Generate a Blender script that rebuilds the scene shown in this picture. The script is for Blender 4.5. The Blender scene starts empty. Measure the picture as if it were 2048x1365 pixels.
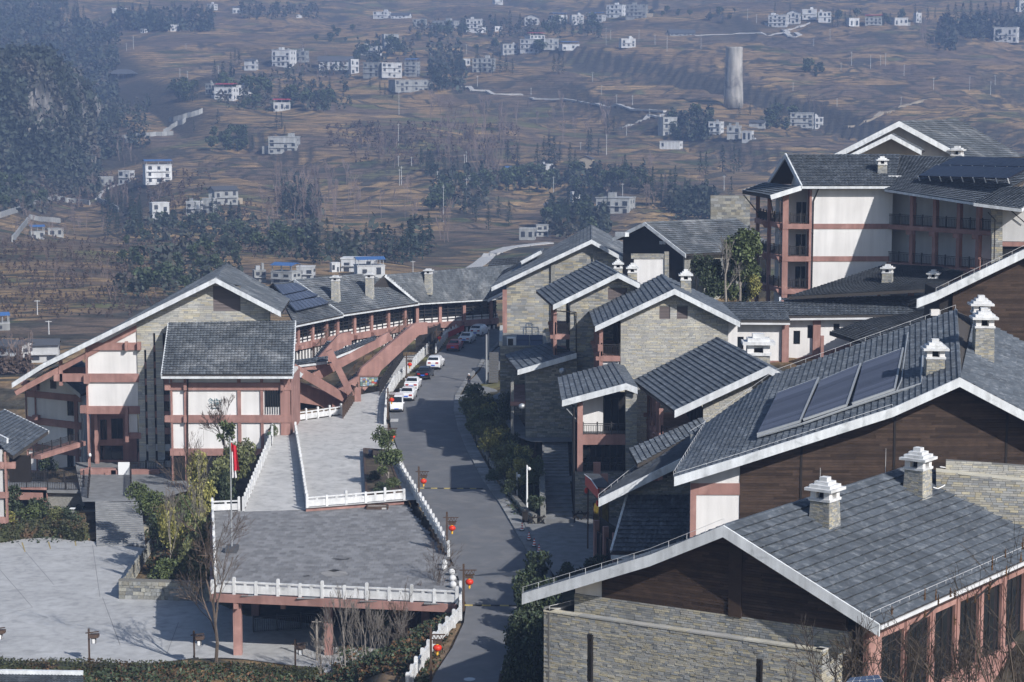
import bpy, math, random
import numpy as np
from mathutils import Vector as V
SC = bpy.context.scene
COL = SC.collection
R = math.radians
random.seed(7)
# ---------------------------------------------------------------- camera, sky, sun, exposure
FPX = 4000.0
CAMZ = 38.0
PITCH = math.atan(482.5 / FPX)
cam = bpy.data.cameras.new('camera')
cam.lens = FPX / 2048 * 36
cam.sensor_width = 36
cam.clip_start = 1
cam.clip_end = 9000
cam_o = bpy.data.objects.new('camera', cam)
COL.objects.link(cam_o)
cam_o.location = (0, 0, CAMZ)
cam_o.rotation_euler = (math.pi / 2 - PITCH, 0, 0)
SC.camera = cam_o
SUN_RAY = V((-0.53, 0.65, -0.55)).normalized()
SUN_EL = math.asin(-SUN_RAY.z)
SUN_AZ = math.atan2(-SUN_RAY.x, -SUN_RAY.y)          # clockwise from +Y
world = bpy.data.worlds.new('World')
SC.world = world
world.use_nodes = True
wn = world.node_tree
sky = wn.nodes.new('ShaderNodeTexSky')
sky.sky_type = 'NISHITA'
sky.sun_disc = False
sky.sun_elevation = SUN_EL
sky.sun_rotation = SUN_AZ
sky.altitude = 900
sky.air_density = 1.2
sky.dust_density = 2.0
sky.ozone_density = 2.0
bg = wn.nodes['Background']
bg.inputs['Strength'].default_value = 0.085
wn.links.new(sky.outputs[0], bg.inputs['Color'])
sl = bpy.data.lights.new('sun', 'SUN')
sl.energy = 4.6
sl.angle = R(0.6)
sl.color = (1.0, 0.96, 0.91)
so = bpy.data.objects.new('sun', sl)
COL.objects.link(so)
so.rotation_euler = SUN_RAY.to_track_quat('-Z', 'Y').to_euler()
so.location = (200, -200, 300)
SC.view_settings.view_transform = 'Standard'
SC.view_settings.look = 'None'
SC.view_settings.exposure = 0.38
SC.view_settings.gamma = 1.0
SC.cycles.max_bounces = 5
SC.cycles.diffuse_bounces = 2
SC.cycles.glossy_bounces = 2
SC.cycles.transmission_bounces = 3
SC.cycles.transparent_max_bounces = 6
SC.cycles.volume_bounces = 0
SC.cycles.use_denoising = True
try:
 SC.cycles.use_adaptive_sampling = True
 SC.cycles.adaptive_threshold = 0.03
except Exception:
 pass
# ---------------------------------------------------------------- picture <-> place
CP, SP = math.cos(PITCH), math.sin(PITCH)
CAM = V((0, 0, CAMZ))
def ray(u, v):
 t = (682.5 - v) / FPX
 return V(((u - 1024) / FPX, CP + t * SP, -SP + t * CP))
def PY(u, v, y):
 d = ray(u, v)
 return CAM + d * (y / d.y)
def PZ(u, v, z):
 d = ray(u, v)
 return CAM + d * ((z - CAMZ) / d.z)
RS, RB = 0.02, -2.03          # the road plane z = RB + RS*y
def PR(u, v, dz=0.0):
 d = ray(u, v)
 k = (CAMZ - RB - dz) / (RS * d.y - d.z)
 return CAM + d * k
def road_z(y):
 return RB + RS * y
def proj(p):
 x, y, z = p[0], p[1], p[2] - CAMZ
 w = y * CP - z * SP
 h = y * SP + z * CP
 return 1024 + FPX * x / w, 682.5 - FPX * h / w
# ---------------------------------------------------------------- materials
MATS = {}
def mat(name, col, rough=0.8, isl=0.0, noise=None, col2=None, bump=None, metal=0.0, spec=0.3,
  ramp=None, streak=None, objr=False, wave=None):
 """col base; isl = brightness spread per piece; noise=(scale, amount); col2 mixed by a second noise (scale, share);
 ramp = colours picked per piece; bump = (scale, strength); streak = (scale, amount) vertical streaks."""
 m = bpy.data.materials.new(name)
 m.use_nodes = True
 nt = m.node_tree
 N, L = nt.nodes, nt.links
 b = N['Principled BSDF']
 b.inputs['Roughness'].default_value = rough
 b.inputs['Metallic'].default_value = metal
 b.inputs['Specular IOR Level'].default_value = spec
 geo = N.new('ShaderNodeNewGeometry')
 rnd = geo.outputs['Random Per Island']
 if objr:
  oi = N.new('ShaderNodeObjectInfo')
  ad = N.new('ShaderNodeMath'); ad.operation = 'ADD'
  L.new(rnd, ad.inputs[0]); L.new(oi.outputs['Random'], ad.inputs[1])
  fr = N.new('ShaderNodeMath'); fr.operation = 'FRACT'
  L.new(ad.outputs[0], fr.inputs[0])
  rnd = fr.outputs[0]
 base = None
 if ramp:
  cr = N.new('ShaderNodeValToRGB')
  el = cr.color_ramp.elements
  while len(el) < len(ramp):
   el.new(0.5)
  for i, c in enumerate(ramp):
   el[i].position = i / (len(ramp) - 1)
   el[i].color = (*c, 1)
  L.new(rnd, cr.inputs[0])
  base = cr.outputs[0]
 else:
  rgb = N.new('ShaderNodeRGB')
  rgb.outputs[0].default_value = (*col, 1)
  base = rgb.outputs[0]
 def noise_node(scale, detail=4, vec=None, dist=0.0):
  t = N.new('ShaderNodeTexNoise')
  t.inputs['Scale'].default_value = scale
  t.inputs['Detail'].default_value = detail
  t.inputs['Distortion'].default_value = dist
  L.new(vec or geo.outputs['Position'], t.inputs['Vector'])
  return t
 if col2:
  c2, sc2, share = col2
  t = noise_node(sc2, 5, None, 0.6)
  mr = N.new('ShaderNodeMapRange')
  mr.inputs['From Min'].default_value = 0.62 - 0.3 * share
  mr.inputs['From Max'].default_value = 0.74 - 0.3 * share + 0.06
  L.new(t.outputs['Fac'], mr.inputs['Value'])
  mx = N.new('ShaderNodeMix'); mx.data_type = 'RGBA'
  mx.inputs['B'].default_value = (*c2, 1)
  L.new(base, mx.inputs['A']); L.new(mr.outputs[0], mx.inputs['Factor'])
  base = mx.outputs['Result']
 def mul(val_socket, lo, hi, base):
  mr = N.new('ShaderNodeMapRange')
  mr.inputs['To Min'].default_value = lo
  mr.inputs['To Max'].default_value = hi
  L.new(val_socket, mr.inputs['Value'])
  mx = N.new('ShaderNodeMix'); mx.data_type = 'RGBA'; mx.blend_type = 'MULTIPLY'
  mx.inputs['Factor'].default_value = 1
  L.new(base, mx.inputs['A']); L.new(mr.outputs[0], mx.inputs['B'])
  return mx.outputs['Result']
 if isl:
  if ramp:
   a2 = N.new('ShaderNodeMath'); a2.operation = 'MULTIPLY'; a2.inputs[1].default_value = 7.31
   f2 = N.new('ShaderNodeMath'); f2.operation = 'FRACT'
   L.new(rnd, a2.inputs[0]); L.new(a2.outputs[0], f2.inputs[0])
   base = mul(f2.outputs[0], 1 - isl, 1 + isl, base)
  else:
   base = mul(rnd, 1 - isl, 1 + isl, base)
 if noise:
  t = noise_node(noise[0], 6, None, 0.3)
  mr0 = N.new('ShaderNodeMapRange')
  mr0.inputs['From Min'].default_value = 0.3; mr0.inputs['From Max'].default_value = 0.7
  L.new(t.outputs['Fac'], mr0.inputs['Value'])
  base = mul(mr0.outputs[0], 1 - noise[1], 1 + noise[1], base)
 if streak:
  mp = N.new('ShaderNodeMapping')
  mp.inputs['Scale'].default_value = (1, 1, streak[2] if len(streak) > 2 else 0.08)
  L.new(geo.outputs['Position'], mp.inputs['Vector'])
  t = noise_node(streak[0], 4, mp.outputs[0])
  mr0 = N.new('ShaderNodeMapRange')
  mr0.inputs['From Min'].default_value = 0.35; mr0.inputs['From Max'].default_value = 0.7
  L.new(t.outputs['Fac'], mr0.inputs['Value'])
  base = mul(mr0.outputs[0], 1, 1 - streak[1], base)
 L.new(base, b.inputs['Base Color'])
 if bump:
  t = noise_node(bump[0], 3)
  bp = N.new('ShaderNodeBump')
  bp.inputs['Strength'].default_value = bump[1]
  bp.inputs['Distance'].default_value = bump[2] if len(bump) > 2 else 0.02
  L.new(t.outputs['Fac'], bp.inputs['Height'])
  L.new(bp.outputs[0], b.inputs['Normal'])
 MATS[name] = m
 return m
mat('asphalt', (0.125, 0.13, 0.14), 0.9, noise=(0.6, 0.1), col2=((0.155, 0.155, 0.16), 0.5, 0.4), bump=(9, 0.3, 0.01))
mat('wet_asphalt', (0.035, 0.038, 0.045), 0.5)
mat('concrete', (0.47, 0.465, 0.455), 0.9, noise=(0.4, 0.10), col2=((0.37, 0.37, 0.365), 1.2, 0.4), streak=(1.3, 0.16, 1.0), bump=(6, 0.25, 0.01))
mat('lot_concrete', (0.41, 0.415, 0.42), 0.9, noise=(0.2, 0.1), col2=((0.33, 0.335, 0.34), 0.9, 0.4), streak=(1.3, 0.18, 1.0), bump=(6, 0.25, 0.01))
mat('joint_dark', (0.10, 0.10, 0.10), 0.95)
mat('paver', (0.19, 0.192, 0.198), 0.9, isl=0.2, noise=(0.9, 0.16), col2=((0.20, 0.20, 0.205), 0.8, 0.2), objr=True, bump=(20, 0.2, 0.01))
mat('kerb', (0.20, 0.205, 0.21), 0.9, isl=0.25, noise=(1.5, 0.2))
mat('white_stone', (0.62, 0.63, 0.64), 0.75, noise=(1.8, 0.12), isl=0.06, streak=(2.2, 0.22), col2=((0.42, 0.43, 0.43), 1.2, 0.2))
mat('white_wall', (0.69, 0.68, 0.675), 0.85, noise=(0.35, 0.06), streak=(1.5, 0.15), bump=(40, 0.1, 0.005))
mat('grey_wall', (0.50, 0.50, 0.50), 0.85, noise=(0.5, 0.07), streak=(1.5, 0.12))
mat('pink', (0.315, 0.178, 0.155), 0.85, noise=(0.6, 0.10), streak=(1.6, 0.28), col2=((0.40, 0.235, 0.205), 0.7, 0.35), bump=(30, 0.12, 0.006))
mat('fascia', (0.62, 0.65, 0.68), 0.7, noise=(0.9, 0.10), streak=(2.5, 0.25), col2=((0.42, 0.45, 0.47), 1.4, 0.2))
mat('tile', (0.072, 0.085, 0.102), 0.6, isl=0.2, noise=(0.7, 0.2), col2=((0.14, 0.155, 0.175), 2.2, 0.4), spec=0.4, objr=True, bump=(14, 0.3, 0.01))
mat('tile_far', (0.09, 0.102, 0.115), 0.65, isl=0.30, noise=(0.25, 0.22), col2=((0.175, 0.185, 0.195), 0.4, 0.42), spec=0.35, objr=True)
mat('tile_dark', (0.055, 0.062, 0.072), 0.75, isl=0.22, noise=(0.3, 0.25), spec=0.3, objr=True)
mat('soffit', (0.05, 0.045, 0.042), 0.9)
mat('wood', (0.052, 0.034, 0.025), 0.75, isl=0.38, noise=(1.2, 0.2), streak=(3.0, 0.35, 12.0), objr=True, spec=0.25)
mat('black_wood', (0.016, 0.014, 0.014), 0.8, noise=(1, 0.2))
mat('dark_metal', (0.022, 0.02, 0.02), 0.55, spec=0.4)
mat('brown_metal', (0.07, 0.045, 0.032), 0.7, noise=(3, 0.2))
mat('grey_metal', (0.42, 0.44, 0.46), 0.45, metal=0.6)
mat('white_metal', (0.72, 0.73, 0.74), 0.5)
mat('gutter', (0.55, 0.56, 0.58), 0.6, noise=(1, 0.1))
mat('glass', (0.012, 0.015, 0.018), 0.08, spec=0.6)
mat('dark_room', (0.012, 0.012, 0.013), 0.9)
mat('louver', (0.125, 0.105, 0.105), 0.7, isl=0.1)
mat('stone', (0.3, 0.3, 0.28), 0.9, isl=0.2, ramp=[(0.23, 0.245, 0.255), (0.385, 0.35, 0.26), (0.285, 0.295, 0.30), (0.43, 0.385, 0.27), (0.32, 0.325, 0.32), (0.21, 0.225, 0.235), (0.36, 0.345, 0.31), (0.27, 0.28, 0.29)], noise=(0.5, 0.14), streak=(1.2, .18), objr=True, bump=(18, 0.5, 0.02))
mat('stone_pale', (0.3, 0.3, 0.28), 0.9, isl=0.14, ramp=[(0.37, 0.375, 0.37), (0.48, 0.45, 0.36), (0.42, 0.425, 0.41), (0.52, 0.475, 0.36), (0.44, 0.435, 0.415), (0.34, 0.35, 0.35), (0.46, 0.445, 0.405), (0.40, 0.40, 0.395)], noise=(0.4, 0.12), streak=(1.0, .2), objr=True, bump=(18, 0.4, 0.02))
mat('stone_grey', (0.2, 0.2, 0.2), 0.9, isl=0.3, ramp=[(0.17, 0.18, 0.19), (0.26, 0.255, 0.22), (0.21, 0.22, 0.225), (0.29, 0.27, 0.215), (0.19, 0.2, 0.205)], noise=(6, 0.2), bump=(18, 0.5, 0.02))
mat('mortar', (0.15, 0.148, 0.14), 0.95)
mat('step', (0.17, 0.175, 0.18), 0.9, isl=0.2, noise=(1.2, 0.2))
mat('solar', (0.018, 0.022, 0.036), 0.16, spec=0.7, isl=0.12)
mat('solar_blue', (0.035, 0.045, 0.085), 0.25, spec=0.6, isl=0.15)
mat('tube_dark', (0.06, 0.07, 0.1), 0.25, spec=0.7, isl=0.25)  # bluer base colour: the sky's reflection is put into the tint
mat('pipe_grey', (0.30, 0.32, 0.34), 0.5, metal=0.3)
mat('red', (0.42, 0.02, 0.015), 0.5, noise=(2, 0.1))
mat('lantern_red', (0.55, 0.035, 0.015), 0.45, noise=(8, 0.12))
mat('gold', (0.75, 0.42, 0.05), 0.5)
mat('yellow_paint', (0.33, 0.26, 0.09), 0.8, noise=(3, 0.3))
mat('black_paint', (0.02, 0.02, 0.02), 0.8)
mat('teal', (0.12, 0.20, 0.23), 0.6)
mat('soil', (0.055, 0.042, 0.033), 0.95, noise=(1.2, 0.35), col2=((0.09, 0.075, 0.045), 0.8, 0.4), bump=(5, 0.6, 0.06))
mat('bark_pale', (0.24, 0.215, 0.19), 0.9, noise=(5, 0.25))
mat('bark', (0.085, 0.068, 0.055), 0.9, noise=(4, 0.25))
mat('twig', (0.12, 0.09, 0.07), 0.9, noise=(2, 0.25))
mat('far_twig', (0.20, 0.155, 0.14), 0.9, objr=True, isl=0.1)
mat('leaf_dark', (0.04, 0.056, 0.03), 0.6, isl=0.55, noise=(1.0, 0.25), objr=True)
mat('leaf_mid', (0.078, 0.1, 0.04), 0.6, isl=0.5, noise=(1.0, 0.3), objr=True)
mat('leaf_yellow', (0.22, 0.21, 0.065), 0.6, isl=0.5, noise=(1.2, 0.3), objr=True)
mat('leaf_olive', (0.11, 0.12, 0.05), 0.6, isl=0.5, noise=(0.9, 0.3), objr=True)
mat('leaf_brown', (0.10, 0.055, 0.028), 0.7, isl=0.5, objr=True)
mat('hedge_leaf', (0.04, 0.046, 0.022), 0.65, isl=0.55, noise=(0.8, 0.35), col2=((0.085, 0.05, 0.028), 0.9, 0.35))
mat('conifer', (0.022, 0.036, 0.024), 0.75, isl=0.45, objr=True)
mat('far_wood', (0.04, 0.052, 0.04), 0.8, isl=0.5, noise=(0.03, 0.35), col2=((0.075, 0.06, 0.05), 0.03, 0.4))
mat('bamboo', (0.05, 0.07, 0.034), 0.7, isl=0.5, objr=True)
# ---------------------------------------------------------------- mesh helpers
EX, EY, EZ = V((1, 0, 0)), V((0, 1, 0)), V((0, 0, 1))
class MB:
 def __init__(s):
  s.v, s.f = [], []
 def poly(s, pts):
  n = len(s.v)
  s.v.extend([tuple(p) for p in pts])
  s.f.append(tuple(range(n, n + len(pts))))
 def box(s, o, a, b, c):
  """corner o and three edge vectors"""
  o, a, b, c = V(o), V(a), V(b), V(c)
  n = len(s.v)
  for k in (V((0, 0, 0)), c):
   for q in (V((0, 0, 0)), a, a + b, b):
    s.v.append(tuple(o + q + k))
  s.f += [(n, n + 3, n + 2, n + 1), (n + 4, n + 5, n + 6, n + 7), (n, n + 1, n + 5, n + 4),
    (n + 1, n + 2, n + 6, n + 5), (n + 2, n + 3, n + 7, n + 6), (n + 3, n, n + 4, n + 7)]
  return s
 def cbox(s, c, sx, sy, sz, ax=EX, ay=EY, az=EZ):
  """box centred in ax, ay with its bottom at c"""
  return s.box(V(c) - ax * (sx / 2) - ay * (sy / 2), ax * sx, ay * sy, az * sz)
 def prism(s, pts, vec, caps=True):
  vec = V(vec)
  n, k = len(s.v), len(pts)
  s.v.extend([tuple(V(p)) for p in pts])
  s.v.extend([tuple(V(p) + vec) for p in pts])
  for i in range(k):
   j = (i + 1) % k
   s.f.append((n + i, n + j, n + k + j, n + k + i))
  if caps:
   s.f.append(tuple(range(n + k - 1, n - 1, -1)))
   s.f.append(tuple(range(n + k, n + 2 * k)))
  return s
 def tube(s, p0, p1, r0, r1=None, k=6, cap=True):
  p0, p1 = V(p0), V(p1)
  r1 = r0 if r1 is None else r1
  d = p1 - p0
  if d.length < 1e-6:
   return s
  d.normalize()
  x = d.orthogonal().normalized()
  y = d.cross(x)
  n = len(s.v)
  for p, r in ((p0, r0), (p1, r1)):
   for i in range(k):
    a = 2 * math.pi * i / k
    s.v.append(tuple(p + x * (r * math.cos(a)) + y * (r * math.sin(a))))
  for i in range(k):
   j = (i + 1) % k
   s.f.append((n + i, n + j, n + k + j, n + k + i))
  if cap:
   s.f.append(tuple(range(n + k - 1, n - 1, -1)))
   s.f.append(tuple(range(n + k, n + 2 * k)))
  return s
 def path(s, pts, r, k=6):
  for a, b in zip(pts, pts[1:]):
   s.tube(a, b, r, r, k)
  return s
 def beam(s, p0, p1, w, h, up=EZ):
  """bar from p0 to p1, w across, h along up, centred"""
  p0, p1 = V(p0), V(p1)
  d = (p1 - p0)
  dn = d.normalized()
  side = dn.cross(up)
  if side.length < 1e-4:
   side = EX
  side = side.normalized()
  u2 = side.cross(dn)
  return s.box(p0 - side * (w / 2) - u2 * (h / 2), d, side * w, u2 * h)
 def lathe(s, c, prof, k=10):
  """prof list of (r, z)"""
  c = V(c)
  n = len(s.v)
  for r, z in prof:
   for i in range(k):
    a = 2 * math.pi * i / k
    s.v.append((c.x + r * math.cos(a), c.y + r * math.sin(a), c.z + z))
  for q in range(len(prof) - 1):
   for i in range(k):
    j = (i + 1) % k
    s.f.append((n + q * k + i, n + q * k + j, n + (q + 1) * k + j, n + (q + 1) * k + i))
  s.f.append(tuple(range(n + k - 1, n - 1, -1)))
  m = n + (len(prof) - 1) * k
  s.f.append(tuple(range(m, m + k)))
  return s
 def mesh(s, name, m, off=None, smooth=False):
  me = bpy.data.meshes.new(name)
  if off is not None and s.v:
   a = np.array(s.v, dtype=float) - np.array(off)
   me.from_pydata(a.tolist(), [], s.f)
  else:
   me.from_pydata(s.v, [], s.f)
  if m is not None:
   me.materials.append(MATS[m] if isinstance(m, str) else m)
  if smooth:
   for p in me.polygons:
    p.use_smooth = True
  return me
 def build(s, name, m, parent=None, smooth=False, loc=None, **props):
  if not s.v:
   return None
  if parent is not None:
   off = wloc(parent)
   me = s.mesh(name, m, off, smooth)
   o = bpy.data.objects.new(name, me)
   o.parent = parent
  else:
   if loc is None:
    a = np.array(s.v)
    loc = ((a[:, 0].min() + a[:, 0].max()) / 2, (a[:, 1].min() + a[:, 1].max()) / 2, a[:, 2].min())
   me = s.mesh(name, m, loc, smooth)
   o = bpy.data.objects.new(name, me)
   o.location = loc
  COL.objects.link(o)
  for k, v in props.items():
   o[k] = v
  return o
def wloc(o):
 l = V((0, 0, 0))
 while o is not None:
  l += o.location
  o = o.parent
 return l
def thing(name, label, cat, loc, group=None):
 o = bpy.data.objects.new(name, None)
 o.empty_display_size = 0.3
 o.location = V(loc)
 COL.objects.link(o)
 o['label'] = label
 o['category'] = cat
 if group:
  o['group'] = group
 return o
def tag(o, label, cat, group=None):
 o['label'] = label
 o['category'] = cat
 if group:
  o['group'] = group
 return o
def copy_tree(o, parent=None):
 c = o.copy()
 COL.objects.link(c)
 c.parent = parent
 for ch in list(o.children):
  copy_tree(ch, c)
 return c
class Frame:
 """a facade: origin on it, e_x along it to the right, e_y into the building (may be skewed), z up"""
 def __init__(s, u, y, theta=0.0, phi=None, o=None):
  phi = theta if phi is None else phi
  t, p = R(theta), R(phi)
  s.ex = V((math.cos(t), -math.sin(t), 0))
  s.ey = V((math.sin(p), math.cos(p), 0))
  s.n = V((math.sin(t), math.cos(t), 0))
  s.o = V(((u - 1024) / FPX * y, y, 0)) if o is None else V((o[0], o[1], 0))
 def W(s, a, b, c):
  return s.o + s.ex * a + s.ey * b + EZ * c
 def pt(s, u, v, b=0.0):
  d = ray(u, v)
  o = s.o + s.ey * b
  k = (o - CAM).dot(s.n) / d.dot(s.n)
  return CAM + d * k
 def ac(s, u, v, b=0.0):
  p = s.pt(u, v, b)
  rel = p - s.o - s.ey * b
  return rel.dot(s.ex), p.z
 def box(s, mb, u0, v0, u1, v1, b0, b1, ref=None):
  """box whose front face (at depth b0) covers the picture rectangle"""
  a0, c1 = s.ac(u0, v0, b0 if ref is None else ref)
  a1, c0 = s.ac(u1, v1, b0 if ref is None else ref)
  mb.box(s.W(a0, b0, c0), s.ex * (a1 - a0), s.ey * (b1 - b0), EZ * (c1 - c0))
  return mb
 def poly(s, mb, uvs, b0, b1):
  pts = [s.pt(u, v, b0) for u, v in uvs]
  mb.prism(pts, s.ey * (b1 - b0))
  return mb
# ---- tiles: courses laid from eave to ridge, every tile its own little humped slab
def tile_patch(mb, E0, E1, R1, R0, row=0.42, w=0.34, step=0.1, humps=1, keep=None, jit=0.012, lift=0.03, rng=None, hum=.045):
 rng = rng or random
 E0, E1, R0, R1 = V(E0), V(E1), V(R0), V(R1)
 n = (E1 - E0).cross(R0 - E0)
 if n.length < 1e-9:
  n = (E1 - E0).cross(R1 - E0)
 n.normalize()
 if n.z < 0:
  n = -n
 rows = max(1, round(((R0 - E0).length + (R1 - E1).length) / 2 / row))
 cols = max(1, round(max((E1 - E0).length, (R1 - R0).length) / w))
 lst = []
 for i in range(rows):
  t0, t1 = (i - 0.05) / rows, min(1.0, (i + 1.06) / rows)
  a0, a1 = E0.lerp(R0, t0), E0.lerp(R0, t1)
  b0, b1 = E1.lerp(R1, t0), E1.lerp(R1, t1)
  for j in range(cols):
   s0, s1 = (j + 0.005) / cols, (j + 0.995) / cols
   if keep and not keep((s0 + s1) / 2, (t0 + t1) / 2):
    continue
   h = step + lift + rng.uniform(-jit, jit)
   k = 2 * humps
   n0 = len(mb.v)
   for q in range(k + 1):
    s = s0 + (s1 - s0) * q / k
    hump = hum if q % 2 else 0.0
    lo, up = a0.lerp(b0, s), a1.lerp(b1, s)
    mb.v.append(tuple(lo.lerp(up, 0.16) + n * (lift * 0.2)))
    mb.v.append(tuple(lo + n * (h + hump)))
    mb.v.append(tuple(up + n * (lift + hump)))
   for q in range(k):
    x = n0 + q * 3
    mb.f.append((x, x + 3, x + 4, x + 1))
    mb.f.append((x + 1, x + 4, x + 5, x + 2))
 return rows, cols
def slab(mb, E0, E1, R1, R0, th=0.22, n=5):
 E0, E1, R0, R1 = V(E0), V(E1), V(R0), V(R1)
 nn = (E1 - E0).cross(R0 - E0)
 flat_ = nn.length > 1e-6 and abs((R1 - E0).dot(nn.normalized())) < 0.02
 if flat_:
  n = 1
 for i in range(n):
  a0, a1 = E0.lerp(R0, i / n), E0.lerp(R0, (i + 1) / n)
  b0, b1 = E1.lerp(R1, i / n), E1.lerp(R1, (i + 1) / n)
  for j in range(n):
   mb.prism([a0.lerp(b0, j / n), a0.lerp(b0, (j + 1) / n), a1.lerp(b1, (j + 1) / n), a1.lerp(b1, j / n)], (0, 0, -th))
def fascia(mb, pts, h=0.55, th=0.14, n=None, top=0.1):
 """white boards under a rake or eave line; n points outward"""
 for p, q in zip(pts, pts[1:]):
  p, q = V(p), V(q)
  mb.box(p + EZ * (top - h), q - p, n * th, EZ * h)
# ---- laid stone: courses of uneven blocks clipped to a polygon in facade coordinates
def scan(poly, c):
 xs = []
 k = len(poly)
 for i in range(k):
  (a0, c0), (a1, c1) = poly[i], poly[(i + 1) % k]
  if (c0 <= c) != (c1 <= c):
   xs.append(a0 + (a1 - a0) * (c - c0) / (c1 - c0))
 xs.sort()
 return [(xs[i], xs[i + 1]) for i in range(0, len(xs) - 1, 2)]
def cut(iv, holes, c0, c1):
 for (h0, h1, z0, z1) in holes:
  if c1 <= z0 + 0.01 or c0 >= z1 - 0.01:
   continue
  out = []
  for (x0, x1) in iv:
   if h1 <= x0 or h0 >= x1:
    out.append((x0, x1))
    continue
   if h0 > x0:
    out.append((x0, h0))
   if h1 < x1:
    out.append((h1, x1))
  iv = out
 return iv
def stones(mb, o, ex, n, poly, hr=(0.1, 0.16), lr=(0.25, 0.7), holes=(), gap=0.012, proud=0.035, rng=None, sink=0.05, sizes=None):
 """o world point for a=0,c=0 (c is world z); n points outwards"""
 rng = rng or random
 o, ex, n = V(o), V(ex), V(n)
 cs = [c for _, c in poly]
 c, top = min(cs), max(cs)
 cnt = 0
 while c < top - 0.02:
  h = min(rng.uniform(*hr), top - c)
  iv = cut(scan(poly, c + h * 0.5), holes, c, c + h)
  for (x0, x1) in iv:
   x = x0
   while x < x1 - 0.03:
    l = rng.uniform(*lr)
    if x1 - (x + l) < lr[0] * 0.6:
     l = x1 - x
    p = rng.uniform(0.004, proud)
    y0 = n * p
    A = o + ex * (x + gap) + EZ * (c + gap)
    dx, dz = ex * (l - 2 * gap), EZ * (h - 2 * gap)
    if sizes is not None:
     sizes.append((A, dx.length, dz.length, p))
    else:
     k = len(mb.v)
     for q in (A - n * sink, A + dx - n * sink, A + dx + dz - n * sink, A + dz - n * sink):
      mb.v.append(tuple(q))
     for q in (A, A + dx, A + dx + dz, A + dz):
      mb.v.append(tuple(q + y0))
     mb.f += [(k + 4, k + 5, k + 6, k + 7), (k, k + 1, k + 5, k + 4), (k + 1, k + 2, k + 6, k + 5),
        (k + 2, k + 3, k + 7, k + 6), (k + 3, k, k + 4, k + 7)]
    cnt += 1
    x += l
  c += h
 return cnt
def stone_wall(root, fr, uvs, b, th=0.35, holes=(), mat_='stone', name='stone_facing', core='mortar', **kw):
 """a wall slab with laid stone on its front; uvs = picture polygon on plane b; holes in picture rects"""
 poly = [fr.ac(u, v, b) for u, v in uvs]
 hs = []
 for (u0, v0, u1, v1) in holes:
  a0, c1 = fr.ac(u0, v0, b); a1, c0 = fr.ac(u1, v1, b)
  hs.append((a0, a1, c0, c1))
 return stone_wall_ac(root, fr, poly, b, th, hs, mat_, name, core, **kw)
def holed(mb, fr, poly, b, th, hs):
 """extruded wall with rectangular openings cut right through"""
 xs = sorted(set([a for a, _ in poly] + [h for r in hs for h in r[:2]]))
 for x0, x1 in zip(xs, xs[1:]):
  if x1 - x0 < 1e-4:
   continue
  xm = (x0 + x1) / 2
  def spans(x):
   cs = []
   k = len(poly)
   for i in range(k):
    (a0, c0), (a1, c1) = poly[i], poly[(i + 1) % k]
    if abs(a1 - a0) > 1e-9 and min(a0, a1) <= xm < max(a0, a1):
     cs.append(c0 + (c1 - c0) * (x - a0) / (a1 - a0))
   cs.sort()
   return cs
  l, r = spans(x0), spans(x1)
  for i in range(0, min(len(l), len(r)) - 1, 2):
   lo0, hi0, lo1, hi1 = l[i], l[i + 1], r[i], r[i + 1]
   cuts = sorted([(h[2], h[3]) for h in hs if h[0] <= xm <= h[1]])
   segs, z = [], None
   for z0, z1 in cuts:
    segs.append((z, z0))
    z = z1
   segs.append((z, None))
   for za, zb in segs:
    p = [fr.W(x0, b, lo0 if za is None else za), fr.W(x1, b, lo1 if za is None else za),
      fr.W(x1, b, hi1 if zb is None else zb), fr.W(x0, b, hi0 if zb is None else zb)]
    mb.prism(p, fr.ey * th)
def stone_wall_ac(root, fr, poly, b, th=0.35, hs=(), mat_='stone', name='stone_facing', core='mortar', **kw):
 mb = MB()
 if hs:
  holed(mb, fr, poly, b, th, list(hs))
 else:
  mb.prism([fr.W(a, b, c) for a, c in poly], fr.ey * th)
 w = mb.build('wall', core, root)
 ms = MB()
 stones(ms, fr.o + fr.ey * b, fr.ex, -fr.n, poly, holes=hs, **kw)
 s = ms.build(name, mat_, w)
 s['kind'] = 'stuff'
 return w
def railing(mb, p0, p1, h=1.05, gap=0.16, post=1.6, r=0.02):
 """posts, two rails and thin bars between two points on a floor"""
 p0, p1 = V(p0), V(p1)
 L = (p1 - p0).length
 mb.beam(p0 + EZ * h, p1 + EZ * h, 0.06, 0.06)
 mb.beam(p0 + EZ * (h - 0.14), p1 + EZ * (h - 0.14), 0.04, 0.04)
 mb.beam(p0 + EZ * 0.12, p1 + EZ * 0.12, 0.04, 0.04)
 k = max(1, int(L / gap))
 for i in range(k + 1):
  p = p0.lerp(p1, i / k)
  mb.box(p + V((-r, -r, 0.1)), (2 * r, 0, 0), (0, 2 * r, 0), (0, 0, h - 0.24))
 m = max(1, round(L / post))
 for i in range(m + 1):
  p = p0.lerp(p1, i / m)
  mb.box(p + V((-0.06, -0.06, 0)), (0.12, 0, 0), (0, 0.12, 0), (0, 0, h + 0.16))
 return mb
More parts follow.
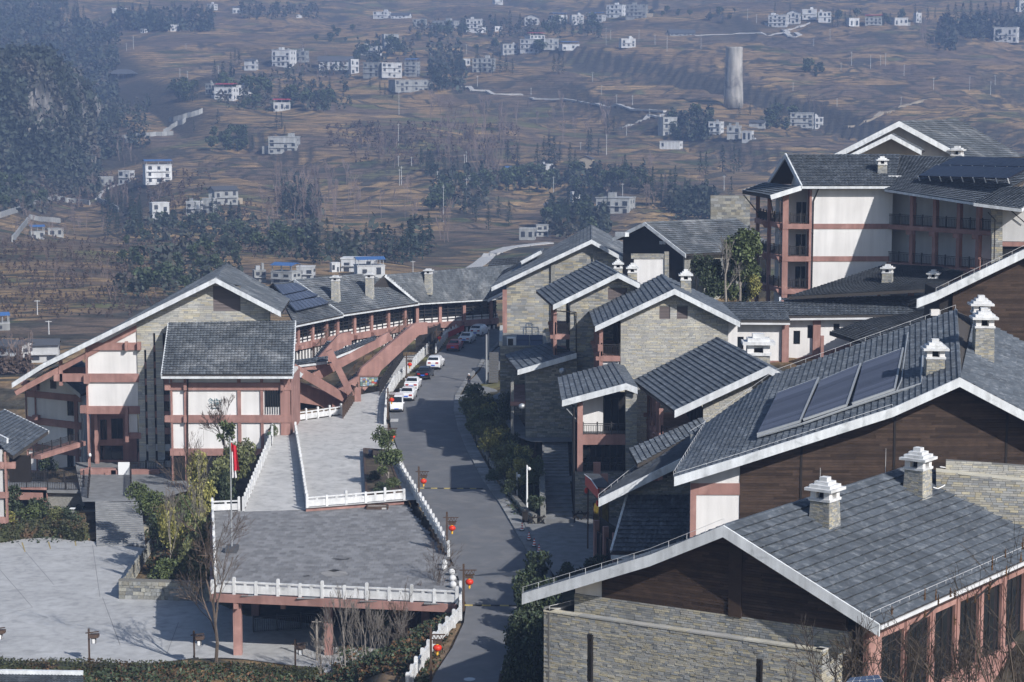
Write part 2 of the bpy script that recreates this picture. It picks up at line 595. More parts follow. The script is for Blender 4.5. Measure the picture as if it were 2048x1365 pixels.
def louver(root, fr, u0, v0, u1, v1, b, name='louvre_vent', slats=8):
 a0, c1 = fr.ac(u0, v0, b); a1, c0 = fr.ac(u1, v1, b)
 mb = MB()
 mb.box(fr.W(a0, b + 0.16, c0), fr.ex * (a1 - a0), fr.ey * 0.04, EZ * (c1 - c0))
 o = mb.build(name, 'dark_room', root)
 h = (c1 - c0) / slats
 ms = MB()
 for i in range(slats):
  z = c0 + i * h
  ms.prism([fr.W(a0, b + 0.02, z), fr.W(a0, b + 0.12, z + h * 0.95), fr.W(a0, b + 0.15, z + h * 0.95), fr.W(a0, b + 0.05, z)], fr.ex * (a1 - a0))
 ms.build('slats', 'louver', o)
 return o
def window(root, fr, a0, a1, c0, c1, b, frame='dark_metal', mull=1, name='window', bars=0):
 """pane set back in an opening, with its frame"""
 mb = MB()
 mb.box(fr.W(a0, b + 0.14, c0), fr.ex * (a1 - a0), fr.ey * 0.03, EZ * (c1 - c0))
 o = mb.build(name, 'glass', root)
 mf = MB()
 t = 0.07
 for x in [a0] + [a0 + (a1 - a0) * i / (mull + 1) - t / 2 for i in range(1, mull + 1)] + [a1 - t]:
  mf.box(fr.W(x, b + 0.08, c0), fr.ex * t, fr.ey * 0.06, EZ * (c1 - c0))
 for z in (c0, c1 - t):
  mf.box(fr.W(a0, b + 0.075, z), fr.ex * (a1 - a0), fr.ey * 0.06, EZ * t)
 for i in range(bars):
  z = c0 + (c1 - c0) * (i + 1) / (bars + 1)
  mf.box(fr.W(a0, b + 0.085, z), fr.ex * (a1 - a0), fr.ey * 0.05, EZ * t)
 mf.build('window_frame', frame, o)
 return o
# ---- chimneys: stone shaft, white sill, open lantern of four piers, stepped pyramid of slabs
def chimney(root, base, zroof, top_z, w, yaw=0.0, d=None, batter=0.06, tiers=4, bits=True, label=None, pale=False, rng=None):
 """base x,y; shaft from zroof (below the roof) ; top_z = top of the shaft; w across"""
 d = d or w
 ca, sa = math.cos(R(yaw)), math.sin(R(yaw))
 ax, ay = V((ca, -sa, 0)), V((sa, ca, 0))
 c = V((base[0], base[1], 0))
 h = top_z - zroof
 mb = MB()
 pts0 = [c + ax * (sx * (w / 2 + batter)) + ay * (sy * (d / 2 + batter)) + EZ * zroof for sx, sy in ((-1, -1), (1, -1), (1, 1), (-1, 1))]
 pts1 = [c + ax * (sx * w / 2) + ay * (sy * d / 2) + EZ * top_z for sx, sy in ((-1, -1), (1, -1), (1, 1), (-1, 1))]
 n = 0
 mb.v += [tuple(p) for p in pts0 + pts1]
 mb.f += [(3, 2, 1, 0), (4, 5, 6, 7)] + [(i, (i + 1) % 4, 4 + (i + 1) % 4, 4 + i) for i in range(4)]
 sh = mb.build('chimney', 'mortar', root)
 if label:
  sh['label'] = label
 ms = MB()
 for i in range(4):
  p0, p1 = pts0[i], pts0[(i + 1) % 4]
  ex = (p1 - p0).normalized()
  nn = ex.cross(EZ)
  lean = (pts1[i] - p0)
  # faces lean in slightly; lay the stones on the middle plane
  L0 = (p1 - p0).length
  k0 = len(ms.v)
  stones(ms, p0 - EZ * zroof, ex, nn, [(0, zroof), (L0, zroof), (L0, top_z), (0, top_z)], hr=(0.07, 0.13) if bits else (0.12, 0.2), lr=(0.16, 0.42) if bits else (0.25, 0.5), gap=0.008, proud=0.025, rng=rng)
  inx = (-nn) * batter
  for q in range(k0, len(ms.v)):
   x = V(ms.v[q])
   t = (x.z - zroof) / h
   a = (x - p0).dot(ex)
   x = x + inx * t + ex * (batter * t * (1 - 2 * a / L0))
   ms.v[q] = tuple(x)
 st = ms.build('stone_facing', 'stone_pale' if pale else 'stone', sh)
 st['kind'] = 'stuff'
 def slabx(z, ww, dd, hh, name, m='white_stone'):
  q = MB()
  q.box(c - ax * (ww / 2) - ay * (dd / 2) + EZ * z, ax * ww, ay * dd, EZ * hh)
  return q.build(name, m, sh)
 k = w / 1.15
 z = top_z
 slabx(z, w + 0.14 * k, d + 0.14 * k, 0.14 * k, 'sill'); z += 0.14 * k
 ph = 0.42 * k
 for sx in (-1, 1):
  for sy in (-1, 1):
   q = MB()
   q.cbox(c + ax * (sx * (w / 2 - 0.17 * k)) + ay * (sy * (d / 2 - 0.17 * k)) + EZ * z, 0.34 * k, 0.34 * k, ph, ax, ay)
   q.build('pier', 'white_wall', sh)
 slabx(z, w * 0.35, d * 0.35, ph, 'flue', 'dark_room')
 z += ph
 ww, dd = w + 0.5 * k, d + 0.5 * k
 for i in range(tiers):
  hh = (0.17 if i else 0.15) * k + (0.05 * k if i == tiers - 1 else 0)
  f = 1 - i / (tiers + 0.15)
  slabx(z, ww * f if i == 0 else (w + 0.5 * k) * f, dd * f, hh, 'cap_slab')
  z += hh
 return sh
# ---- a gabled roof from its front outline and its back outline (left eave ... apex ... right eave)
def gable_roof(root, front, back, apex, n, row=0.42, w=0.34, tm='tile', humps=1, fas=0.55, th=0.22, left=True, right=True,
    fs='fascia', ridge=True, keepL=None, keepR=None, over=0.0, name='roof', step=0.1, tiles=True, backfas=False, rng=None):
 front = [V(p) for p in front]; back = [V(p) for p in back]
 ms = MB()
 for i in range(len(front) - 1):
  slab(ms, front[i], back[i], back[i + 1], front[i + 1], th)
 ro = ms.build(name, 'soffit', root)
 mt = MB()
 if tiles:
  for i in range(apex):
   if left:
    tile_patch(mt, front[i], back[i], back[i + 1], front[i + 1], row, w, humps=humps, keep=keepL, step=step, rng=rng)
  for i in range(len(front) - 1, apex, -1):
   if right:
    tile_patch(mt, front[i], back[i], back[i - 1], front[i - 1], row, w, humps=humps, keep=keepR, step=step, rng=rng)
  o = mt.build('roof_tiles', tm, ro)
  if o:
   o['kind'] = 'stuff'
 if ridge:
  mr = MB()
  a, b = front[apex], back[apex]
  L = (b - a).length
  k = max(1, int(L / 0.5))
  sd = (b - a).normalized().cross(EZ)
  for i in range(k):
   p, q = a.lerp(b, (i + 0.02) / k), a.lerp(b, (i + 0.98) / k)
   mr.prism([p - sd * 0.16 - EZ * 0.02, p - sd * 0.09 + EZ * 0.13, p + sd * 0.09 + EZ * 0.13, p + sd * 0.16 - EZ * 0.02], q - p)
  mr.build('ridge_tiles', tm, ro)
 mf = MB()
 fascia(mf, front, fas, 0.14, n)
 mf.build('bargeboard', fs, ro)
 if backfas:
  mf = MB()
  fascia(mf, back, fas, 0.14, -n)
  mf.build('bargeboard', fs, ro)
 # eave gutters
 for i, on in ((0, left), (len(front) - 1, right)):
  if on:
   mg = MB()
   a, b = front[i], back[i]
   mg.beam(a + EZ * -0.12, b + EZ * -0.12, 0.14, 0.14)
   mg.build('gutter', 'dark_metal', ro)
 return ro
def planks(root, fr, poly, b, h=0.17, lr=(1.6, 3.6), holes=(), m='wood', rng=None, name='plank', th=0.04):
 rng = rng or random
 cs = [c for _, c in poly]
 c, top = min(cs), max(cs)
 n = 0
 while c < top - 0.03:
  hh = min(h, top - c)
  for (x0, x1) in cut(scan(poly, c + hh / 2), holes, c, c + hh):
   x = x0
   while x < x1 - 0.02:
    l = rng.uniform(*lr)
    if x1 - x - l < 0.8:
     l = x1 - x
    q = MB()
    p = rng.uniform(0, 0.012)
    q.box(fr.W(x + 0.004, b, c + 0.006) - fr.n * (th + p), fr.ex * (l - 0.008), fr.n * (th + p), EZ * (hh - 0.012))
    q.build(name, m, root)
    n += 1
    x += l
  c += hh
 return n
# ================================================================ the land
def vnoise(x, y, seed=0):
 xi, yi = np.floor(x).astype(np.int64), np.floor(y).astype(np.int64)
 xf, yf = x - xi, y - yi
 def h(a, b):
  n = (a * 374761393 + b * 668265263 + seed * 1442695041) & 0xFFFFFFFF
  n = ((n ^ (n >> 13)) * 1274126177) & 0xFFFFFFFF
  return ((n ^ (n >> 16)) & 0xFFFF) / 65535.0
 u, v = xf * xf * (3 - 2 * xf), yf * yf * (3 - 2 * yf)
 return (h(xi, yi) * (1 - u) + h(xi + 1, yi) * u) * (1 - v) + (h(xi, yi + 1) * (1 - u) + h(xi + 1, yi + 1) * u) * v
def fbm(x, y, o=4, seed=0):
 s, a, t = 0, 0.5, 0
 for i in range(o):
  s = s + a * vnoise(x * 2 ** i + 17.3 * i, y * 2 ** i + 5.1 * i, seed + i)
  t += a
  a *= 0.5
 return s / t - 0.5
def smooth(a, b, x):
 t = np.clip((x - a) / (b - a), 0, 1)
 return t * t * (3 - 2 * t)
_pv = np.array([760, 720, 600, 520, 450, 400, 350, 300, 250, 200, 150, 100, 50, 0, -60, -140, -220])
_py = np.array([370, 400, 500, 590, 710, 800, 910, 1030, 1140, 1250, 1370, 1530, 1730, 2000, 2300, 2650, 3100.])
_pz = CAMZ - _py * (_pv - 200) / FPX
_fy = np.linspace(370, 3200, 2831)
_fz = np.interp(_fy, _py, _pz)
_fz = np.convolve(np.pad(_fz, 40, mode='edge'), np.ones(81) / 81, 'valid')
def z_back(x, y):
 z = np.interp(y, _fy, _fz)
 k = smooth(460, 850, y)
 z = z + 36 * k * fbm(x / 240 + 3.1, y / 300, 3, 5)
 z = z - 9 * k * np.maximum(0, .16 - np.abs(fbm(x / 170 + .002 * y, y / 420 + 2, 3, 41))) / .16
 z = z + (2 + 3 * k) * fbm(x / 80, y / 90 + 9, 2, 11)
 s = x / y
 # the gorge at the far left, and its wooded far flank climbing again behind it
 g = np.exp(-((s + 0.215) / 0.035) ** 2) * smooth(620, 1000, y) * (1 - smooth(1400, 1900, y))
 z = z - 16 * g
 # a shallow valley running across the middle
 v2 = np.exp(-((s - 0.01 + 0.00005 * (y - 1000)) / 0.035) ** 2) * smooth(750, 950, y) * (1 - smooth(1050, 1250, y))
 z = z - 12 * v2
 st = 1.7 + 1.3 * smooth(600, 1400, y)
 f = (z / st) % 1.0
 tz = st * (np.floor(z / st) + smooth(0.78, 1.0, f))
 m = smooth(-0.10, 0.12, fbm(x / 150 + 7, y / 150, 2, 31) + 0.10 + 0.25 * smooth(0.0, 0.16, s) - 0.5 * smooth(-0.13, -0.2, s))
 return z * (1 - m) + tz * m
# picture points of the road's two edges, near to far
RL = [(846, 1400), (872, 1345), (905, 1295), (928, 1245), (932, 1210), (920, 1165), (903, 1120), (875, 1065), (846, 1010), (818, 955), (796, 900), (782, 858), (778, 822), (790, 792), (822, 758), (850, 730), (874, 708), (905, 686), (935, 670), (985, 652)]
RR = [(990, 1400), (1000, 1345), (1022, 1295), (1060, 1245), (1087, 1210), (1078, 1165), (1063, 1120), (1032, 1065), (1000, 1010), (962, 955), (933, 900), (916, 858), (907, 822), (910, 792), (930, 760), (955, 735), (968, 712), (985, 696), (997, 684), (1012, 670)]
road_l = [PR(u, v) for u, v in RL]
road_r = [PR(u, v) for u, v in RR]
def lot_z(y):
 return -3.8 - 0.02 * (y - 150)
def PL(u, v, dz=0.0):
 d = ray(u, v)
 k = (CAMZ + 3.8 - 0.02 * 150 - dz) / (-0.02 * d.y - d.z)
 return CAM + d * k
PLZ = 1.2                                   # plaza level
LOT = [(-60, 1092), (40, 1078), (120, 1072), (185, 1083), (300, 1098), (300, 1110), (268, 1150), (240, 1195), (420, 1200), (560, 1262), (640, 1300), (640, 1340), (-60, 1325)]
lot_pts = [PL(u, v) for u, v in LOT]
FORE = [(548, 850), (680, 832), (772, 842), (790, 890), (840, 1000), (612, 1018), (589, 866)]
fore_pts = [PR(u, v) for u, v in FORE]
YARD_Z = 1.55
YARD = [(1040, 1030), (1060, 1048), (1150, 1046), (1152, 1028), (1290, 1028), (1300, 1150), (1120, 1165), (1092, 1130)]
def inpoly(x, y, pts):
 r = np.zeros(x.shape, bool)
 k = len(pts)
 for i in range(k):
  x0, y0, x1, y1 = pts[i][0], pts[i][1], pts[(i + 1) % k][0], pts[(i + 1) % k][1]
  if y0 == y1:
   continue
  c = ((y0 <= y) != (y1 <= y)) & (x < x0 + (x1 - x0) * (y - y0) / (y1 - y0))
  r ^= c
 return r
CTRL = []
for a, b in zip(road_l, road_r):
 CTRL.append((a.x - 0.6, a.y, a.z - 0.25))
 CTRL.append((b.x + 0.9, b.y, b.z - 0.15))
for x, y in ((-70, 130), (-40, 130), (-15, 130), (-12, 142), (-30, 150), (-12, 154), (-55, 160), (-30, 172), (-14, 168), (-70, 182), (-45, 192), (-34, 194), (-8, 146), (-18, 180)):
 CTRL.append((x, y, lot_z(y)))
for p in fore_pts:
 CTRL.append((p.x, p.y, p.z - 0.6))
CTRL += [(-24, 192, -3.6), (-28, 205, -4.3), (-22, 210, -2.5), (-35, 218, -4.8), (-45, 214, -5.2), (-60, 216, -6.5), (-75, 212, -9), (-60, 255, -11), (-80, 290, -13), (-40, 280, -9), (-30, 250, -1.5), (-20, 243, 1), (-14, 262, 2), (-10, 285, 3), (-30, 330, -10), (0, 345, 0), (-60, 370, -13), (20, 370, -4), (60, 370, -2),
   (3.5, 168, 1.4), (7, 162, 1.3), (9, 152, 1.2), (6, 145, 1.0), (4, 132, .7), (2, 120, .3), (5, 108, -1.5), (15, 108, -1.5), (25, 98, -2), (40, 98, 2), (50, 115, 7), (20, 132, 3), (35, 134, 8), (55, 144, 15), (75, 134, 18), (2.5, 200, 4.5), (3, 190, 4.0), (1, 214, 4.5), (.5, 232, 4.4), (2, 250, 4.6), (6, 262, 5.3), (14, 185, 5), (22, 185, 9), (35, 185, 14), (40, 210, 16), (60, 210, 18), (28, 206, 12), (20, 245, 12), (22, 262, 12.5), (40, 262, 15), (60, 262, 16), (10, 285, 6), (16, 305, 5), (30, 320, 6), (80, 200, 20), (80, 270, 17), (-3, 305, 3.5), (2, 320, 3.2)]
_c = np.array(CTRL)
def z_near(x, y):
 sh = x.shape
 xf, yf = x.ravel(), y.ravel()
 out = np.zeros(xf.shape)
 for i in range(0, len(xf), 20000):
  d2 = (xf[i:i + 20000, None] - _c[None, :, 0]) ** 2 + (yf[i:i + 20000, None] - _c[None, :, 1]) ** 2 + 2.0
  w = 1 / d2 ** 2
  out[i:i + 20000] = (w * _c[None, :, 2]).sum(1) / w.sum(1)
 return out.reshape(sh)
def z_land(x, y):
 x, y = np.asarray(x, float), np.asarray(y, float)
 out = np.zeros(x.shape)
 far = y > 400
 if far.any():
  out[far] = z_back(x[far], y[far])
 m = ~far
 if m.any():
  zn = z_near(x[m], y[m])
  k = smooth(320, 400, y[m])
  zb = z_back(x[m], np.maximum(y[m], 370))
  zn = zn + 0.25 * fbm(x[m] / 3, y[m] / 3, 3, 2)
  z = zn * (1 - k) + zb * k
  road = [(p.x, p.y) for p in road_l] + [(p.x, p.y) for p in reversed(road_r)]
  xx, yy = x[m], y[m]
  kerb_ = [(p.x - .2, p.y) for p in road_r] + [(p.x + 1.6, p.y) for p in reversed(road_r)]
  bed_ = [(p.x + 1.5, p.y) for p in road_r[4:16]] + [(p.x + 6.5, p.y) for p in reversed(road_r[4:16])]
  for pts, fn, dz in ((road, road_z, -0.25), (lot_pts, lot_z, -0.25), (kerb_, road_z, -.05), (bed_, road_z, 1.0)):
   ins = inpoly(xx, yy, pts)
   z = np.where(ins, np.minimum(z, fn(yy) + dz), z)
  for pts, zm in KEEP:
   z = np.where(inpoly(xx, yy, pts), np.minimum(z, zm), z)
  ins = inpoly(xx, yy, fore_pts)
  z = np.where(ins, np.minimum(z, road_z(yy) - 0.9), z)
  out[m] = z
 return out
DECK0 = [PZ(u, v, PLZ) for u, v in ((418, 1200), (912, 1215), (906, 1122), (820, 1002), (418, 1018))]
KEEP = [(DECK0, -3.9)]
KEEP += [([PZ(u, v, 1.5) for u, v in YARD], 1.2), ([PZ(u, v, 1.5) for u, v in ((1078, 1046), (1150, 1046), (1150, 960), (1080, 960))], 1.2), ([PZ(u, v, 2.9) for u, v in ((1078, 970), (1152, 970), (1152, 880), (1078, 880))], 2.6), ([PZ(u, v, 4.85) for u, v in ((1025, 890), (1160, 890), (1160, 850), (1040, 830), (1000, 780), (980, 790))], 4.6)]
KEEP += [([(-44, 160), (-25, 160), (-25, 199), (-44, 199)], -4.9)]
def zl(x, y):
 return float(z_land(np.array([x]), np.array([y]))[0])
cs = np.concatenate([np.linspace(-1.1, -0.37, 18)[:-1], np.linspace(-0.37, 0.37, 440), np.linspace(0.37, 1.1, 18)[1:]])
ys = 82 * (3150 / 82) ** (np.linspace(0, 1, 720))
SX, YY = np.meshgrid(cs, ys)
XX = SX * YY
ZZ = z_land(XX, YY)
nr, nc = ZZ.shape
vv = np.stack([XX, YY, ZZ], -1).reshape(-1, 3)
idx = np.arange(nr * nc).reshape(nr, nc)
ff = np.stack([idx[:-1, :-1], idx[:-1, 1:], idx[1:, 1:], idx[1:, :-1]], -1).reshape(-1, 4)
me = bpy.data.meshes.new('hillside')
me.vertices.add(len(vv)); me.vertices.foreach_set('co', vv.ravel())
me.loops.add(ff.size); me.loops.foreach_set('vertex_index', ff.ravel().astype(np.int32))
me.polygons.add(len(ff)); me.polygons.foreach_set('loop_start', np.arange(0, ff.size, 4, dtype=np.int32))
me.polygons.foreach_set('loop_total', np.full(len(ff), 4, dtype=np.int32))
me.polygons.foreach_set('use_smooth', np.ones(len(ff), bool))
me.update(); me.validate()
hill = bpy.data.objects.new('hillside', me)
hill['kind'] = 'structure'
COL.objects.link(hill)
def land_mat():
 m = bpy.data.materials.new('land')
 m.use_nodes = True
 nt = m.node_tree; N, L = nt.nodes, nt.links
 b = N['Principled BSDF']; b.inputs['Roughness'].default_value = 0.95; b.inputs['Specular IOR Level'].default_value = 0.1
 geo = N.new('ShaderNodeNewGeometry')
 def nz(scale, det=5, dist=0.4, stretch=None):
  t = N.new('ShaderNodeTexNoise'); t.inputs['Scale'].default_value = scale; t.inputs['Detail'].default_value = det; t.inputs['Distortion'].default_value = dist
  if stretch:
   mp = N.new('ShaderNodeMapping'); mp.inputs['Scale'].default_value = stretch
   L.new(geo.outputs['Position'], mp.inputs['Vector']); L.new(mp.outputs[0], t.inputs['Vector'])
  else:
   L.new(geo.outputs['Position'], t.inputs['Vector'])
  return t.outputs['Fac']
 def rng(s, a, b_):
  mr = N.new('ShaderNodeMapRange'); mr.inputs['From Min'].default_value = a; mr.inputs['From Max'].default_value = b_
  L.new(s, mr.inputs['Value']); return mr.outputs[0]
 def mix(f, A, B, blend='MIX'):
  mx = N.new('ShaderNodeMix'); mx.data_type = 'RGBA'; mx.blend_type = blend
  if isinstance(f, float): mx.inputs['Factor'].default_value = f
  else: L.new(f, mx.inputs['Factor'])
  for k, v in (('A', A), ('B', B)):
   if isinstance(v, tuple): mx.inputs[k].default_value = (*v, 1)
   else: L.new(v, mx.inputs[k])
  return mx.outputs['Result']
 # parcels: long strips along the contour, each its own crop or fallow
 def vor(feature, sx, sy, out):
  mp = N.new('ShaderNodeMapping'); mp.inputs['Scale'].default_value = (sx, sy, 0)
  ds = N.new('ShaderNodeTexNoise'); ds.inputs['Scale'].default_value = 0.012; ds.inputs['Detail'].default_value = 4
  L.new(geo.outputs['Position'], ds.inputs['Vector'])
  va = N.new('ShaderNodeVectorMath'); va.operation = 'MULTIPLY_ADD'; va.inputs[1].default_value = (70, 70, 0)
  L.new(ds.outputs['Color'], va.inputs[0]); L.new(geo.outputs['Position'], va.inputs[2]); L.new(va.outputs[0], mp.inputs['Vector'])
  v = N.new('ShaderNodeTexVoronoi'); v.feature = feature; v.inputs['Scale'].default_value = 1.0
  L.new(mp.outputs[0], v.inputs['Vector']); return v.outputs[out]
 sp = N.new('ShaderNodeSeparateColor'); L.new(vor('F1', .02, .085, 'Color'), sp.inputs[0])
 cr = N.new('ShaderNodeValToRGB'); cr.color_ramp.interpolation = 'CONSTANT'
 pal = [(.21, .15, .095), (.42, .29, .145), (.29, .20, .115), (.36, .25, .13), (.165, .16, .085), (.32, .22, .115), (.235, .175, .115), (.45, .31, .155), (.18, .18, .085), (.28, .20, .12)]
 while len(cr.color_ramp.elements) < len(pal): cr.color_ramp.elements.new(.5)
 for i, cc in enumerate(pal):
  cr.color_ramp.elements[i].position = i / len(pal); cr.color_ramp.elements[i].color = (*cc, 1)
 L.new(sp.outputs[0], cr.inputs[0])
 c = cr.outputs[0]
 c = mix(rng(nz(0.009, 4, 1.0), 0.50, 0.58), c, (0.19, 0.142, 0.105))
 c = mix(rng(nz(0.016, 5, 0.8), 0.52, 0.58), c, (0.36, 0.245, 0.13))
 c = mix(rng(nz(0.03, 5, 0.8), 0.59, 0.64), c, (0.095, 0.086, 0.068))
 c = mix(rng(nz(0.05, 5, 0.6, (0.35, 1.2, 2)), 0.62, 0.67), c, (0.085, 0.1, 0.05))
 c = mix(rng(vor('DISTANCE_TO_EDGE', .02, .085, 'Distance'), 0.06, 0.02), c, (0.085, 0.078, 0.06))
 # terrace banks: dry stone and dark scrub on the steep faces
 sep = N.new('ShaderNodeSeparateXYZ'); L.new(geo.outputs['Normal'], sep.inputs[0])
 c = mix(rng(sep.outputs[2], 0.975, 0.92), c, (0.085, 0.077, 0.06))
 # banks between the narrow terraces follow the contour
 sz_ = N.new('ShaderNodeSeparateXYZ'); L.new(geo.outputs['Position'], sz_.inputs[0])
 ma = N.new('ShaderNodeMath'); ma.operation = 'MULTIPLY_ADD'; ma.inputs[1].default_value = .62
 L.new(sz_.outputs[2], ma.inputs[0]); L.new(nz(0.02, 5, 0.5), ma.inputs[2])
 fr_ = N.new('ShaderNodeMath'); fr_.operation = 'FRACT'; L.new(ma.outputs[0], fr_.inputs[0])
 ml = N.new('ShaderNodeMath'); ml.operation = 'MULTIPLY'; L.new(rng(fr_.outputs[0], .22, .1), ml.inputs[0]); L.new(rng(nz(0.012, 4, 0.5), .38, .55), ml.inputs[1])
 c = mix(ml.outputs[0], c, (.07, .064, .048))
 # tufts and furrows
 c = mix(1.0, c, rng(nz(0.35, 6, 0.3, (0.4, 1.0, 3.0)), 0.05, 0.62), 'MULTIPLY')
 c = mix(1.0, c, rng(nz(1.4, 5, 0.2), -0.15, 0.6), 'MULTIPLY')
 L.new(c, b.inputs['Base Color'])
 t = N.new('ShaderNodeTexNoise'); t.inputs['Scale'].default_value = 0.7; t.inputs['Detail'].default_value = 6
 L.new(geo.outputs['Position'], t.inputs['Vector'])
 bp = N.new('ShaderNodeBump'); bp.inputs['Strength'].default_value = 0.7; bp.inputs['Distance'].default_value = 0.5
 L.new(t.outputs['Fac'], bp.inputs['Height']); L.new(bp.outputs[0], b.inputs['Normal'])
 MATS['land'] = m
 return m
me.materials.append(land_mat())
def land_at(u, v, y0=330.0, y1=3100.0):
 """where the sight line through a picture point first meets the hillside"""
 d = ray(u, v)
 t = np.geomspace(y0, y1, 1400) / d.y
 x, y, z = d.x * t, d.y * t, CAMZ + d.z * t
 below = np.nonzero(z < z_land(x, y))[0]
 i = below[0] if len(below) else len(t) - 1
 return V((float(x[i]), float(y[i]), zl(float(x[i]), float(y[i]))))
# ---------------------------------------------------------------- road
def strip(name, A, B, m, dz=0.0, kind='structure', sub=3):
 mb = MB()
 n = 0
 for i in range(len(A) - 1):
  for k in range(sub):
   t0, t1 = k / sub, (k + 1) / sub
   a0, a1 = A[i].lerp(A[i + 1], t0), A[i].lerp(A[i + 1], t1)
   b0, b1 = B[i].lerp(B[i + 1], t0), B[i].lerp(B[i + 1], t1)
   mb.poly([q + EZ * dz for q in (a0, b0, b1, a1)])
 o = mb.build(name, m)
 o['kind'] = kind
 return o
strip('road', road_l, road_r, 'asphalt')
# pale kerb stones along the right-hand edge
kb = MB()
for i in range(1, len(road_r) - 1):
 a, b = road_r[i], road_r[i + 1]
 L = (b - a).length
 k = max(1, int(L / 0.9))
 sd = (b - a).normalized().cross(EZ)
 wd = 1.15 if 4 <= i <= 12 else 0.5
 for j in range(k):
  p, q = a.lerp(b, (j + .015) / k), a.lerp(b, (j + .985) / k)
  kb.box(p - EZ * 0.1, q - p, sd * wd, EZ * (0.22 + random.uniform(0, .015)))
o = kb.build('kerb', 'kerb'); o['kind'] = 'structure'
# speed humps painted yellow and black
for (u0, v0, u1, v1, lb) in ((836, 977, 966, 978, 'yellow and black striped speed hump across the road beside the plaza railing'),
        (928, 1211, 1090, 1213, 'yellow and black striped speed hump across the shaded lower road')):
 p, q = PR(u0, v0), PR(u1, v1)
 rt = thing('speed_hump', lb, 'speed hump', p.lerp(q, .5), 'speed humps')
 L = (q - p); k = int(L.length / 0.6)
 fw = V((-L.y, L.x, 0)).normalized()
 for j in range(k):
  a, b = p.lerp(q, j / k), p.lerp(q, (j + 0.97) / k)
  mb = MB()
  mb.prism([a - fw * .17 + EZ * .004, a - fw * .1 + EZ * .05, a + fw * .1 + EZ * .05, a + fw * .17 + EZ * .004], b - a)
  mb.build('hump_segment', 'yellow_paint' if j % 2 == 0 else 'black_paint', rt)
# wet trail on the asphalt, white marking near the van, manhole
def flat(name, uvs, m, f=PR, dz=0.006, kind='structure'):
 mb = MB(); mb.poly([f(u, v, dz) for u, v in uvs])
 o = mb.build(name, m); o['kind'] = kind
 return o
flat('wet_trail_marking', [(948, 1151), (985, 1146), (1030, 1144), (1062, 1145), (1066, 1155), (1056, 1162), (1040, 1160), (1038, 1153), (1015, 1154), (1002, 1150), (950, 1152.5)], 'wet_asphalt')
flat('wet_patch_marking', [(993, 1139), (1002, 1140), (1010, 1142), (1004, 1144), (997, 1143)], 'wet_asphalt')
flat('road_patch_marking', [(782, 838), (797, 838), (796, 844), (780, 844)], 'concrete')
mb = MB(); c = PR(939, 1359, .006)
mb.lathe(c, [(0.01, 0), (0.38, 0.0), (0.38, 0.012), (0.01, 0.014)], 16)
tag(mb.build('manhole_cover', 'grey_metal'), 'round iron manhole cover in the shaded lower road', 'manhole cover')
# ---------------------------------------------------------------- parking lot
mat('stain_dark0', (.2, .2, .2), .95)
mb = MB()
mb.poly([p + EZ * 0.0 for p in lot_pts])
o = mb.build('parking_lot', 'lot_concrete'); o['kind'] = 'structure'
def lot_line(uvs, w, m, name):
 mb = MB()
 pts = [PL(u, v, 0.006) for u, v in uvs]
 for a, b in zip(pts, pts[1:]):
  sd = (b - a).normalized().cross(EZ) * (w / 2)
  mb.poly([a - sd, b - sd, b + sd, a + sd])
 o = mb.build(name, m); o['kind'] = 'structure'
for ln in ([(35, 1085), (108, 1170)], [(0, 1140), (65, 1215), (0, 1232)], [(185, 1090), (200, 1195)], [(357, 1245), (333, 1310)], [(205, 1195), (240, 1290)]):
 lot_line(ln, 0.05, 'stain_dark0', 'lot_joint_line')
for ln in ([(44, 1085), (50, 1104)], [(97, 1084), (101, 1098)], [(150, 1082), (152, 1092)]):
 lot_line(ln, 0.12, 'yellow_paint', 'bay_marking')
# lower drive under the plaza
mb = MB(); mb.poly([V((-19, 132, -3.3)), V((-6.5, 132, -3.3)), V((-5.5, 152, -3.7)), V((-23, 160, -3.85)), V((-24.0, 147, -3.6))])
o = mb.build('lower_drive', 'lot_concrete'); o['kind'] = 'structure'
# ---------------------------------------------------------------- plaza deck on columns
pl_fl, pl_fr = PZ(425, 1187, PLZ), PZ(914, 1208, PLZ)
pl_br = PZ(806, 1002, PLZ)
pl_bl = PZ(425, 1024, PLZ)
pl_mr = PZ(900, 1122, PLZ)
deck = [pl_fl, pl_fr, PZ(917, 1165, PLZ), pl_mr, pl_br, pl_bl]
plaza = thing('plaza_deck', 'raised grey paved plaza on pink columns beside the road', 'plaza', (pl_fl.x + 8, pl_fl.y + 8, -3.3))
mb = MB(); mb.prism([p - EZ * 0.06 for p in deck], (0, 0, -0.34)); mb.build('slab', 'joint_dark', plaza)
mb = MB()
ed = [pl_bl, pl_fl, pl_fr]
for a, b in zip(ed, ed[1:]):
 out = (b - a).normalized().cross(EZ)
 mb.box(a - EZ * 0.62 - out * 0.02, b - a, out * 0.22, EZ * 0.62)
mb.build('edge_beam', 'pink', plaza)
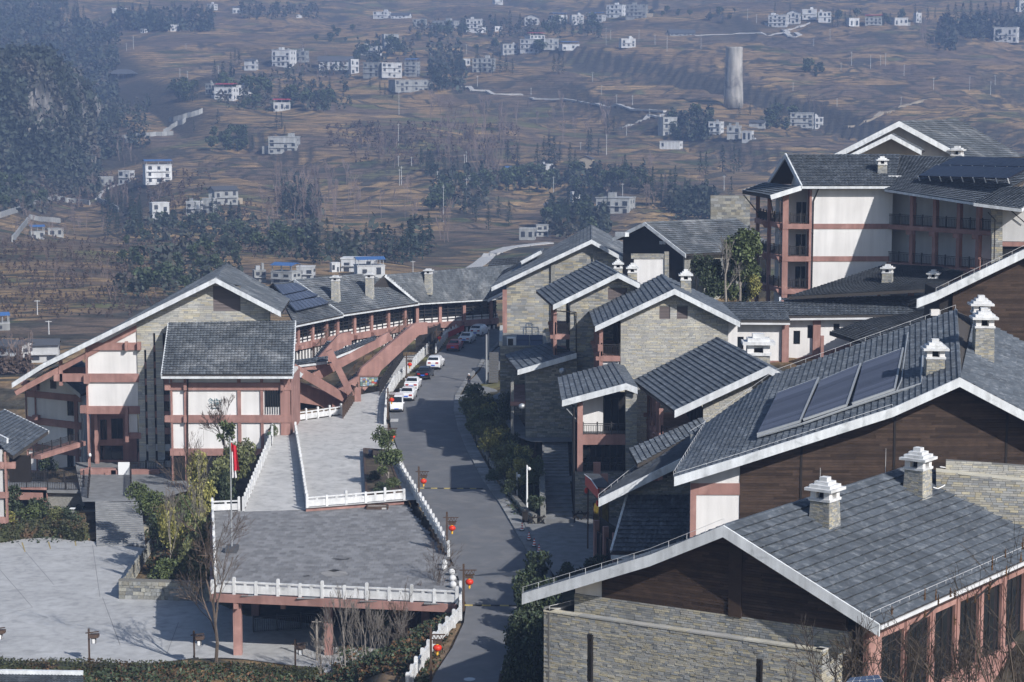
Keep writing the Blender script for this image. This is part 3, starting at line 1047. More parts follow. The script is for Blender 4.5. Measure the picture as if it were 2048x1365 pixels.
# pavers
ux = (pl_fr - pl_fl).normalized(); uy = V((0, 1, 0))
dp = [(p.x, p.y) for p in deck]
near, rest = [], MB()
pw, pd = 0.8, 0.5
px0, py0 = pl_fl.x - 1, pl_fr.y - 1.5
gx, gy = [], []
for i in range(-18, 60):
 for j in range(-2, 45):
  x = pl_fl.x + (i + (0.5 if j % 2 else 0) + 0.5) * pd
  y = pl_fr.y + (j + .5) * pw
  gx.append(x); gy.append(y)
ins = inpoly(np.array(gx), np.array(gy), dp)
cells = [(gx[i], gy[i]) for i in range(len(gx)) if ins[i]]
cells.sort(key=lambda c: c[1])
pav = MB(); pav.box((-pd / 2 + .008, -pw / 2 + .008, -0.05), (pd - .016, 0, 0), (0, pw - .016, 0), (0, 0, 0.05))
pav_me = pav.mesh('paver', 'paver')
base = wloc(plaza)
for k, (x, y) in enumerate(cells):
 dz = random.uniform(-.006, .006)
 if k < 300:
  o = bpy.data.objects.new('paver', pav_me); o.parent = plaza
  o.location = V((x, y, PLZ + dz)) - base
  COL.objects.link(o)
 else:
  rest.box((x - pd / 2 + .008, y - pw / 2 + .008, PLZ - 0.05 + dz), (pd - .016, 0, 0), (0, pw - .016, 0), (0, 0, 0.05))
o = rest.build('pavers', 'paver', plaza); o['kind'] = 'stuff'
def stain(uvs, m):
 mb = MB(); mb.poly([PZ(u, v, PLZ + .012) for u, v in uvs]); mb.build('stain', m, plaza)
mat('stain_dark', (0.05, 0.05, 0.052), 0.9, noise=(3, .3))
mat('stain_pale', (0.23, 0.225, 0.22), 0.9, noise=(1.5, .25))
stain([(640, 1146), (660, 1141), (690, 1142), (697, 1149), (680, 1154), (650, 1153)], 'stain_pale')
stain([(655, 1142), (668, 1138.5), (684, 1141), (668, 1144)], 'stain_dark')
stain([(662, 1118), (672, 1117), (690, 1118.5), (699, 1116), (698, 1119), (680, 1121)], 'stain_dark')
stain([(605, 1152), (618, 1150.5), (620, 1153), (608, 1154)], 'stain_dark')
# columns and brackets under the front edge
for (u, w_, big) in ((472, .62, True), (566, .34, False), (655, .62, True), (850, .62, True)):
 p = PZ(u, 1205, PLZ - .6) + V((0, 0.7, 0))
 mb = MB()
 if big:
  mb.cbox((p.x, p.y, lot_z(p.y) - .4), w_, w_, PLZ - .4 - lot_z(p.y) + .35)
  mb.build('column', 'pink', plaza)
  mb = MB()
 mb.cbox((p.x, p.y - .55, PLZ - 1.1), .36, .5, .5)
 mb.build('bracket', 'pink', plaza)
for (x, y) in ((-21, 160), (-14.5, 160), (-7, 162), (-21, 171), (-13, 171)):
 mb = MB(); mb.cbox((x, y, lot_z(y) - .8), .62, .62, PLZ - .4 - lot_z(y) + .8); mb.build('column', 'pink', plaza)
# dark railing along the drive below
mb = MB()
railing(mb, (-20.4, 154, -3.8), (-9.5, 157.0, -3.8), 1.25, .17, 1.8)
tag(mb.build('drive_railing', 'dark_metal'), 'black metal railing in the shade beneath the plaza deck', 'railing')
# abutment between the deck and the road
mb = MB()
pts = [PZ(914, 1208, PLZ - .65), PZ(917, 1165, PLZ - .65), pl_mr - EZ * .65, pl_br - EZ * .65]
for a, b in zip(pts, pts[1:]):
 n = (b - a).normalized().cross(EZ)
 mb.box(V((a.x, a.y, -4.5)), V((b.x - a.x, b.y - a.y, 0)), n * -.4, EZ * (PLZ - .65 + 4.5))
tag(mb.build('abutment_wall', 'stone_grey'), 'dark retaining wall holding the road beside the plaza deck', 'wall')
# ---------------------------------------------------------------- forecourt and ramp
mb = MB(); mb.poly([p + EZ * .03 for p in fore_pts])
o = mb.build('forecourt_pavement', 'concrete'); o['kind'] = 'structure'
r0, r1 = PZ(488, 1024, PLZ + .02), PZ(612, 1020, PLZ + .02)
m0, m1 = PR(515, 955, -.25), PR(603, 955, -.25)
t0, t1 = PR(543, 888, .035), PR(594, 880, .035)
mb = MB()
mb.poly([r0, r1, m1, m0]); mb.poly([m0, m1, t1, t0]); mb.poly([t0, t1, PR(589, 864, .035), PR(549, 850, .035)])
o = mb.build('ramp_pavement', 'concrete'); o['kind'] = 'structure'
# retaining faces below ramp and forecourt
mb = MB()
def skirt(mb, pts, z0, th=.3, flip=1):
 for a, b in zip(pts, pts[1:]):
  n = (b - a).normalized().cross(EZ) * flip
  A, B = V((a.x, a.y, z0)), V((b.x, b.y, z0))
  mb.prism([A, B, b - EZ * .03, a - EZ * .03], -n * th)
skirt(mb, [PR(548, 850), t0, m0, r0], -5.0, .3, 1)
tag(mb.build('ramp_wall', 'grey_wall'), 'plain retaining wall under the left edge of the pale ramp', 'wall')
mb = MB()
a, b = PR(612, 1017, 0), PR(808, 1001, 0)
mb.box(V((a.x, a.y, PLZ + .003)), V((b.x - a.x, b.y - a.y, 0)), V((0, .3, 0)), EZ * max(.25, a.z - PLZ))
tag(mb.build('forecourt_plinth', 'pink'), 'low pink plinth between the plaza paving and the forecourt railing', 'plinth')
# ---------------------------------------------------------------- white stone balustrades
BAL_N = 0
def balustrade(pts, label, spacing=1.75, tall=None, h=1.0, dark=False, start=0):
 pts = [V(p) for p in pts]
 rt = thing('stone_balustrade', label, 'balustrade', pts[0], 'white stone balustrades')
 segs = []
 for a, b in zip(pts, pts[1:]):
  L = (b - a).length
  k = max(1, round(L / spacing))
  for j in range(k):
   segs.append((a.lerp(b, j / k), a.lerp(b, (j + 1) / k)))
 nodes = [segs[0][0]] + [s[1] for s in segs]
 for i, p in enumerate(nodes):
  mb = MB()
  hh = h + (.3 if (tall is None or (i + start) % tall == 0) else .04)
  d = (nodes[min(i + 1, len(nodes) - 1)] - nodes[max(i - 1, 0)]); d.z = 0; d.normalize()
  sd = d.cross(EZ)
  mb.cbox(p - EZ * .05, .22, .22, hh, d, sd)
  mb.cbox(p + EZ * (hh - .05), .17, .17, .06, d, sd)
  mb.build('post', 'white_stone', rt)
 for a, b in segs:
  d = (b - a); dn = V((d.x, d.y, 0)).normalized(); sd = dn.cross(EZ)
  e = dn * .11
  mb = MB()
  mb.box(a + e - sd * .05 + EZ * .1, d - e * 2, sd * .1, EZ * (h - .42))
  mb.build('panel', 'white_stone', rt)
  mb = MB()
  mb.box(a + e - sd * .08 + EZ * (h - .14), d - e * 2, sd * .16, EZ * .12)
  for t in (.5,):
   p = a.lerp(b, t)
   mb.cbox(p + EZ * (h - .33), .2, .1, .2, dn, sd)
  mb.build('top_rail', 'white_stone', rt)
 return rt
balustrade([pl_fl, pl_fr], 'long white stone balustrade along the front edge of the grey plaza', 1.78, 2, start=1)
balustrade([pl_fl + V((0, 1.7, 0)), pl_bl], 'white stone balustrade seen end-on along the leftmost edge of the plaza', 1.78, 2)
balustrade([pl_bl, PZ(478, 1022, PLZ)], 'short white balustrade by the flagpole at the plaza back corner', 2.3)
balustrade([PZ(487, 1022, PLZ), m0, t0, PR(549, 850)], 'white stone balustrade climbing along the outer side of the ramp', 1.7)
balustrade([PR(551, 848), PR(612, 840), PR(682, 830)], 'white balustrade at the top of the forecourt below the pink building', 1.9)
balustrade([PR(591, 868), m1 + V((.1, 0, 0)), PZ(614, 1016, PLZ + .1)], 'thin white balustrade dividing the ramp from the forecourt', 1.7)
balustrade([PR(614, 1016), PR(808, 1000)], 'white balustrade with pink base between the forecourt and the plaza', 1.7, 2)
balustrade([PR(788, 927), PR(815, 972), PR(846, 1022), PR(872, 1066), PR(897, 1113)], 'white stone balustrade running beside the road from tree to plaza corner', 1.75)
balustrade([PR(921, 1196), PR(921, 1240), PR(880, 1285), PR(832, 1352), PR(815, 1385)], 'white stone balustrade curving along the lower shaded road', 1.75)
balustrade([PR(770, 850), PR(774, 800), PR(788, 772), PR(817, 746), PR(839, 722), PR(858, 703)], 'white stone balustrade behind the row of parked white cars', 1.75)
balustrade([PR(872, 706), PR(893, 677), PR(918, 664), PR(940, 656)], 'grey-white balustrade behind the red car on the upper road', 1.75)
# five pale stone balls
for (u, v, r_, lb) in ((888.5, 1132, .25, 'topmost pale stone ball by the end of the roadside balustrade'), (888, 1141, .25, 'second pale stone ball from the top at the plaza corner'),
      (903.5, 1151, .26, 'third pale stone ball from the top at the plaza corner'), (905, 1164, .27, 'fourth pale stone ball from the top at the plaza corner'), (906, 1176, .26, 'lowest pale stone ball beside the front balustrade')):
 p = PZ(u, v, PLZ + .0)
 mb = MB()
 mb.lathe(p, [(r_ * math.sin(math.pi * t / 8) + .012, r_ - r_ * math.cos(math.pi * t / 8)) for t in range(9)], 12)
 mb.lathe(p, [(r_ * .5, 0), (r_ * .5, .04)], 10)
 tag(mb.build('stone_ball', 'white_stone', smooth=True), lb, 'stone ball', 'stone balls at the plaza corner')
# ---------------------------------------------------------------- courtyard, stairs and beds on the right
mb = MB(); yd = [PZ(u, v, YARD_Z) for u, v in YARD]
mb.poly([p for p in yd]); o = mb.build('courtyard_pavement', 'step'); o['kind'] = 'structure'
def stairs(name, label, p0, p1, w, n, m='step', side=None, solid=1.2):
 """n steps from p0 (middle of the bottom edge) to p1 (middle of the top edge)"""
 p0, p1 = V(p0), V(p1)
 d = V((p1.x - p0.x, p1.y - p0.y, 0)); L = d.length; d.normalize()
 sd = d.cross(EZ)
 rt = thing(name, label, 'stairs', p0)
 h = (p1.z - p0.z) / n
 for i in range(n):
  a = p0 + d * (L * i / n) + EZ * (h * (i + 1))
  mb = MB()
  mb.box(a - sd * (w / 2) - EZ * (h + .25), d * (L / n + .25), sd * w, EZ * (h + .25))
  mb.build('step', m, rt)
 return rt
stairs('stone_stairs', 'broad dark stone stairs climbing from the courtyard between shrubs and stone house', PZ(1118, 1042, YARD_Z), PZ(1112, 962, 2.9), 2.6, 10)
stairs('stone_stairs', 'upper flight of stone stairs rising to the walkway beside the stone house', PZ(1112, 955, 2.95), PZ(1110, 882, 4.7), 2.5, 12)
mb = MB(); mb.poly([PZ(1080, 963, 2.93), PZ(1150, 963, 2.93), PZ(1150, 952, 2.93), PZ(1080, 952, 2.93)]); o = mb.build('stair_landing_pavement', 'step'); o['kind'] = 'structure'
mb = MB(); mb.poly([PZ(u, v, 4.85) for u, v in ((1062, 884), (1150, 884), (1150, 868), (1060, 870), (1040, 838), (1020, 800), (1000, 785), (985, 792), (1000, 830), (1030, 872))])
o = mb.build('walkway_pavement', 'step'); o['kind'] = 'structure'
# low dry-stone wall that holds the shrub bed along the kerb
rt = thing('bed_wall', 'low rough stone wall holding the shrub bed along the curving kerb', 'wall', PR(960, 930))
wl = [PR(u, v) + V((0, 0, 0)) for u, v in ((920, 812), (924, 850), (942, 895), (972, 950), (1004, 1002), (1030, 1036), (1046, 1046))]
core, ms = MB(), MB()
for a, b in zip(wl, wl[1:]):
 a = a + V((.9, .2, 0)); b = b + V((.9, .2, 0))
 d = V((b.x - a.x, b.y - a.y, 0)); L = d.length; d.normalize()
 n = d.cross(EZ)
 if n.x > 0: n = -n
 z = min(a.z, b.z) - .1
 core.box(V((a.x, a.y, z)), d * L, -n * .35, EZ * .8)
 stones(ms, V((a.x, a.y, 0)), d, n, [(0, z), (L, z), (L, z + .8), (0, z + .8)], hr=(.16, .3), lr=(.25, .6), proud=.08)
core.build('core', 'mortar', rt); o = ms.build('stones', 'stone_grey', rt); o['kind'] = 'stuff'
# side wall of the stairs
rt = thing('stair_wall', 'narrow stone wall on the outer side of the dark stairs', 'wall', PZ(1085, 1045, YARD_Z))
core, ms = MB(), MB()
a, b = PZ(1086, 1040, YARD_Z), PZ(1084, 960, 2.8)
d = V((b.x - a.x, b.y - a.y, 0)); L = d.length; d.normalize()
for sgn in (1, -1):
 n = d.cross(EZ) * sgn
 ex = d if sgn > 0 else -d
 o0 = a if sgn > 0 else b
 pl = [(0, 1.2), (L, 1.2), (L, 3.9), (0, 2.5)] if sgn > 0 else [(0, 1.2), (L, 1.2), (L, 2.5), (0, 3.9)]
 stones(ms, V((o0.x, o0.y, 0)) + n * .22, ex, n, pl, hr=(.18, .3), lr=(.3, .6), proud=.06)
n = d.cross(EZ)
core.prism([V((a.x, a.y, 1.2)) - n * .22, V((b.x, b.y, 1.2)) - n * .22, V((b.x, b.y, 3.9)) - n * .22, V((a.x, a.y, 2.5)) - n * .22], n * .44)
core.build('core', 'stone_grey', rt); o = ms.build('stones', 'stone_grey', rt); o['kind'] = 'stuff'
# ================================================================ the hotel buildings on the right
def split_tiles(root, E0, E1, R1, R0, row, w, humps, count, tm='tile', step=0.13, lift=.03):
 """a parallelogram of tiles: the first rows (nearest the eave) as single tiles that share one mesh, the rest joined"""
 E0, E1, R0, R1 = V(E0), V(E1), V(R0), V(R1)
 rows = max(1, round((R0 - E0).length / row)); cols = max(1, round((E1 - E0).length / w))
 one = MB()
 du, dv = (E1 - E0) / cols, (R0 - E0) / rows
 tile_patch(one, E0 * 0, du, du + dv * 1.0, dv, row * 10, w * 10, step=step, humps=humps, jit=0, lift=lift, hum=.075)
 me = one.mesh('roof_tile', tm)
 off = wloc(root)
 rest = MB()
 n = 0
 nv = np.array(one.v)
 for i in range(rows):
  for j in range(cols):
   p = E0 + du * j + dv * i
   nz = random.uniform(-.014, .014)
   if n < count:
    o = bpy.data.objects.new('roof_tile', me); o.parent = root
    o.location = p - off + EZ * nz
    COL.objects.link(o)
    n += 1
   else:
    k = len(rest.v)
    rest.v.extend([tuple(q) for q in (nv + np.array(p + EZ * nz)).tolist()])
    rest.f.extend([tuple(x + k for x in f) for f in one.f])
 o = rest.build('roof_tiles', tm, root)
 o['kind'] = 'stuff'
def rail_rods(root, pts, h=.28, name='lightning_rod', gap=1.1, r=.014):
 mb = MB()
 for a, b in zip(pts, pts[1:]):
  a, b = V(a), V(b)
  mb.tube(a + EZ * h, b + EZ * h, r, r, 4)
  k = max(1, int((b - a).length / gap))
  for i in range(k + 1):
   p = a.lerp(b, i / k)
   mb.tube(p, p + EZ * h, r, r, 4)
 return mb.build(name, 'gutter', root)
def on_plane(u, v, p, n):
 d = ray(u, v)
 return CAM + d * ((V(p) - CAM).dot(n) / d.dot(n))
# ---------------------------------------------------------------- the near building with the dark plank gable
F7 = Frame(1446, 108, 30, 37.5)
B7 = thing('gable_hall', 'nearest stone building with dark plank gable and two stepped chimneys on its tile roof', 'building', (13, 108, -1.5))
L7 = 24.0
fp = [F7.pt(1046, 1190), F7.pt(1301, 1113), F7.pt(1448, 1054), F7.pt(1760, 1252)]
bp = [p + F7.ey * L7 for p in fp]
ro7 = gable_roof(B7, fp, bp, 2, -F7.n, row=.52, w=.30, humps=1, fas=.66, right=False, th=.3)
split_tiles(ro7, fp[3], bp[3], bp[2], fp[2], .58, .34, 2, 300)
mb = MB(); mb.beam(fp[3] - EZ * .1, bp[3] - EZ * .1, .2, .2); mb.build('gutter', 'gutter', ro7)
rail_rods(ro7, [fp[0] + EZ * .12, fp[1] + EZ * .12, fp[2] + EZ * .12], .34)
rail_rods(ro7, [fp[3].lerp(fp[2], .06) + EZ * .12, bp[3].lerp(bp[2], .06) + EZ * .12], .25)
mb = MB()
for t in (.45, .8):
 p = fp[2].lerp(bp[2], t); mb.tube(p, p + EZ * 1.7, .018, .01, 5)
mb.build('lightning_mast', 'gutter', ro7)
front7 = [F7.ac(u, v) for u, v in ((1046, 1190), (1301, 1113), (1448, 1054), (1760, 1252))]
def roof_c(front, a):
 for (a0, c0), (a1, c1) in zip(front, front[1:]):
  if a0 <= a <= a1:
   return c0 + (c1 - c0) * (a - a0) / (a1 - a0)
 return front[0][1] if a < front[0][0] else front[-1][1]
WB = 1.25
aL, cL = F7.ac(1204, 1195, WB); aR, cR = F7.ac(1692, 1262, WB)
cB = (cL + cR) / 2
gw = [(aL, cB), (aR, cB), (aR, roof_c(front7, aR) - .25), (0.02, front7[2][1] - .25), (front7[1][0], front7[1][1] - .25), (aL, roof_c(front7, aL) - .25)]
mb = MB(); mb.prism([F7.W(a, WB, c) for a, c in gw], F7.ey * .3); gwall = mb.build('gable_wall', 'black_wood', B7)
rg = random.Random(3)
planks(gwall, F7, gw, WB, .155, (1.5, 3.2), rng=rg)
# raised strip and thin joint rails on the planks
a0, _ = F7.ac(1460, 1100, WB); a1, _ = F7.ac(1486, 1100, WB)
mb = MB(); mb.box(F7.W(a0, WB, cB - .05) - F7.n * .16, F7.ex * (a1 - a0), F7.n * .1, EZ * (roof_c(front7, a1) - .4 - cB)); mb.build('pilaster', 'wood', B7)
# white plaster end of the gable and the soffit beam
mb = MB(); aw, _ = F7.ac(1150, 1195, WB)
mb.prism([F7.W(a, WB + .02, c) for a, c in ((aw, cB - .5), (aL, cB - .5), (aL, roof_c(front7, aL) - .3), (aw, roof_c(front7, aw) - .3))], F7.ey * .3); mb.build('wall', 'white_wall', B7)
# stone band under the planks
bt = cB - 1.25
stone_wall_ac(B7, F7, [(aw, bt), (aR + .2, bt), (aR + .2, cB), (aw, cB)], WB - .06, .4, mat_='stone', hr=(.1, .17), lr=(.25, .6), rng=rg)
# lower stone block in front with a parapet; the largest stones are single pieces
bl = .15
aA, cA = F7.ac(1088, 1224, bl); aC, cC = F7.ac(1644, 1303, bl)
ct = (cA + cC) / 2
mb = MB()
mb.box(F7.W(aA, bl, -2), F7.ex * (aC - aA), F7.ey * .4, EZ * (ct + 2))
blk = mb.build('stone_block', 'mortar', B7)
mb = MB(); mb.box(F7.W(aA + .05, bl + .39, bt - .6), F7.ex * (aC - aA - .1), F7.ey * 1.4, EZ * .6); mb.build('terrace', 'concrete', blk)
sz = []
zv = F7.ac(1300, 1400, bl)[1]
slit = []
for (u0, v0, v1) in ((1175, 1268, 1362), (1513, 1318, 1420)):
 a_, c_ = F7.ac(u0, v0, bl); slit.append((a_, a_ + .32, F7.ac(u0, v1, bl)[1], c_))
stones(None, F7.o + F7.ey * bl, F7.ex, -F7.n, [(aA, zv), (aC, zv), (aC, ct), (aA, ct)], hr=(.085, .145), lr=(.2, .6), holes=slit, gap=.007, proud=.045, rng=rg, sizes=sz)
sz.sort(key=lambda s: -s[1] * s[2])
off = wloc(blk)
rest = MB()
for i, (A, l, h, p) in enumerate(sz):
 q = MB() if i < 300 else rest
 q.box(A + F7.n * .05, F7.ex * l, -F7.n * (.05 + p), EZ * h)
 if i < 300:
  q.build('stone', 'stone', blk)
o = rest.build('stones', 'stone', blk); o['kind'] = 'stuff'
for h in slit:
 mb = MB(); mb.box(F7.W(h[0] - .02, bl - .012, h[2]), F7.ex * (h[1] - h[0]), F7.ey * .2, EZ * (h[3] - h[2])); mb.build('slit_window', 'glass', blk)
 mb = MB(); mb.box(F7.W(h[1] - .02, bl - .1, h[2]), F7.ex * .1, F7.ey * .12, EZ * (h[3] - h[2])); mb.build('drain_pipe', 'dark_metal', blk)
# coping, returns at both ends
mb = MB()
k = int((aC - aA) / 1.1)
for i in range(k):
 x0 = aA + (aC - aA) * i / k
 mb.box(F7.W(x0 + .01, bl - .07, ct), F7.ex * ((aC - aA) / k - .02), F7.ey * .5, EZ * .09)
mb.build('coping', 'stone_pale', blk)
FR = Frame(0, 0, 30 - 90, 37.5, o=F7.W(aC, bl, 0))        # right end, seen from the right
FRs = Frame(0, 0, 90 - 180 + 37.5, None, o=F7.W(aC, bl, 0))
for (aa, sgn) in ((aC, 1), (aA, -1)):
 o0 = F7.W(aa, bl, 0)
 nn = F7.ey.cross(EZ) * sgn
 ex = F7.ey if sgn > 0 else -F7.ey
 oo = o0 if sgn > 0 else o0 + F7.ey * 3.2
 ms, mc = MB(), MB()
 stones(ms, oo, ex, nn, [(0, -1), (3.2, -1), (3.2, ct + (.0 if sgn > 0 else .25)), (0, ct)], hr=(.1, .18), lr=(.28, .7), rng=rg)
 mc.box(oo + EZ * -1, ex * 3.2, -nn * .4, EZ * (ct + 1))
 w_ = mc.build('end_wall', 'mortar', B7); o = ms.build('stone_facing', 'stone', w_); o['kind'] = 'stuff'
 mc = MB(); mc.box(oo + EZ * ct + nn * .05, ex * 3.2, -nn * .5, EZ * .09); mc.build('coping', 'stone_pale', w_)
rail_rods(B7, [F7.W(aA + .3, bl + .1, ct + .09), F7.W(aA + 1.6, bl + 2.2, ct + .4)], .25)
# right-hand long side under the eave: pink frame with deep windows
a_side = front7[3][0] - 1.5
S7 = Frame(0, 0, 37.5 - 90, None, o=F7.W(a_side, 0, 0))
et = front7[3][1] - .35
wins = []
x = 3.4
while x < L7 - 2:
 wins.append((x, x + 2.7, et - 5.5, et - 1.25)); x += 3.3
mb = MB(); holed(mb, S7, [(1.9, -2), (L7, -2), (L7, et), (1.9, et)], 0, .35, wins)
mb.build('side_wall', 'pink', B7)
for h in wins:
 window(B7, S7, *h, .1, mull=1)
 mb = MB(); mb.box(S7.W(h[1] + .12, -.08, -2), S7.ex * .36, S7.n * .08, EZ * (et + 1.9)); mb.build('pilaster', 'pink', B7)
mb = MB(); mb.box(S7.W(1.9, -.08, et - .75), S7.ex * (L7 - 1.9), S7.n * .08, EZ * .5); mb.build('beam', 'pink', B7)
for x in (6.2, 14.4):
 mb = MB(); mb.path([S7.W(x + 2.0, -1.4, et + .2), S7.W(x, -.2, et - 1.5), S7.W(x, -.2, 1)], .06, 6); mb.build('drain_pipe', 'dark_metal', B7)
# its two stepped chimneys
for (u, v, tz, lb) in ((1649, 1060, 1000, 'stepped white chimney over a stone shaft, closer to the bargeboard'), (1835, 1000, 938, 'stepped white chimney over a stone shaft, farther along the ridge')):
 n7 = (bp[3] - fp[3]).cross(fp[2] - fp[3]).normalized()
 p = on_plane(u, v - 12, fp[2], n7)
 top = PY(u, tz, p.y).z
 chimney(B7, (p.x, p.y), p.z - .9, top, 1.22, 38, label=lb, rng=rg, batter=.09)
# cable
mb = MB(); pts = [on_plane(u, v, fp[2] + V((0, .3, .6)), n7) for u, v in ((1866, 975), (1876, 978), (1888, 972), (1897, 962), (1906, 942), (1895, 936), (1880, 934))]
mb.path(pts, .035, 6); mb.build('cable', 'white_metal', B7)
# ---------------------------------------------------------------- the big roof with solar collectors behind it
F6 = Frame(1919, 130, 0)
Y6B = 150.0
B6 = thing('collector_hall', 'large dark plank building with three solar collectors and stepped chimneys on its roof', 'building', (22, 131, 3))
f6 = [F6.pt(u, v) for u, v in ((1348, 957), (1480, 916), (1786, 818), (1919, 758), (2048, 826), (2150, 880))]
b6 = [PY(u, v, Y6B) for u, v in ((1412, 850), (1552, 750), (1790, 664), (1911, 621), (2060, 694), (2160, 744))]
ro6 = gable_roof(B6, f6, b6, 3, V((0, -1, 0)), row=.45, w=.36, humps=1, fas=.62, right=False, th=.3)
# right-hand plane: the nearest tiles as single pieces
mt = MB()
ends = [(f6[4], b6[4], b6[3], f6[3])]
E0, E1, R1_, R0_ = f6[4], b6[4], b6[3], f6[3]
R1p = R0_ + (E1 - E0)
split_tiles(ro6, E0, E1, R1p, R0_, .55, .40, 1, 300)
tile_patch(mt, f6[5], b6[5], b6[4], f6[4], .55, .4)
o = mt.build('roof_tiles', 'tile', ro6); o['kind'] = 'stuff'
rail_rods(ro6, [b6[0] + EZ * .1, b6[1] + EZ * .1, b6[2] + EZ * .1, b6[3] + EZ * .1], .3)
rail_rods(ro6, [f6[0] + V((0, .3, .1)), b6[0] + EZ * .1], .3)
rail_rods(ro6, [f6[0] + V((0, .25, .1)), f6[1] + V((0, .25, .1)), f6[2] + V((0, .25, .1))], .16, gap=2.2)
front6 = [F6.ac(u, v) for u, v in ((1348, 957), (1480, 916), (1786, 818), (1919, 758), (2048, 826), (2150, 880))]
WB6 = 1.6
aw0, _ = F6.ac(1479, 1000, WB6); aw1 = front6[5][0] - .5
zb = 3.0
poly6 = [(aw0, zb), (aw1, zb), (aw1, roof_c(front6, aw1) - .3)] + [(a, c - .3) for a, c in reversed(front6) if aw0 < a < aw1] + [(aw0, roof_c(front6, aw0) - .3)]
mb = MB(); mb.prism([F6.W(a, WB6, c) for a, c in poly6], F6.ey * .3); gwall = mb.build('gable_wall', 'black_wood', B6)
poly6v = [(a, max(c, 7.5)) for a, c in poly6]
planks(gwall, F6, poly6v, WB6, .18, (2.2, 4.6), rng=rg)
for u, v0 in ((1603, 880), (1790, 830), (2014, 838)):
 a, c = F6.ac(u, v0, WB6)
 mb = MB(); mb.box(F6.W(a - .07, WB6 - .09, 6), F6.ex * .15, F6.ey * .05, EZ * (roof_c(front6, a) - .4 - 6)); mb.build('joint_strip', 'black_wood', B6)
# plaster bay with pink frame at its left end
ap, _ = F6.ac(1381, 1000, WB6); ap2, _ = F6.ac(1393, 1000, WB6)
mb = MB(); mb.prism([F6.W(a, WB6 + .02, c) for a, c in ((ap, 2), (aw0, 2), (aw0, roof_c(front6, aw0) - .3), (ap, roof_c(front6, ap) - .3))], F6.ey * .3); mb.build('wall', 'white_wall', B6)
cb1 = F6.ac(1430, 967, WB6)[1]; cb0 = F6.ac(1430, 990, WB6)[1]
mb = MB(); mb.box(F6.W(ap, WB6 - .05, cb0), F6.ex * (aw0 - ap), F6.ey * .07, EZ * (cb1 - cb0)); mb.build('beam', 'pink', B6)
mb = MB(); mb.box(F6.W(ap - .02, WB6 - .09, 2), F6.ex * (ap2 - ap), F6.ey * .1, EZ * (cb1 - 2)); mb.build('pillar', 'pink', B6)
mb = MB(); mb.box(F6.W(ap - .3, WB6 - .4, F6.ac(1400, 1080, WB6)[1] - .6), F6.ex * (aw0 - ap + .2), F6.ey * .5, EZ * .5); mb.build('sill_beam', 'pink', B6)
# side wall under the left eave
mb = MB(); mb.box(F6.W(ap, WB6 + .1, 2), F6.ex * .3, V((1.5, 17, 0)), EZ * (front6[0][1] - 2.2)); mb.build('side_wall', 'stone_grey', B6)
# evacuated-tube solar collectors
n6 = (b6[2] - f6[1]).cross(f6[2] - f6[1]).normalized()
if n6.z < 0: n6 = -n6
pl6 = f6[1].lerp(f6[2], .5)
for (cs_, lb) in ((((1514, 869), (1600, 843), (1637, 756), (1556, 786)), 'solar collector farthest from the ridge'), (((1606, 840), (1693, 811), (1721, 728), (1642, 761)), 'middle solar collector of the three'), (((1704, 808), (1789, 779), (1806, 697), (1727, 726)), 'solar collector closest to the ridge')):
 c4 = [on_plane(u, v, pl6 + n6 * .42, n6) for u, v in cs_]
 mb = MB(); mb.prism(c4, n6 * -.1)
 sc_ = mb.build('solar_collector', 'solar', ro6); sc_['label'] = lb
 mt = MB()
 n = 24
 for i in range(n):
  t0, t1 = (i + .08) / n, (i + .92) / n
  a0, a1 = c4[0].lerp(c4[3], t0), c4[0].lerp(c4[3], t1)
  d0, d1 = c4[1].lerp(c4[2], t0), c4[1].lerp(c4[2], t1)
  m0_, m1_ = (a0 + a1) / 2 + n6 * .07, (d0 + d1) / 2 + n6 * .07
  mt.poly([a0 + n6 * .01, d0 + n6 * .01, m1_, m0_]); mt.poly([m0_, m1_, d1 + n6 * .01, a1 + n6 * .01])
 mt.build('collector_tubes', 'tube_dark', sc_)
 mf = MB()
 mf.beam(c4[0], c4[1], .16, .16); mf.beam(c4[3], c4[2], .1, .1); mf.beam(c4[1], c4[2], .12, .14)
 mf.build('manifold', 'pipe_grey', sc_)
mb = MB()
pts = [on_plane(u, v, pl6 + n6 * .3, n6) for u, v in ((1514, 874), (1605, 848), (1700, 815), (1790, 785), (1843, 768), (1845, 713))]
mb.path(pts, .09, 6)
pts = [on_plane(u, v, pl6 + n6 * .3, n6) for u, v in ((1792, 785), (1803, 760), (1812, 690), (1816, 665))]
mb.path(pts, .05, 6)
mb.build('collector_pipe', 'pipe_grey', ro6)
# chimneys
for (u, vb, vt, y, w_, lb) in ((1872, 760, 719, 134.0, 1.2, 'stepped chimney closest to the solar collectors'), (1970, 700, 657, 138.5, 1.25, 'stepped chimney in front on the far slope of the roof'), (1963.5, 690, 628, 147.0, 1.2, 'stepped chimney behind on the far slope of the roof')):
 p = PY(u, vb, y)
 top = PY(u, vt, y).z
 chimney(B6, (p.x, p.y + .6), p.z - 1.2, top, w_, 4, label=lb, rng=rg)
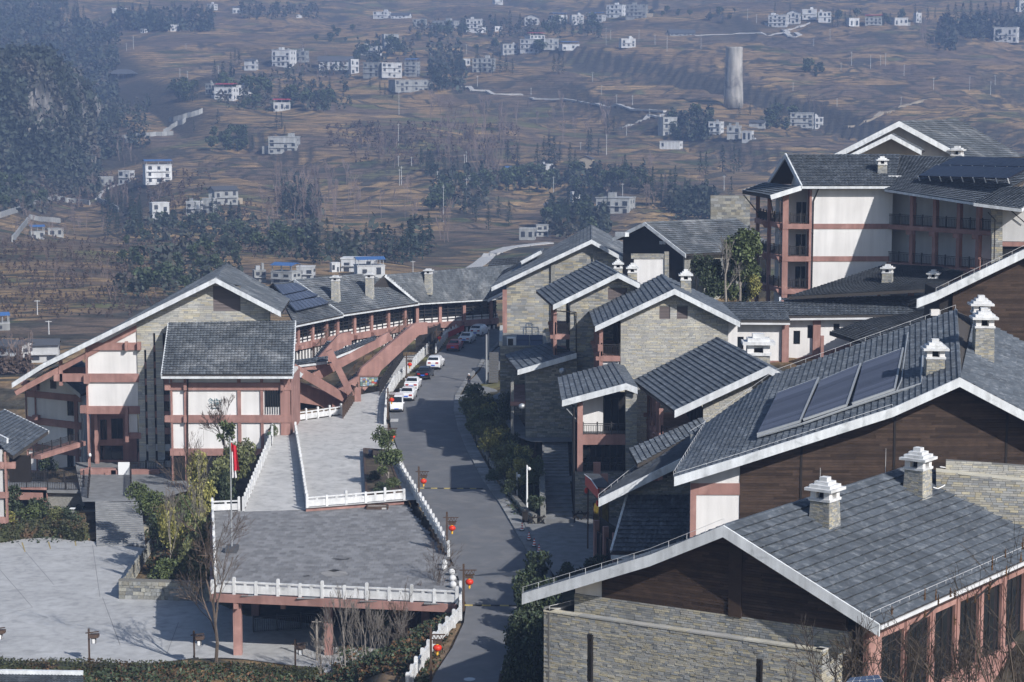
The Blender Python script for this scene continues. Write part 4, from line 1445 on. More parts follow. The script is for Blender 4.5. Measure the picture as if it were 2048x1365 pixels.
# stone parapet terrace between the two roofs
TW = thing('terrace_wall', 'grey stone terrace wall with pale coping between the two plank-gabled roofs', 'wall', (28, 124, 6))
FT = Frame(1960, 123.5, 12)
stone_wall(TW, FT, [(1872, 1110), (2200, 1180), (2200, 980), (1872, 944)], 0, .5, mat_='stone', hr=(.1, .18), lr=(.25, .7), rng=rg)
a0, c0 = FT.ac(1872, 944); a1, c1 = FT.ac(2150, 975)
stone_wall_ac(TW, FT, [(a0 + .6, c0 - .6), (a1, c1 - .6), (a1, c1 + .9), (a0 + .6, c0 + .55)], 1.2, .4, mat_='stone_pale', hr=(.1, .18), lr=(.25, .7), rng=rg)
mb = MB(); mb.prism([FT.W(a0, 0, c0 - .08), FT.W(a1, 0, c1 - .08), FT.W(a1, 1.2, c1 - .08), FT.W(a0, 1.2, c0 - .08)], EZ * .1); mb.build('coping', 'stone_pale', TW)
# ---------------------------------------------------------------- dark plank gable at the right edge
F8 = Frame(1960, 160, 0)
B8 = thing('plank_house', 'dark plank gable wall under a long white bargeboard at the picture edge beside chimneys', 'building', (38, 161, 12))
f8 = [F8.pt(u, v) for u, v in ((1833, 601), (1872, 586), (2075, 488), (2250, 575))]
b8 = [p + V((0, 3, -.6)) for p in f8]
gable_roof(B8, f8, b8, 2, V((0, -1, 0)), fas=.72, row=.5, w=.4)
rail_rods(B8, [f8[1] + EZ * .1, f8[2] + EZ * .1], .3)
front8 = [F8.ac(u, v) for u, v in ((1833, 601), (1872, 586), (2075, 488), (2250, 575))]
a0, _ = F8.ac(1904, 640, 1.3); a1 = front8[3][0] - .8
p8 = [(a0, 12), (a1, 12), (a1, roof_c(front8, a1) - .3), (front8[2][0], front8[2][1] - .3), (a0, roof_c(front8, a0) - .3)]
mb = MB(); mb.prism([F8.W(a, 1.3, c) for a, c in p8], F8.ey * .3); gw8 = mb.build('gable_wall', 'black_wood', B8)
x1 = F8.ac(2075, 640, 1.3)[0]
planks(gw8, F8, [(a0, 17), (x1, 17), (x1, roof_c(front8, x1) - .35), (a0, roof_c(front8, a0) - .35)], 1.3, .2, (2.5, 5), rng=rg)
mb = MB(); ax_, _ = F8.ac(1880, 640, 1.3)
mb.box(F8.W(ax_, 1.6, 12), F8.ex * (a0 - ax_), F8.ey * 6, EZ * (roof_c(front8, ax_) - 12.3)); mb.build('side_bay', 'black_wood', B8)
mb = MB(); mb.box(F8.W(ax_ - .8, 1.0, F8.ac(1870, 632, 1)[1]), F8.ex * .7, F8.ey * .5, EZ * .5); mb.build('beam_end', 'white_wall', B8)
# ---------------------------------------------------------------- stone gabled houses in a row
def veranda(root, x0, x1, y0, y1, floors, ztop, wall_m='white_wall', bay=3.0, rail=True, zbot=None, side='left'):
 """open pink-framed side gallery: floor slabs, posts along the outer side, black railings, inner wall with dark windows"""
 s = 1 if side == 'left' else -1
 k = max(1, round((y1 - y0) / bay))
 for zf in floors:
  mb = MB(); mb.box((x0, y0, zf - .55), (x1 - x0, 0, 0), (0, y1 - y0, 0), (0, 0, .5)); mb.build('floor_beam', 'pink', root)
  if rail:
   mb = MB(); railing(mb, (x0 + .12, y0 + .05, zf - .05), (x1 - .05, y0 + .05, zf - .05), 1.05, .15, 1.3)
   railing(mb, (x0 + .12, y0 + .05, zf - .05), (x0 + .12, y1, zf - .05), 1.05, .17, 1.5)
   mb.build('railing', 'dark_metal', root)
 zb_ = zbot if zbot is not None else min(floors) - 3.4
 for i in range(k + 1):
  y = y0 + (y1 - y0) * i / k
  mb = MB(); mb.cbox((x0 + .06, y + .2, zb_), .34, .34, ztop - zb_); mb.build('post', 'pink', root)
  for zf in floors:
   mb = MB(); mb.box((x0 - .42, y + .05, zf - .48), (.4, 0, 0), (0, .3, 0), (0, 0, .36)); mb.build('bracket', 'pink', root)
 mb = MB(); mb.box((x1, y0 + .25, zb_), (.2, 0, 0), (0, y1 - y0, 0), (0, 0, ztop - zb_)); mb.build('inner_wall', wall_m, root)
 for zf in list(floors) + ([] if zbot is None else []):
  for i in range(k):
   y = y0 + (y1 - y0) * (i + .5) / k
   mb = MB(); mb.box((x1 - .03, y - .75, zf + .02), (.06, 0, 0), (0, 1.5, 0), (0, 0, 2.3)); o = mb.build('window', 'glass', root)
   mf = MB()
   for yy in (y - .75, y - .03, y + .68):
    mf.box((x1 - .08, yy, zf + .02), (.06, 0, 0), (0, .07, 0), (0, 0, 2.3))
   mf.build('window_frame', 'dark_metal', o)
# --- fourth house (lowest of the three tiled roofs above the porch)
F4 = Frame(1540, 160, 0)
B4 = thing('stone_house', 'stone house with a wide stepped chimney, its roof directly beside the collector roof', 'house', (16, 162, 4), 'stone gabled houses')
f4 = [F4.pt(u, v) for u, v in ((1349, 823), (1537, 735), (1610, 773))]
b4 = [PY(u, v, 179) for u, v in ((1267, 762), (1433, 677), (1505, 713))]
gable_roof(B4, f4, b4, 1, V((0, -1, 0)), row=.47, w=.34, fas=.62, th=.28)
front4 = [F4.ac(u, v) for u, v in ((1349, 823), (1537, 735), (1610, 773))]
a0, _ = F4.ac(1406, 830, 1.4); a1 = front4[2][0] - .4
vent = (1505, 778, 1522, 803)
stone_wall(B4, F4, [], 1.4) if False else None
h4 = []
q0, q1 = F4.ac(vent[0], vent[1], 1.4), F4.ac(vent[2], vent[3], 1.4)
h4.append((q0[0], q1[0], q1[1], q0[1]))
stone_wall_ac(B4, F4, [(a0, 5), (a1, 5), (a1, roof_c(front4, a1) - .3), (front4[1][0], front4[1][1] - .3), (a0, roof_c(front4, a0) - .3)], 1.4, .4, h4, mat_='stone_pale', hr=(.09, .16), lr=(.22, .65), rng=rg)
louver(B4, F4, *vent, 1.4)
x0 = F4.W(F4.ac(1363, 840, 1.0)[0], 0, 0).x
xin = F4.W(a0, 0, 0).x
veranda(B4, x0 - 1.6, xin - .05, 162.5, 177, [F4.ac(1380, 905, 1.4)[1] + .9], front4[0][1] - .2, 'black_wood', 3.4, zbot=4)
p = PY(1516, 735, 170.5)
chimney(B4, (p.x + .1, p.y + 1.0), p.z - 2.5, PY(1516, 713, 170.5).z, 1.95, 2, d=1.3, label='wide stepped chimney with a second small cap', rng=rg, tiers=3)
q = PY(1518, 689, 171.8)
mb = MB()
for i, s in enumerate((1.0, .8, .58, .36, .16)):
 mb.cbox((p.x + .25, p.y + 1.2, q.z - .25 + i * .17), 1.1 * s, 1.0 * s, .16)
mb.build('upper_cap', 'white_stone', B4)
# chimney cap peeping over the collector roof
p = PY(1503, 818, 158.0)
chimney(B4, (p.x, 158.3), p.z - 2, p.z - .35, .75, 0, label='small chimney cap half hidden by the collector roof', rng=rg, tiers=3)
# low entrance roofs left of the collector hall
B4b = thing('entrance_house', 'low entrance building with skewed dark roofs and a glazed door beside the courtyard', 'house', (9, 150, 1.5))
Fa = Frame(1300, 150, 0)
ra = [PY(1258, 899, 153), PY(1404, 836, 158), PY(1418, 853, 156), PY(1275, 930, 150)]
mb = MB(); slab(mb, ra[0], ra[3], ra[2], ra[1], .25); sl_ = mb.build('roof', 'soffit', B4b)
mt = MB(); tile_patch(mt, ra[0], ra[3], ra[2], ra[1], .55, .4); o = mt.build('roof_tiles', 'tile', sl_); o['kind'] = 'stuff'
f4b = [PY(1197, 1000, 146), PY(1373, 914, 146)]
b4b = [PY(1284, 930, 153), PY(1412, 853, 156)]
gable_roof(B4b, f4b + [PY(1430, 935, 146)], b4b + [PY(1450, 880, 156)], 1, V((0, -1, 0)), row=.42, w=.4, fas=.62, tm='tile_dark')
rail_rods(B4b, [f4b[0] + EZ * .1, b4b[0] + EZ * .1, b4b[1] + EZ * .1], .3)
# tiled skirt roof facing the camera
sk = [PY(1222, 1104, 143), PY(1400, 1106, 143), PY(1400, 985, 147.5), PY(1256, 986, 147.5)]
mb = MB(); slab(mb, *sk, .2); sl_ = mb.build('roof', 'soffit', B4b)
mt = MB(); tile_patch(mt, sk[0], sk[1], sk[2], sk[3], .42, .36); o = mt.build('roof_tiles', 'tile', sl_); o['kind'] = 'stuff'
mb = MB(); mb.beam(sk[0], sk[3], .16, .3); mb.build('bargeboard', 'fascia', sl_)
mb = MB(); mb.box(sk[0] + V((0, -.02, -.55)), sk[1] - sk[0], (0, .12, 0), (0, 0, .3)); mb.build('gutter', 'fascia', sl_)
zs = sk[3].z
wz = MB(); wz.box((sk[3].x, 147.2, 1), (9, 0, 0), (0, .3, 0), (0, 0, zs + .9 - 1)); wz.build('wall', 'stone_grey', B4b)
FE = Frame(1260, 147.15, 0)
ms = MB(); a0, c0 = FE.ac(1256, 986); a1, _ = FE.ac(1378, 986)
stones(ms, FE.o, FE.ex, -FE.n, [(a0, c0), (a1, c0), (a1, c0 + 2.0), (a0 + 1.2, c0 + .4)], rng=rg); o = ms.build('stone_facing', 'stone_grey', B4b); o['kind'] = 'stuff'
# left glazed front of the entrance, running back from the skirt roof
xg = PY(1214, 1060, 146).x
SE = Frame(0, 0, 75, None, o=(xg - .6, 153.5))
for i in range(3):
 window(B4b, SE, .3 + i * 2.4, 2.4 + i * 2.4, 1.55, 4.6, 0, mull=1)
 mb = MB(); mb.box(SE.W(-.05 + i * 2.4, -.1, 1.4), SE.ex * .32, SE.ey * .4, EZ * 4); mb.build('post', 'pink', B4b)
mb = MB(); mb.box(SE.W(0, .4, 1.4), SE.ex * 7.2, SE.ey * .1, EZ * 4.2); mb.build('back_wall', 'dark_room', B4b)
# brass-coloured screens beside the door
mat('brass', (0.30, 0.24, 0.06), 0.3, noise=(2, .5), metal=.6)
for (u0, u1, v0, v1) in ((1187, 1201, 1008, 1060), (1203, 1217, 1005, 1082)):
 a = PZ(u0, v1, 1.6); b_ = PZ(u1, v1 - 6, 1.6)
 mb = MB(); h = PY(u0, v0, a.y).z - 1.6
 mb.box(a, b_ - a, V((.03, .06, 0)), EZ * h); mb.build('brass_screen', 'brass', B4b)
 mb = MB()
 for p in (a, b_):
  mb.cbox(p, .08, .08, h + .1)
 mb.build('screen_post', 'brown_metal', B4b)
# --- porch wing of the third house
F5 = Frame(1200, 172, 0)
B5 = thing('porch_house', 'two-storey pink porch with black railing under a low tiled roof above the courtyard', 'house', (7, 173, 1.4), 'stone gabled houses')
f5 = [F5.pt(u, v) for u, v in ((1124, 803), (1252, 769), (1275, 778))]
b5 = [PY(u, v, 183) for u, v in ((1116, 757), (1226, 727), (1246, 733))]
gable_roof(B5, f5, b5, 1, V((0, -1, 0)), row=.5, w=.36, fas=.55)
def pxbox(root, fr, u0, v0, u1, v1, b0, b1, m, name):
 mb = MB(); fr.box(mb, u0, v0, u1, v1, b0, b1); return mb.build(name, m, root)
pxbox(B5, F5, 1155, 806, 1165, 1046, .7, 1.1, 'pink', 'column')
pxbox(B5, F5, 1163, 870, 1252, 890, .72, 1.2, 'pink', 'beam')
pxbox(B5, F5, 1165, 790, 1206, 871, 2.6, 2.9, 'white_wall', 'wall')
pxbox(B5, F5, 1205, 785, 1252, 871, 3.0, 3.2, 'dark_room', 'door')
window(B5, F5, *[F5.ac(u, v, 2.9)[0] for u, v in ((1207, 871), (1238, 871))], F5.ac(1207, 871, 2.9)[1], F5.ac(1207, 796, 2.9)[1], 2.75, name='glass_door')
pxbox(B5, F5, 1163, 868, 1252, 872, 1.2, 3.4, 'step', 'floor')
mb = MB(); railing(mb, F5.pt(1166, 870, .85), F5.pt(1251, 870, .85), .98, .15, 1.3); mb.build('railing', 'dark_metal', B5)
for (u0, u1) in ((1165, 1205), (1207, 1247)):
 a0, c1 = F5.ac(u0, 890, 1.2); a1, c0 = F5.ac(u1, 944, 1.2)
 window(B5, F5, a0, a1, c0, c1, 1.2, mull=2, bars=1)
mb = MB(); railing(mb, F5.pt(1166, 944, .8), F5.pt(1247, 944, .8), .8, .15, 1.3); mb.build('railing', 'dark_metal', B5)
pxbox(B5, F5, 1166, 890, 1250, 944, 1.5, 1.7, 'dark_room', 'room')
stone_wall(B5, F5, [(1150, 1050), (1252, 1050), (1252, 944), (1150, 944)], .6, .5, mat_='stone_grey', rng=rg)
stone_wall(B5, F5, [(1251, 1050), (1274, 1050), (1274, 790), (1251, 783)], .45, .8, mat_='stone', rng=rg)
mb = MB(); mb.box(F5.pt(1150, 1046, 1.0), (.25, 0, 0), (0, 10, 0), (0, 0, 9.0)); mb.build('side_wall', 'black_wood', B5)
mb = MB(); mb.tube(F5.pt(1148, 1046, .6), F5.pt(1148, 815, .6), .07, .07, 6); mb.build('drain_pipe', 'dark_metal', B5)
mb = MB(); mb.tube(F5.pt(1133, 818, .4), F5.pt(1151, 838, .8), .05, .05, 6); mb.build('drain_elbow', 'grey_metal', B5)
for u, v0, v1 in ((1194, 926, 950), (1209, 949, 985)):
 mb = MB(); F5.box(mb, u - 7, v0, u + 7, v1, -2.5, -2.1); mb.build('canopy_pier', 'pink', B5)
mb = MB(); mb.prism([F5.pt(1186, 958, -.2), F5.pt(1252, 958, -.2), F5.pt(1252, 966, -2.6), F5.pt(1192, 972, -2.6)], (0, 0, -.2)); mb.build('canopy', 'step', B5)
# --- third house
F3 = Frame(1349, 183, 0)
B3 = thing('stone_house', 'tall stone house with two louvred vents side by side in its gable', 'house', (15, 184, 4), 'stone gabled houses')
f3 = [F3.pt(u, v) for u, v in ((1190, 655), (1349, 580), (1480, 646))]
b3 = [PY(u, v, 198.3) for u, v in ((1179, 622), (1323, 551), (1442, 607))]
gable_roof(B3, f3, b3, 1, V((0, -1, 0)), row=.5, w=.34, fas=.52)
front3 = [F3.ac(u, v) for u, v in ((1190, 655), (1349, 580), (1480, 646))]
a0, _ = F3.ac(1241, 700, 1.0); a1, _ = F3.ac(1456, 700, 1.0)
vs = [(1319, 614, 1340, 638), (1354, 614, 1375, 638)]
hs = []
for q in vs:
 p0, p1 = F3.ac(q[0], q[1], 1.0), F3.ac(q[2], q[3], 1.0); hs.append((p0[0], p1[0], p1[1], p0[1]))
stone_wall_ac(B3, F3, [(a0, 6), (a1, 6), (a1, roof_c(front3, a1) - .3), (front3[1][0], front3[1][1] - .3), (a0, roof_c(front3, a0) - .3)], 1.0, .4, hs, mat_='stone_pale', hr=(.1, .17), lr=(.25, .75), rng=rg)
for q in vs: louver(B3, F3, *q, 1.0)
pxbox(B3, F3, 1456, 640, 1474, 740, 1.3, 10, 'white_wall', 'wall')
x0 = F3.pt(1203, 700, 1.0).x; xin = F3.W(a0, 0, 0).x
veranda(B3, x0 - .1, xin - .02, 183.9, 196, [F3.ac(1220, 711, 1.0)[1]], front3[0][1] - .1, 'wood', 3.2, zbot=9)
pxbox(B3, F3, 1206, 722, 1238, 760, 1.15, 1.5, 'white_wall', 'panel')
pxbox(B3, F3, 1196, 691, 1206, 703, -.2, .6, 'pink', 'beam_end')
for (u, vt, vb, y, w_, lb) in ((1371, 556, 605, 190, .95, 'stepped white chimney on the far roof slope'),):
 p = PY(u, vb, y); chimney(B3, (p.x, y), p.z - .8, PY(u, vt + 5, y).z, w_, 3, label=lb, rng=rg, bits=False)
# --- second house
F2 = Frame(1236, 196, 0)
B2 = thing('stone_house', 'narrow stone house with two-storey open veranda and one wide louvre', 'house', (9, 197, 4.8), 'stone gabled houses')
f2 = [F2.pt(u, v) for u, v in ((1106, 612), (1236, 548), (1280, 570))]
b2 = [PY(u, v, 211.3) for u, v in ((1073, 583), (1191, 523), (1236, 546))]
gable_roof(B2, f2, b2, 1, V((0, -1, 0)), row=.5, w=.34, fas=.52)
front2 = [F2.ac(u, v) for u, v in ((1106, 612), (1236, 548), (1280, 570))]
a0, _ = F2.ac(1140, 700, 1.0); a1 = front2[2][0] - .3
lv = (1216, 577, 1254, 600)
p0, p1 = F2.ac(lv[0], lv[1], 1.0), F2.ac(lv[2], lv[3], 1.0)
stone_wall_ac(B2, F2, [(a0, 5), (a1, 5), (a1, roof_c(front2, a1) - .3), (front2[1][0], front2[1][1] - .3), (a0, roof_c(front2, a0) - .3)], 1.0, .4, [(p0[0], p1[0], p1[1], p0[1])], mat_='stone', hr=(.11, .18), lr=(.3, .8), rng=rg)
louver(B2, F2, *lv, 1.0)
x0 = F2.pt(1110, 650, 1.0).x; xin = F2.W(a0, 0, 0).x
veranda(B2, x0 - .05, xin - .02, 196.9, 209, [F2.ac(1125, 668, 1.0)[1], F2.ac(1125, 720, 1.0)[1]], front2[0][1] - .1, 'white_wall', 3.0, zbot=8.5)
mb = MB(); mb.path([F2.pt(1108, 622, .3), F2.pt(1152, 625, .8), F2.pt(1153, 735, .8)], .06, 6); mb.build('drain_pipe', 'dark_metal', B2)
for (u, vt, vb, y, w_, lb) in ((1236, 541, 575, 206, .85, 'farther of the two small stepped chimneys'), (1264.5, 550, 580, 201, .9, 'closer of the two small stepped chimneys')):
 p = PY(u, vb, y); chimney(B2, (p.x, y), p.z - 1, PY(u, vt - 4, y).z, w_, 3, label=lb, rng=rg, bits=False)
# its low wing
B2b = thing('low_wing', 'low stone wing with a lean-to tiled roof at the foot of the narrow stone house', 'house', (3, 196, 4.8), 'stone gabled houses')
F2b = Frame(1100, 194.5, 0)
f2b = [F2b.pt(u, v) for u, v in ((1035, 742), (1153, 708))]
b2b = [PY(u, v, 208) for u, v in ((1010, 711), (1100, 686))]
ms = MB(); slab(ms, f2b[0], b2b[0], b2b[1], f2b[1], .25); rr = ms.build('roof', 'soffit', B2b)
mt = MB(); tile_patch(mt, f2b[0], b2b[0], b2b[1], f2b[1], .6, .36); o = mt.build('roof_tiles', 'tile', rr); o['kind'] = 'stuff'
mf = MB(); fascia(mf, f2b, .52, .14, V((0, -1, 0))); mf.build('bargeboard', 'fascia', rr)
stone_wall(B2b, F2b, [(1051, 882), (1154, 882), (1154, 716), (1051, 746)], .8, .4, mat_='stone_grey', hr=(.14, .22), lr=(.35, .9), rng=rg)
xw = F2b.pt(1051, 800, .8).x
S2 = Frame(0, 0, 90, None, o=(xw + .02, 207.5))
h2 = [(1.0 + i * 3.0, 3.1 + i * 3.0, 5.0, 7.9) for i in range(4)]
mb = MB(); holed(mb, S2, [(0, 4.5), (12.1, 4.5), (12.1, 11.0), (0, 11.4)], 0, .3, h2); mb.build('side_wall', 'stone_grey', B2b)
for h in h2: window(B2b, S2, *h, .05, mull=1)
for y in (195.6, 199.5, 203.5):
 mb = MB(); mb.cbox((xw - 1.3, y, 4.4), .3, .3, 6.0); mb.build('post', 'stone_grey', B2b)
mb = MB(); mb.box((xw - 1.5, 195.4, 8.0), (1.5, 0, 0), (0, 12, 0), (0, 0, .4)); mb.build('beam', 'pink', B2b)
# flat stone block behind it with equipment on top
FB = Frame(1040, 209, 0)
blkz = FB.ac(1010, 692)[1]
BK = thing('stone_annex', 'flat-roofed stone annex beside the upper road carrying panels and pipes', 'building', (0, 212, 4.8))
stone_wall(BK, FB, [(1000, 830), (1095, 830), (1095, 692), (1000, 692)], 0, .4, mat_='stone_grey', hr=(.16, .25), lr=(.4, 1), rng=rg)
a0, _ = FB.ac(1000, 700); a1, _ = FB.ac(1095, 700)
mb = MB(); mb.box(FB.W(a0, .3, 4), FB.ex * (a1 - a0), FB.ey * 14, EZ * (blkz - 4.3)); mb.build('block', 'stone_grey', BK)
mb = MB(); mb.box(FB.W(a0 - .1, -.1, blkz), FB.ex * .35, FB.ey * 15, EZ * .5); mb.build('parapet', 'stone_pale', BK)
cz = blkz - .3
# equipment: blue panels on a frame, condenser unit, white pipe loops
pn = thing('solar_panel_array', 'four blue solar panels tilted on the flat stone annex roof', 'solar panel', FB.W(a0 + 2.5, 2, cz))
for i in range(2):
 for j in range(2):
  p00 = FB.pt(1033 + i * 27, 691 - j * 11, 1.0 + j * .9)
  p10 = FB.pt(1058 + i * 27, 691 - j * 11, 1.0 + j * .9)
  p11 = FB.pt(1058 + i * 27, 681 - j * 11, 1.9 + j * .9)
  p01 = FB.pt(1033 + i * 27, 681 - j * 11, 1.9 + j * .9)
  mb = MB(); mb.prism([p00, p10, p11, p01], (0, 0, -.06)); mb.build('panel', 'solar_blue', pn)
mb = MB()
for u in (1033, 1058, 1086):
 for v, b in ((692, 1.0), (670, 2.8)):
  p = FB.pt(u, v, b); mb.tube((p.x, p.y, cz), p, .04, .04, 5)
mb.build('stand', 'grey_metal', pn)
ac = thing('condenser_unit', 'white air conditioner condenser beside the blue panels on the stone annex', 'air conditioner', FB.W(a0 + 1.2, 1.5, cz))
p = FB.W(FB.ac(1014, 690, 1.2)[0], 1.2, cz)
mb = MB(); mb.box(p, (.95, 0, 0), (0, .5, 0), (0, 0, 1.05)); mb.build('casing', 'white_metal', ac)
mb = MB(); mb.box(p + V((.1, -.02, .1)), (.55, 0, 0), (0, .03, 0), (0, 0, .8)); mb.build('fan_grille', 'dark_metal', ac)
mb = MB()
for (u0, u1, vt, b) in ((1047, 1076, 655, 3.4), (1052, 1064, 648, 3.8)):
 A, B_ = FB.pt(u0, vt, b), FB.pt(u1, vt, b)
 mb.path([V((A.x, A.y, cz)), A, B_, V((B_.x, B_.y, cz))], .06, 6)
tag(mb.build('pipe_loop', 'white_metal'), 'white pipe loops standing behind the panels on the stone annex', 'pipe')
# stair from road up beside the annex
stairs('side_steps', 'narrow grey steps between the road lamp posts and the stone annex', PZ(987, 762, 3.6), PZ(988, 705, 5.6), 1.2, 12, 'joint_dark')  # dark stone, deepened in colour to stand in for the shade there
# --- first house, farthest up the road
F1 = Frame(1183, 262, 0)
B1 = thing('stone_house', 'large stone gable house at the top of the road, farthest of the stone houses', 'house', (8, 264, 5), 'stone gabled houses')
f1 = [F1.pt(u, v) for u, v in ((983, 576), (1183, 481), (1280, 535))]
b1 = [PY(u, v, 286) for u, v in ((1004, 553), (1183, 451), (1272, 501))]
gable_roof(B1, f1, b1, 1, V((0, -1, 0)), row=.55, w=.42, fas=.55, tm='tile_far')
front1 = [F1.ac(u, v) for u, v in ((983, 576), (1183, 481), (1280, 535))]
a0, _ = F1.ac(1013, 600, 1.3); a1 = front1[2][0] - .5
stone_wall_ac(B1, F1, [(a0, 3.5), (a1, 3.5), (a1, roof_c(front1, a1) - .3), (front1[1][0], front1[1][1] - .3), (a0, roof_c(front1, a0) - .3)], 1.3, .4, mat_='stone', hr=(.2, .3), lr=(.5, 1.3), rng=rg)
pxbox(B1, F1, 1005, 580, 1014, 700, 1.1, 1.8, 'pink', 'pillar')
for u in (1106, 1190):
 pxbox(B1, F1, u - 4, 520 if u < 1150 else 500, u + 4, 640, .95, 1.3, 'stone_grey', 'pilaster')  # darker stone strips: the shading at the pilasters is put into their colour
mb = MB(); mb.box(F1.W(a0 + .1, 1.7, 3.5), V((1.2, 22, 0)), F1.ex * .3, EZ * 10.2); mb.build('side_wall', 'stone_grey', B1)
# little raised roof on its left slope
mb = MB(); q = [PY(u, v, 280) for u, v in ((1042, 524), (1083, 502), (1092, 497), (1050, 516))]
mb.prism([PY(1042, 527, 276), PY(1083, 505, 276), PY(1088, 494, 284), PY(1050, 515, 284)], (0, 0, -.3)); mb.build('vent_roof', 'tile_far', B1)
mb = MB(); mb.beam(PY(1042, 526, 276), PY(1083, 504, 276), .15, .45); mb.build('vent_bargeboard', 'fascia', B1)
# ---------------------------------------------------------------- white connecting wing with small windows
FC = Frame(1560, 200, 0)
BC = thing('connecting_wing', 'white connecting wing with pink pilasters and small dark windows', 'building', (24, 201, 8))
wn_ = [(1474, 674, 1487, 699), (1526, 674, 1538, 700)]
hs = [(FC.ac(q[0], q[1])[0], FC.ac(q[2], q[3])[0], FC.ac(q[2], q[3])[1], FC.ac(q[0], q[1])[1]) for q in wn_]
a0, _ = FC.ac(1450, 700); a1, _ = FC.ac(1566, 700); ct_ = FC.ac(1500, 644)[1]
mb = MB(); holed(mb, FC, [(a0, 6), (a1, 6), (a1, ct_), (a0, ct_)], 0, .3, hs); mb.build('wall', 'white_wall', BC)
for h in hs: window(BC, FC, *h, 0, mull=0)
pxbox(BC, FC, 1478, 722, 1566, 742, -.06, .1, 'pink', 'band')
pxbox(BC, FC, 1565, 640, 1577, 742, -.35, .4, 'pink', 'pilaster')
wn2 = [(1587, 662, 1600, 689), (1615, 651, 1628, 677), (1667, 648, 1679, 661)]
FC2 = Frame(1660, 201.5, 0)
hs = [(FC2.ac(q[0], q[1])[0], FC2.ac(q[2], q[3])[0], FC2.ac(q[2], q[3])[1], FC2.ac(q[0], q[1])[1]) for q in wn2]
a0, _ = FC2.ac(1570, 700); a1, _ = FC2.ac(1850, 700); ct_ = FC2.ac(1650, 634)[1]
mb = MB(); holed(mb, FC2, [(a0, 6), (a1, 6), (a1, ct_), (a0, ct_)], 0, .3, hs); mb.build('wall', 'white_wall', BC)
for h in hs: window(BC, FC2, *h, 0, mull=0)
pxbox(BC, FC2, 1627, 630, 1640, 740, -.35, .3, 'pink', 'pilaster')
mb = MB(); FC2.poly(mb, [(1577, 734), (1705, 700), (1705, 688), (1577, 722)], -.25, -.02); mb.build('sloping_band', 'pink', BC)
mb = MB(); FC2.poly(mb, [(1578, 760), (1710, 760), (1710, 700), (1578, 735)], -.1, -.02); mb.build('opening', 'dark_room', BC)
for (E, Rr) in (((1418, 641, 1580, 642), (1400, 606, 1566, 604)), ((1562, 633, 1850, 630), (1560, 597, 1850, 592))):
 y0, y1 = (199, 203) if E[0] < 1500 else (200.5, 205)
 e0, e1, r1, r0 = PY(E[0], E[1], y0), PY(E[2], E[3], y0), PY(Rr[2], Rr[3], y1), PY(Rr[0], Rr[1], y1)
 mb = MB(); slab(mb, e0, e1, r1, r0, .25); rr = mb.build('roof', 'soffit', BC)
 mt = MB(); tile_patch(mt, e0, e1, r1, r0, .42, .4); o = mt.build('roof_tiles', 'tile', rr); o['kind'] = 'stuff'
 mb = MB(); mb.box(e0 + V((0, -.02, -.42)), e1 - e0, (0, .15, 0), (0, 0, .2)); mb.build('gutter', 'gutter', rr)
 mb = MB(); mb.beam(e0, r0, .2, .3); mb.build('bargeboard', 'fascia', rr)
# dark sloping roofs between the wing and the tower
for nm, q, ys_, lab in (('covered_stair', ((1577, 594), (1872, 578), (1940, 538), (1776, 529)), (203.5, 200, 208, 212), 'shaded dark tile roof with two small chimneys below the balcony tower'),
     ('covered_stair', ((1659, 665), (1800, 712), (1960, 612), (1785, 624)), (196, 190, 199, 203), 'dark tile roof sloping down behind the collector roof chimneys')):
 pts = [PY(u, v, y) for (u, v), y in zip(q, ys_)]
 rt = thing(nm, lab, 'roof', V((pts[0].x, pts[0].y, 10)), 'covered stair roofs')
 mb = MB(); slab(mb, pts[0], pts[1], pts[2], pts[3], .3); rr = mb.build('roof', 'soffit', rt)
 mt = MB(); tile_patch(mt, pts[0], pts[1], pts[2], pts[3], .42, .4); o = mt.build('roof_tiles', 'tile_dark', rr); o['kind'] = 'stuff'
 mb = MB(); mb.prism([V((p.x, p.y, 9)) for p in pts], EZ * 1.0); mb.build('base', 'grey_wall', rt)
 for p in pts:
  mb = MB(); mb.cbox((p.x * .98, p.y + .5, 9), .3, .3, max(.5, p.z - 9.4)); mb.build('post', 'pink', rt)
 if q[0][0] == 1577:
  for (u, vt, vb) in ((1776, 543, 560), (1868, 554, 572)):
   p = PY(u, vb, 204.5); chimney(rt, (p.x, 204.8), p.z - 1, PY(u, vt + 4, 204.5).z, .95, 20, rng=rg, bits=False, tiers=3)
# ================================================================ balcony tower, halls behind, then the pink buildings on the left
def tiled(root, pts, tm='tile', row=.45, w=.38, th=.28, name='roof', fas=(), fh=.45):
 """one sloping roof plane: eave0, eave1, ridge1, ridge0; fas = indices of edges that get a white board"""
 pts = [V(p) for p in pts]
 mb = MB(); slab(mb, pts[0], pts[1], pts[2], pts[3], th); rr = mb.build(name, 'soffit', root)
 mt = MB(); tile_patch(mt, pts[0], pts[1], pts[2], pts[3], row, w); o = mt.build('roof_tiles', tm, rr); o['kind'] = 'stuff'
 for i in fas:
  a, b = pts[i], pts[(i + 1) % 4]
  mb = MB(); mb.beam(a - EZ * .12, b - EZ * .12, .16, fh); mb.build('bargeboard', 'fascia', rr)
 return rr
FT_ = Frame(1620, 215, 0)
BT = thing('balcony_tower', 'tall white hotel block with pink frames and stacked balconies', 'building', (33, 216, 12))
pxbox(BT, FT_, 1622, 372, 1780, 640, 0, 10, 'white_wall', 'wall')
for v0, v1 in ((448, 458.5), (513, 523.5)):
 pxbox(BT, FT_, 1622, v0, 1779, v1, -.06, .1, 'pink', 'band')
zf = [FT_.ac(1600, v)[1] for v in (448, 513, 578, 643)]
zt = FT_.ac(1600, 380)[1]
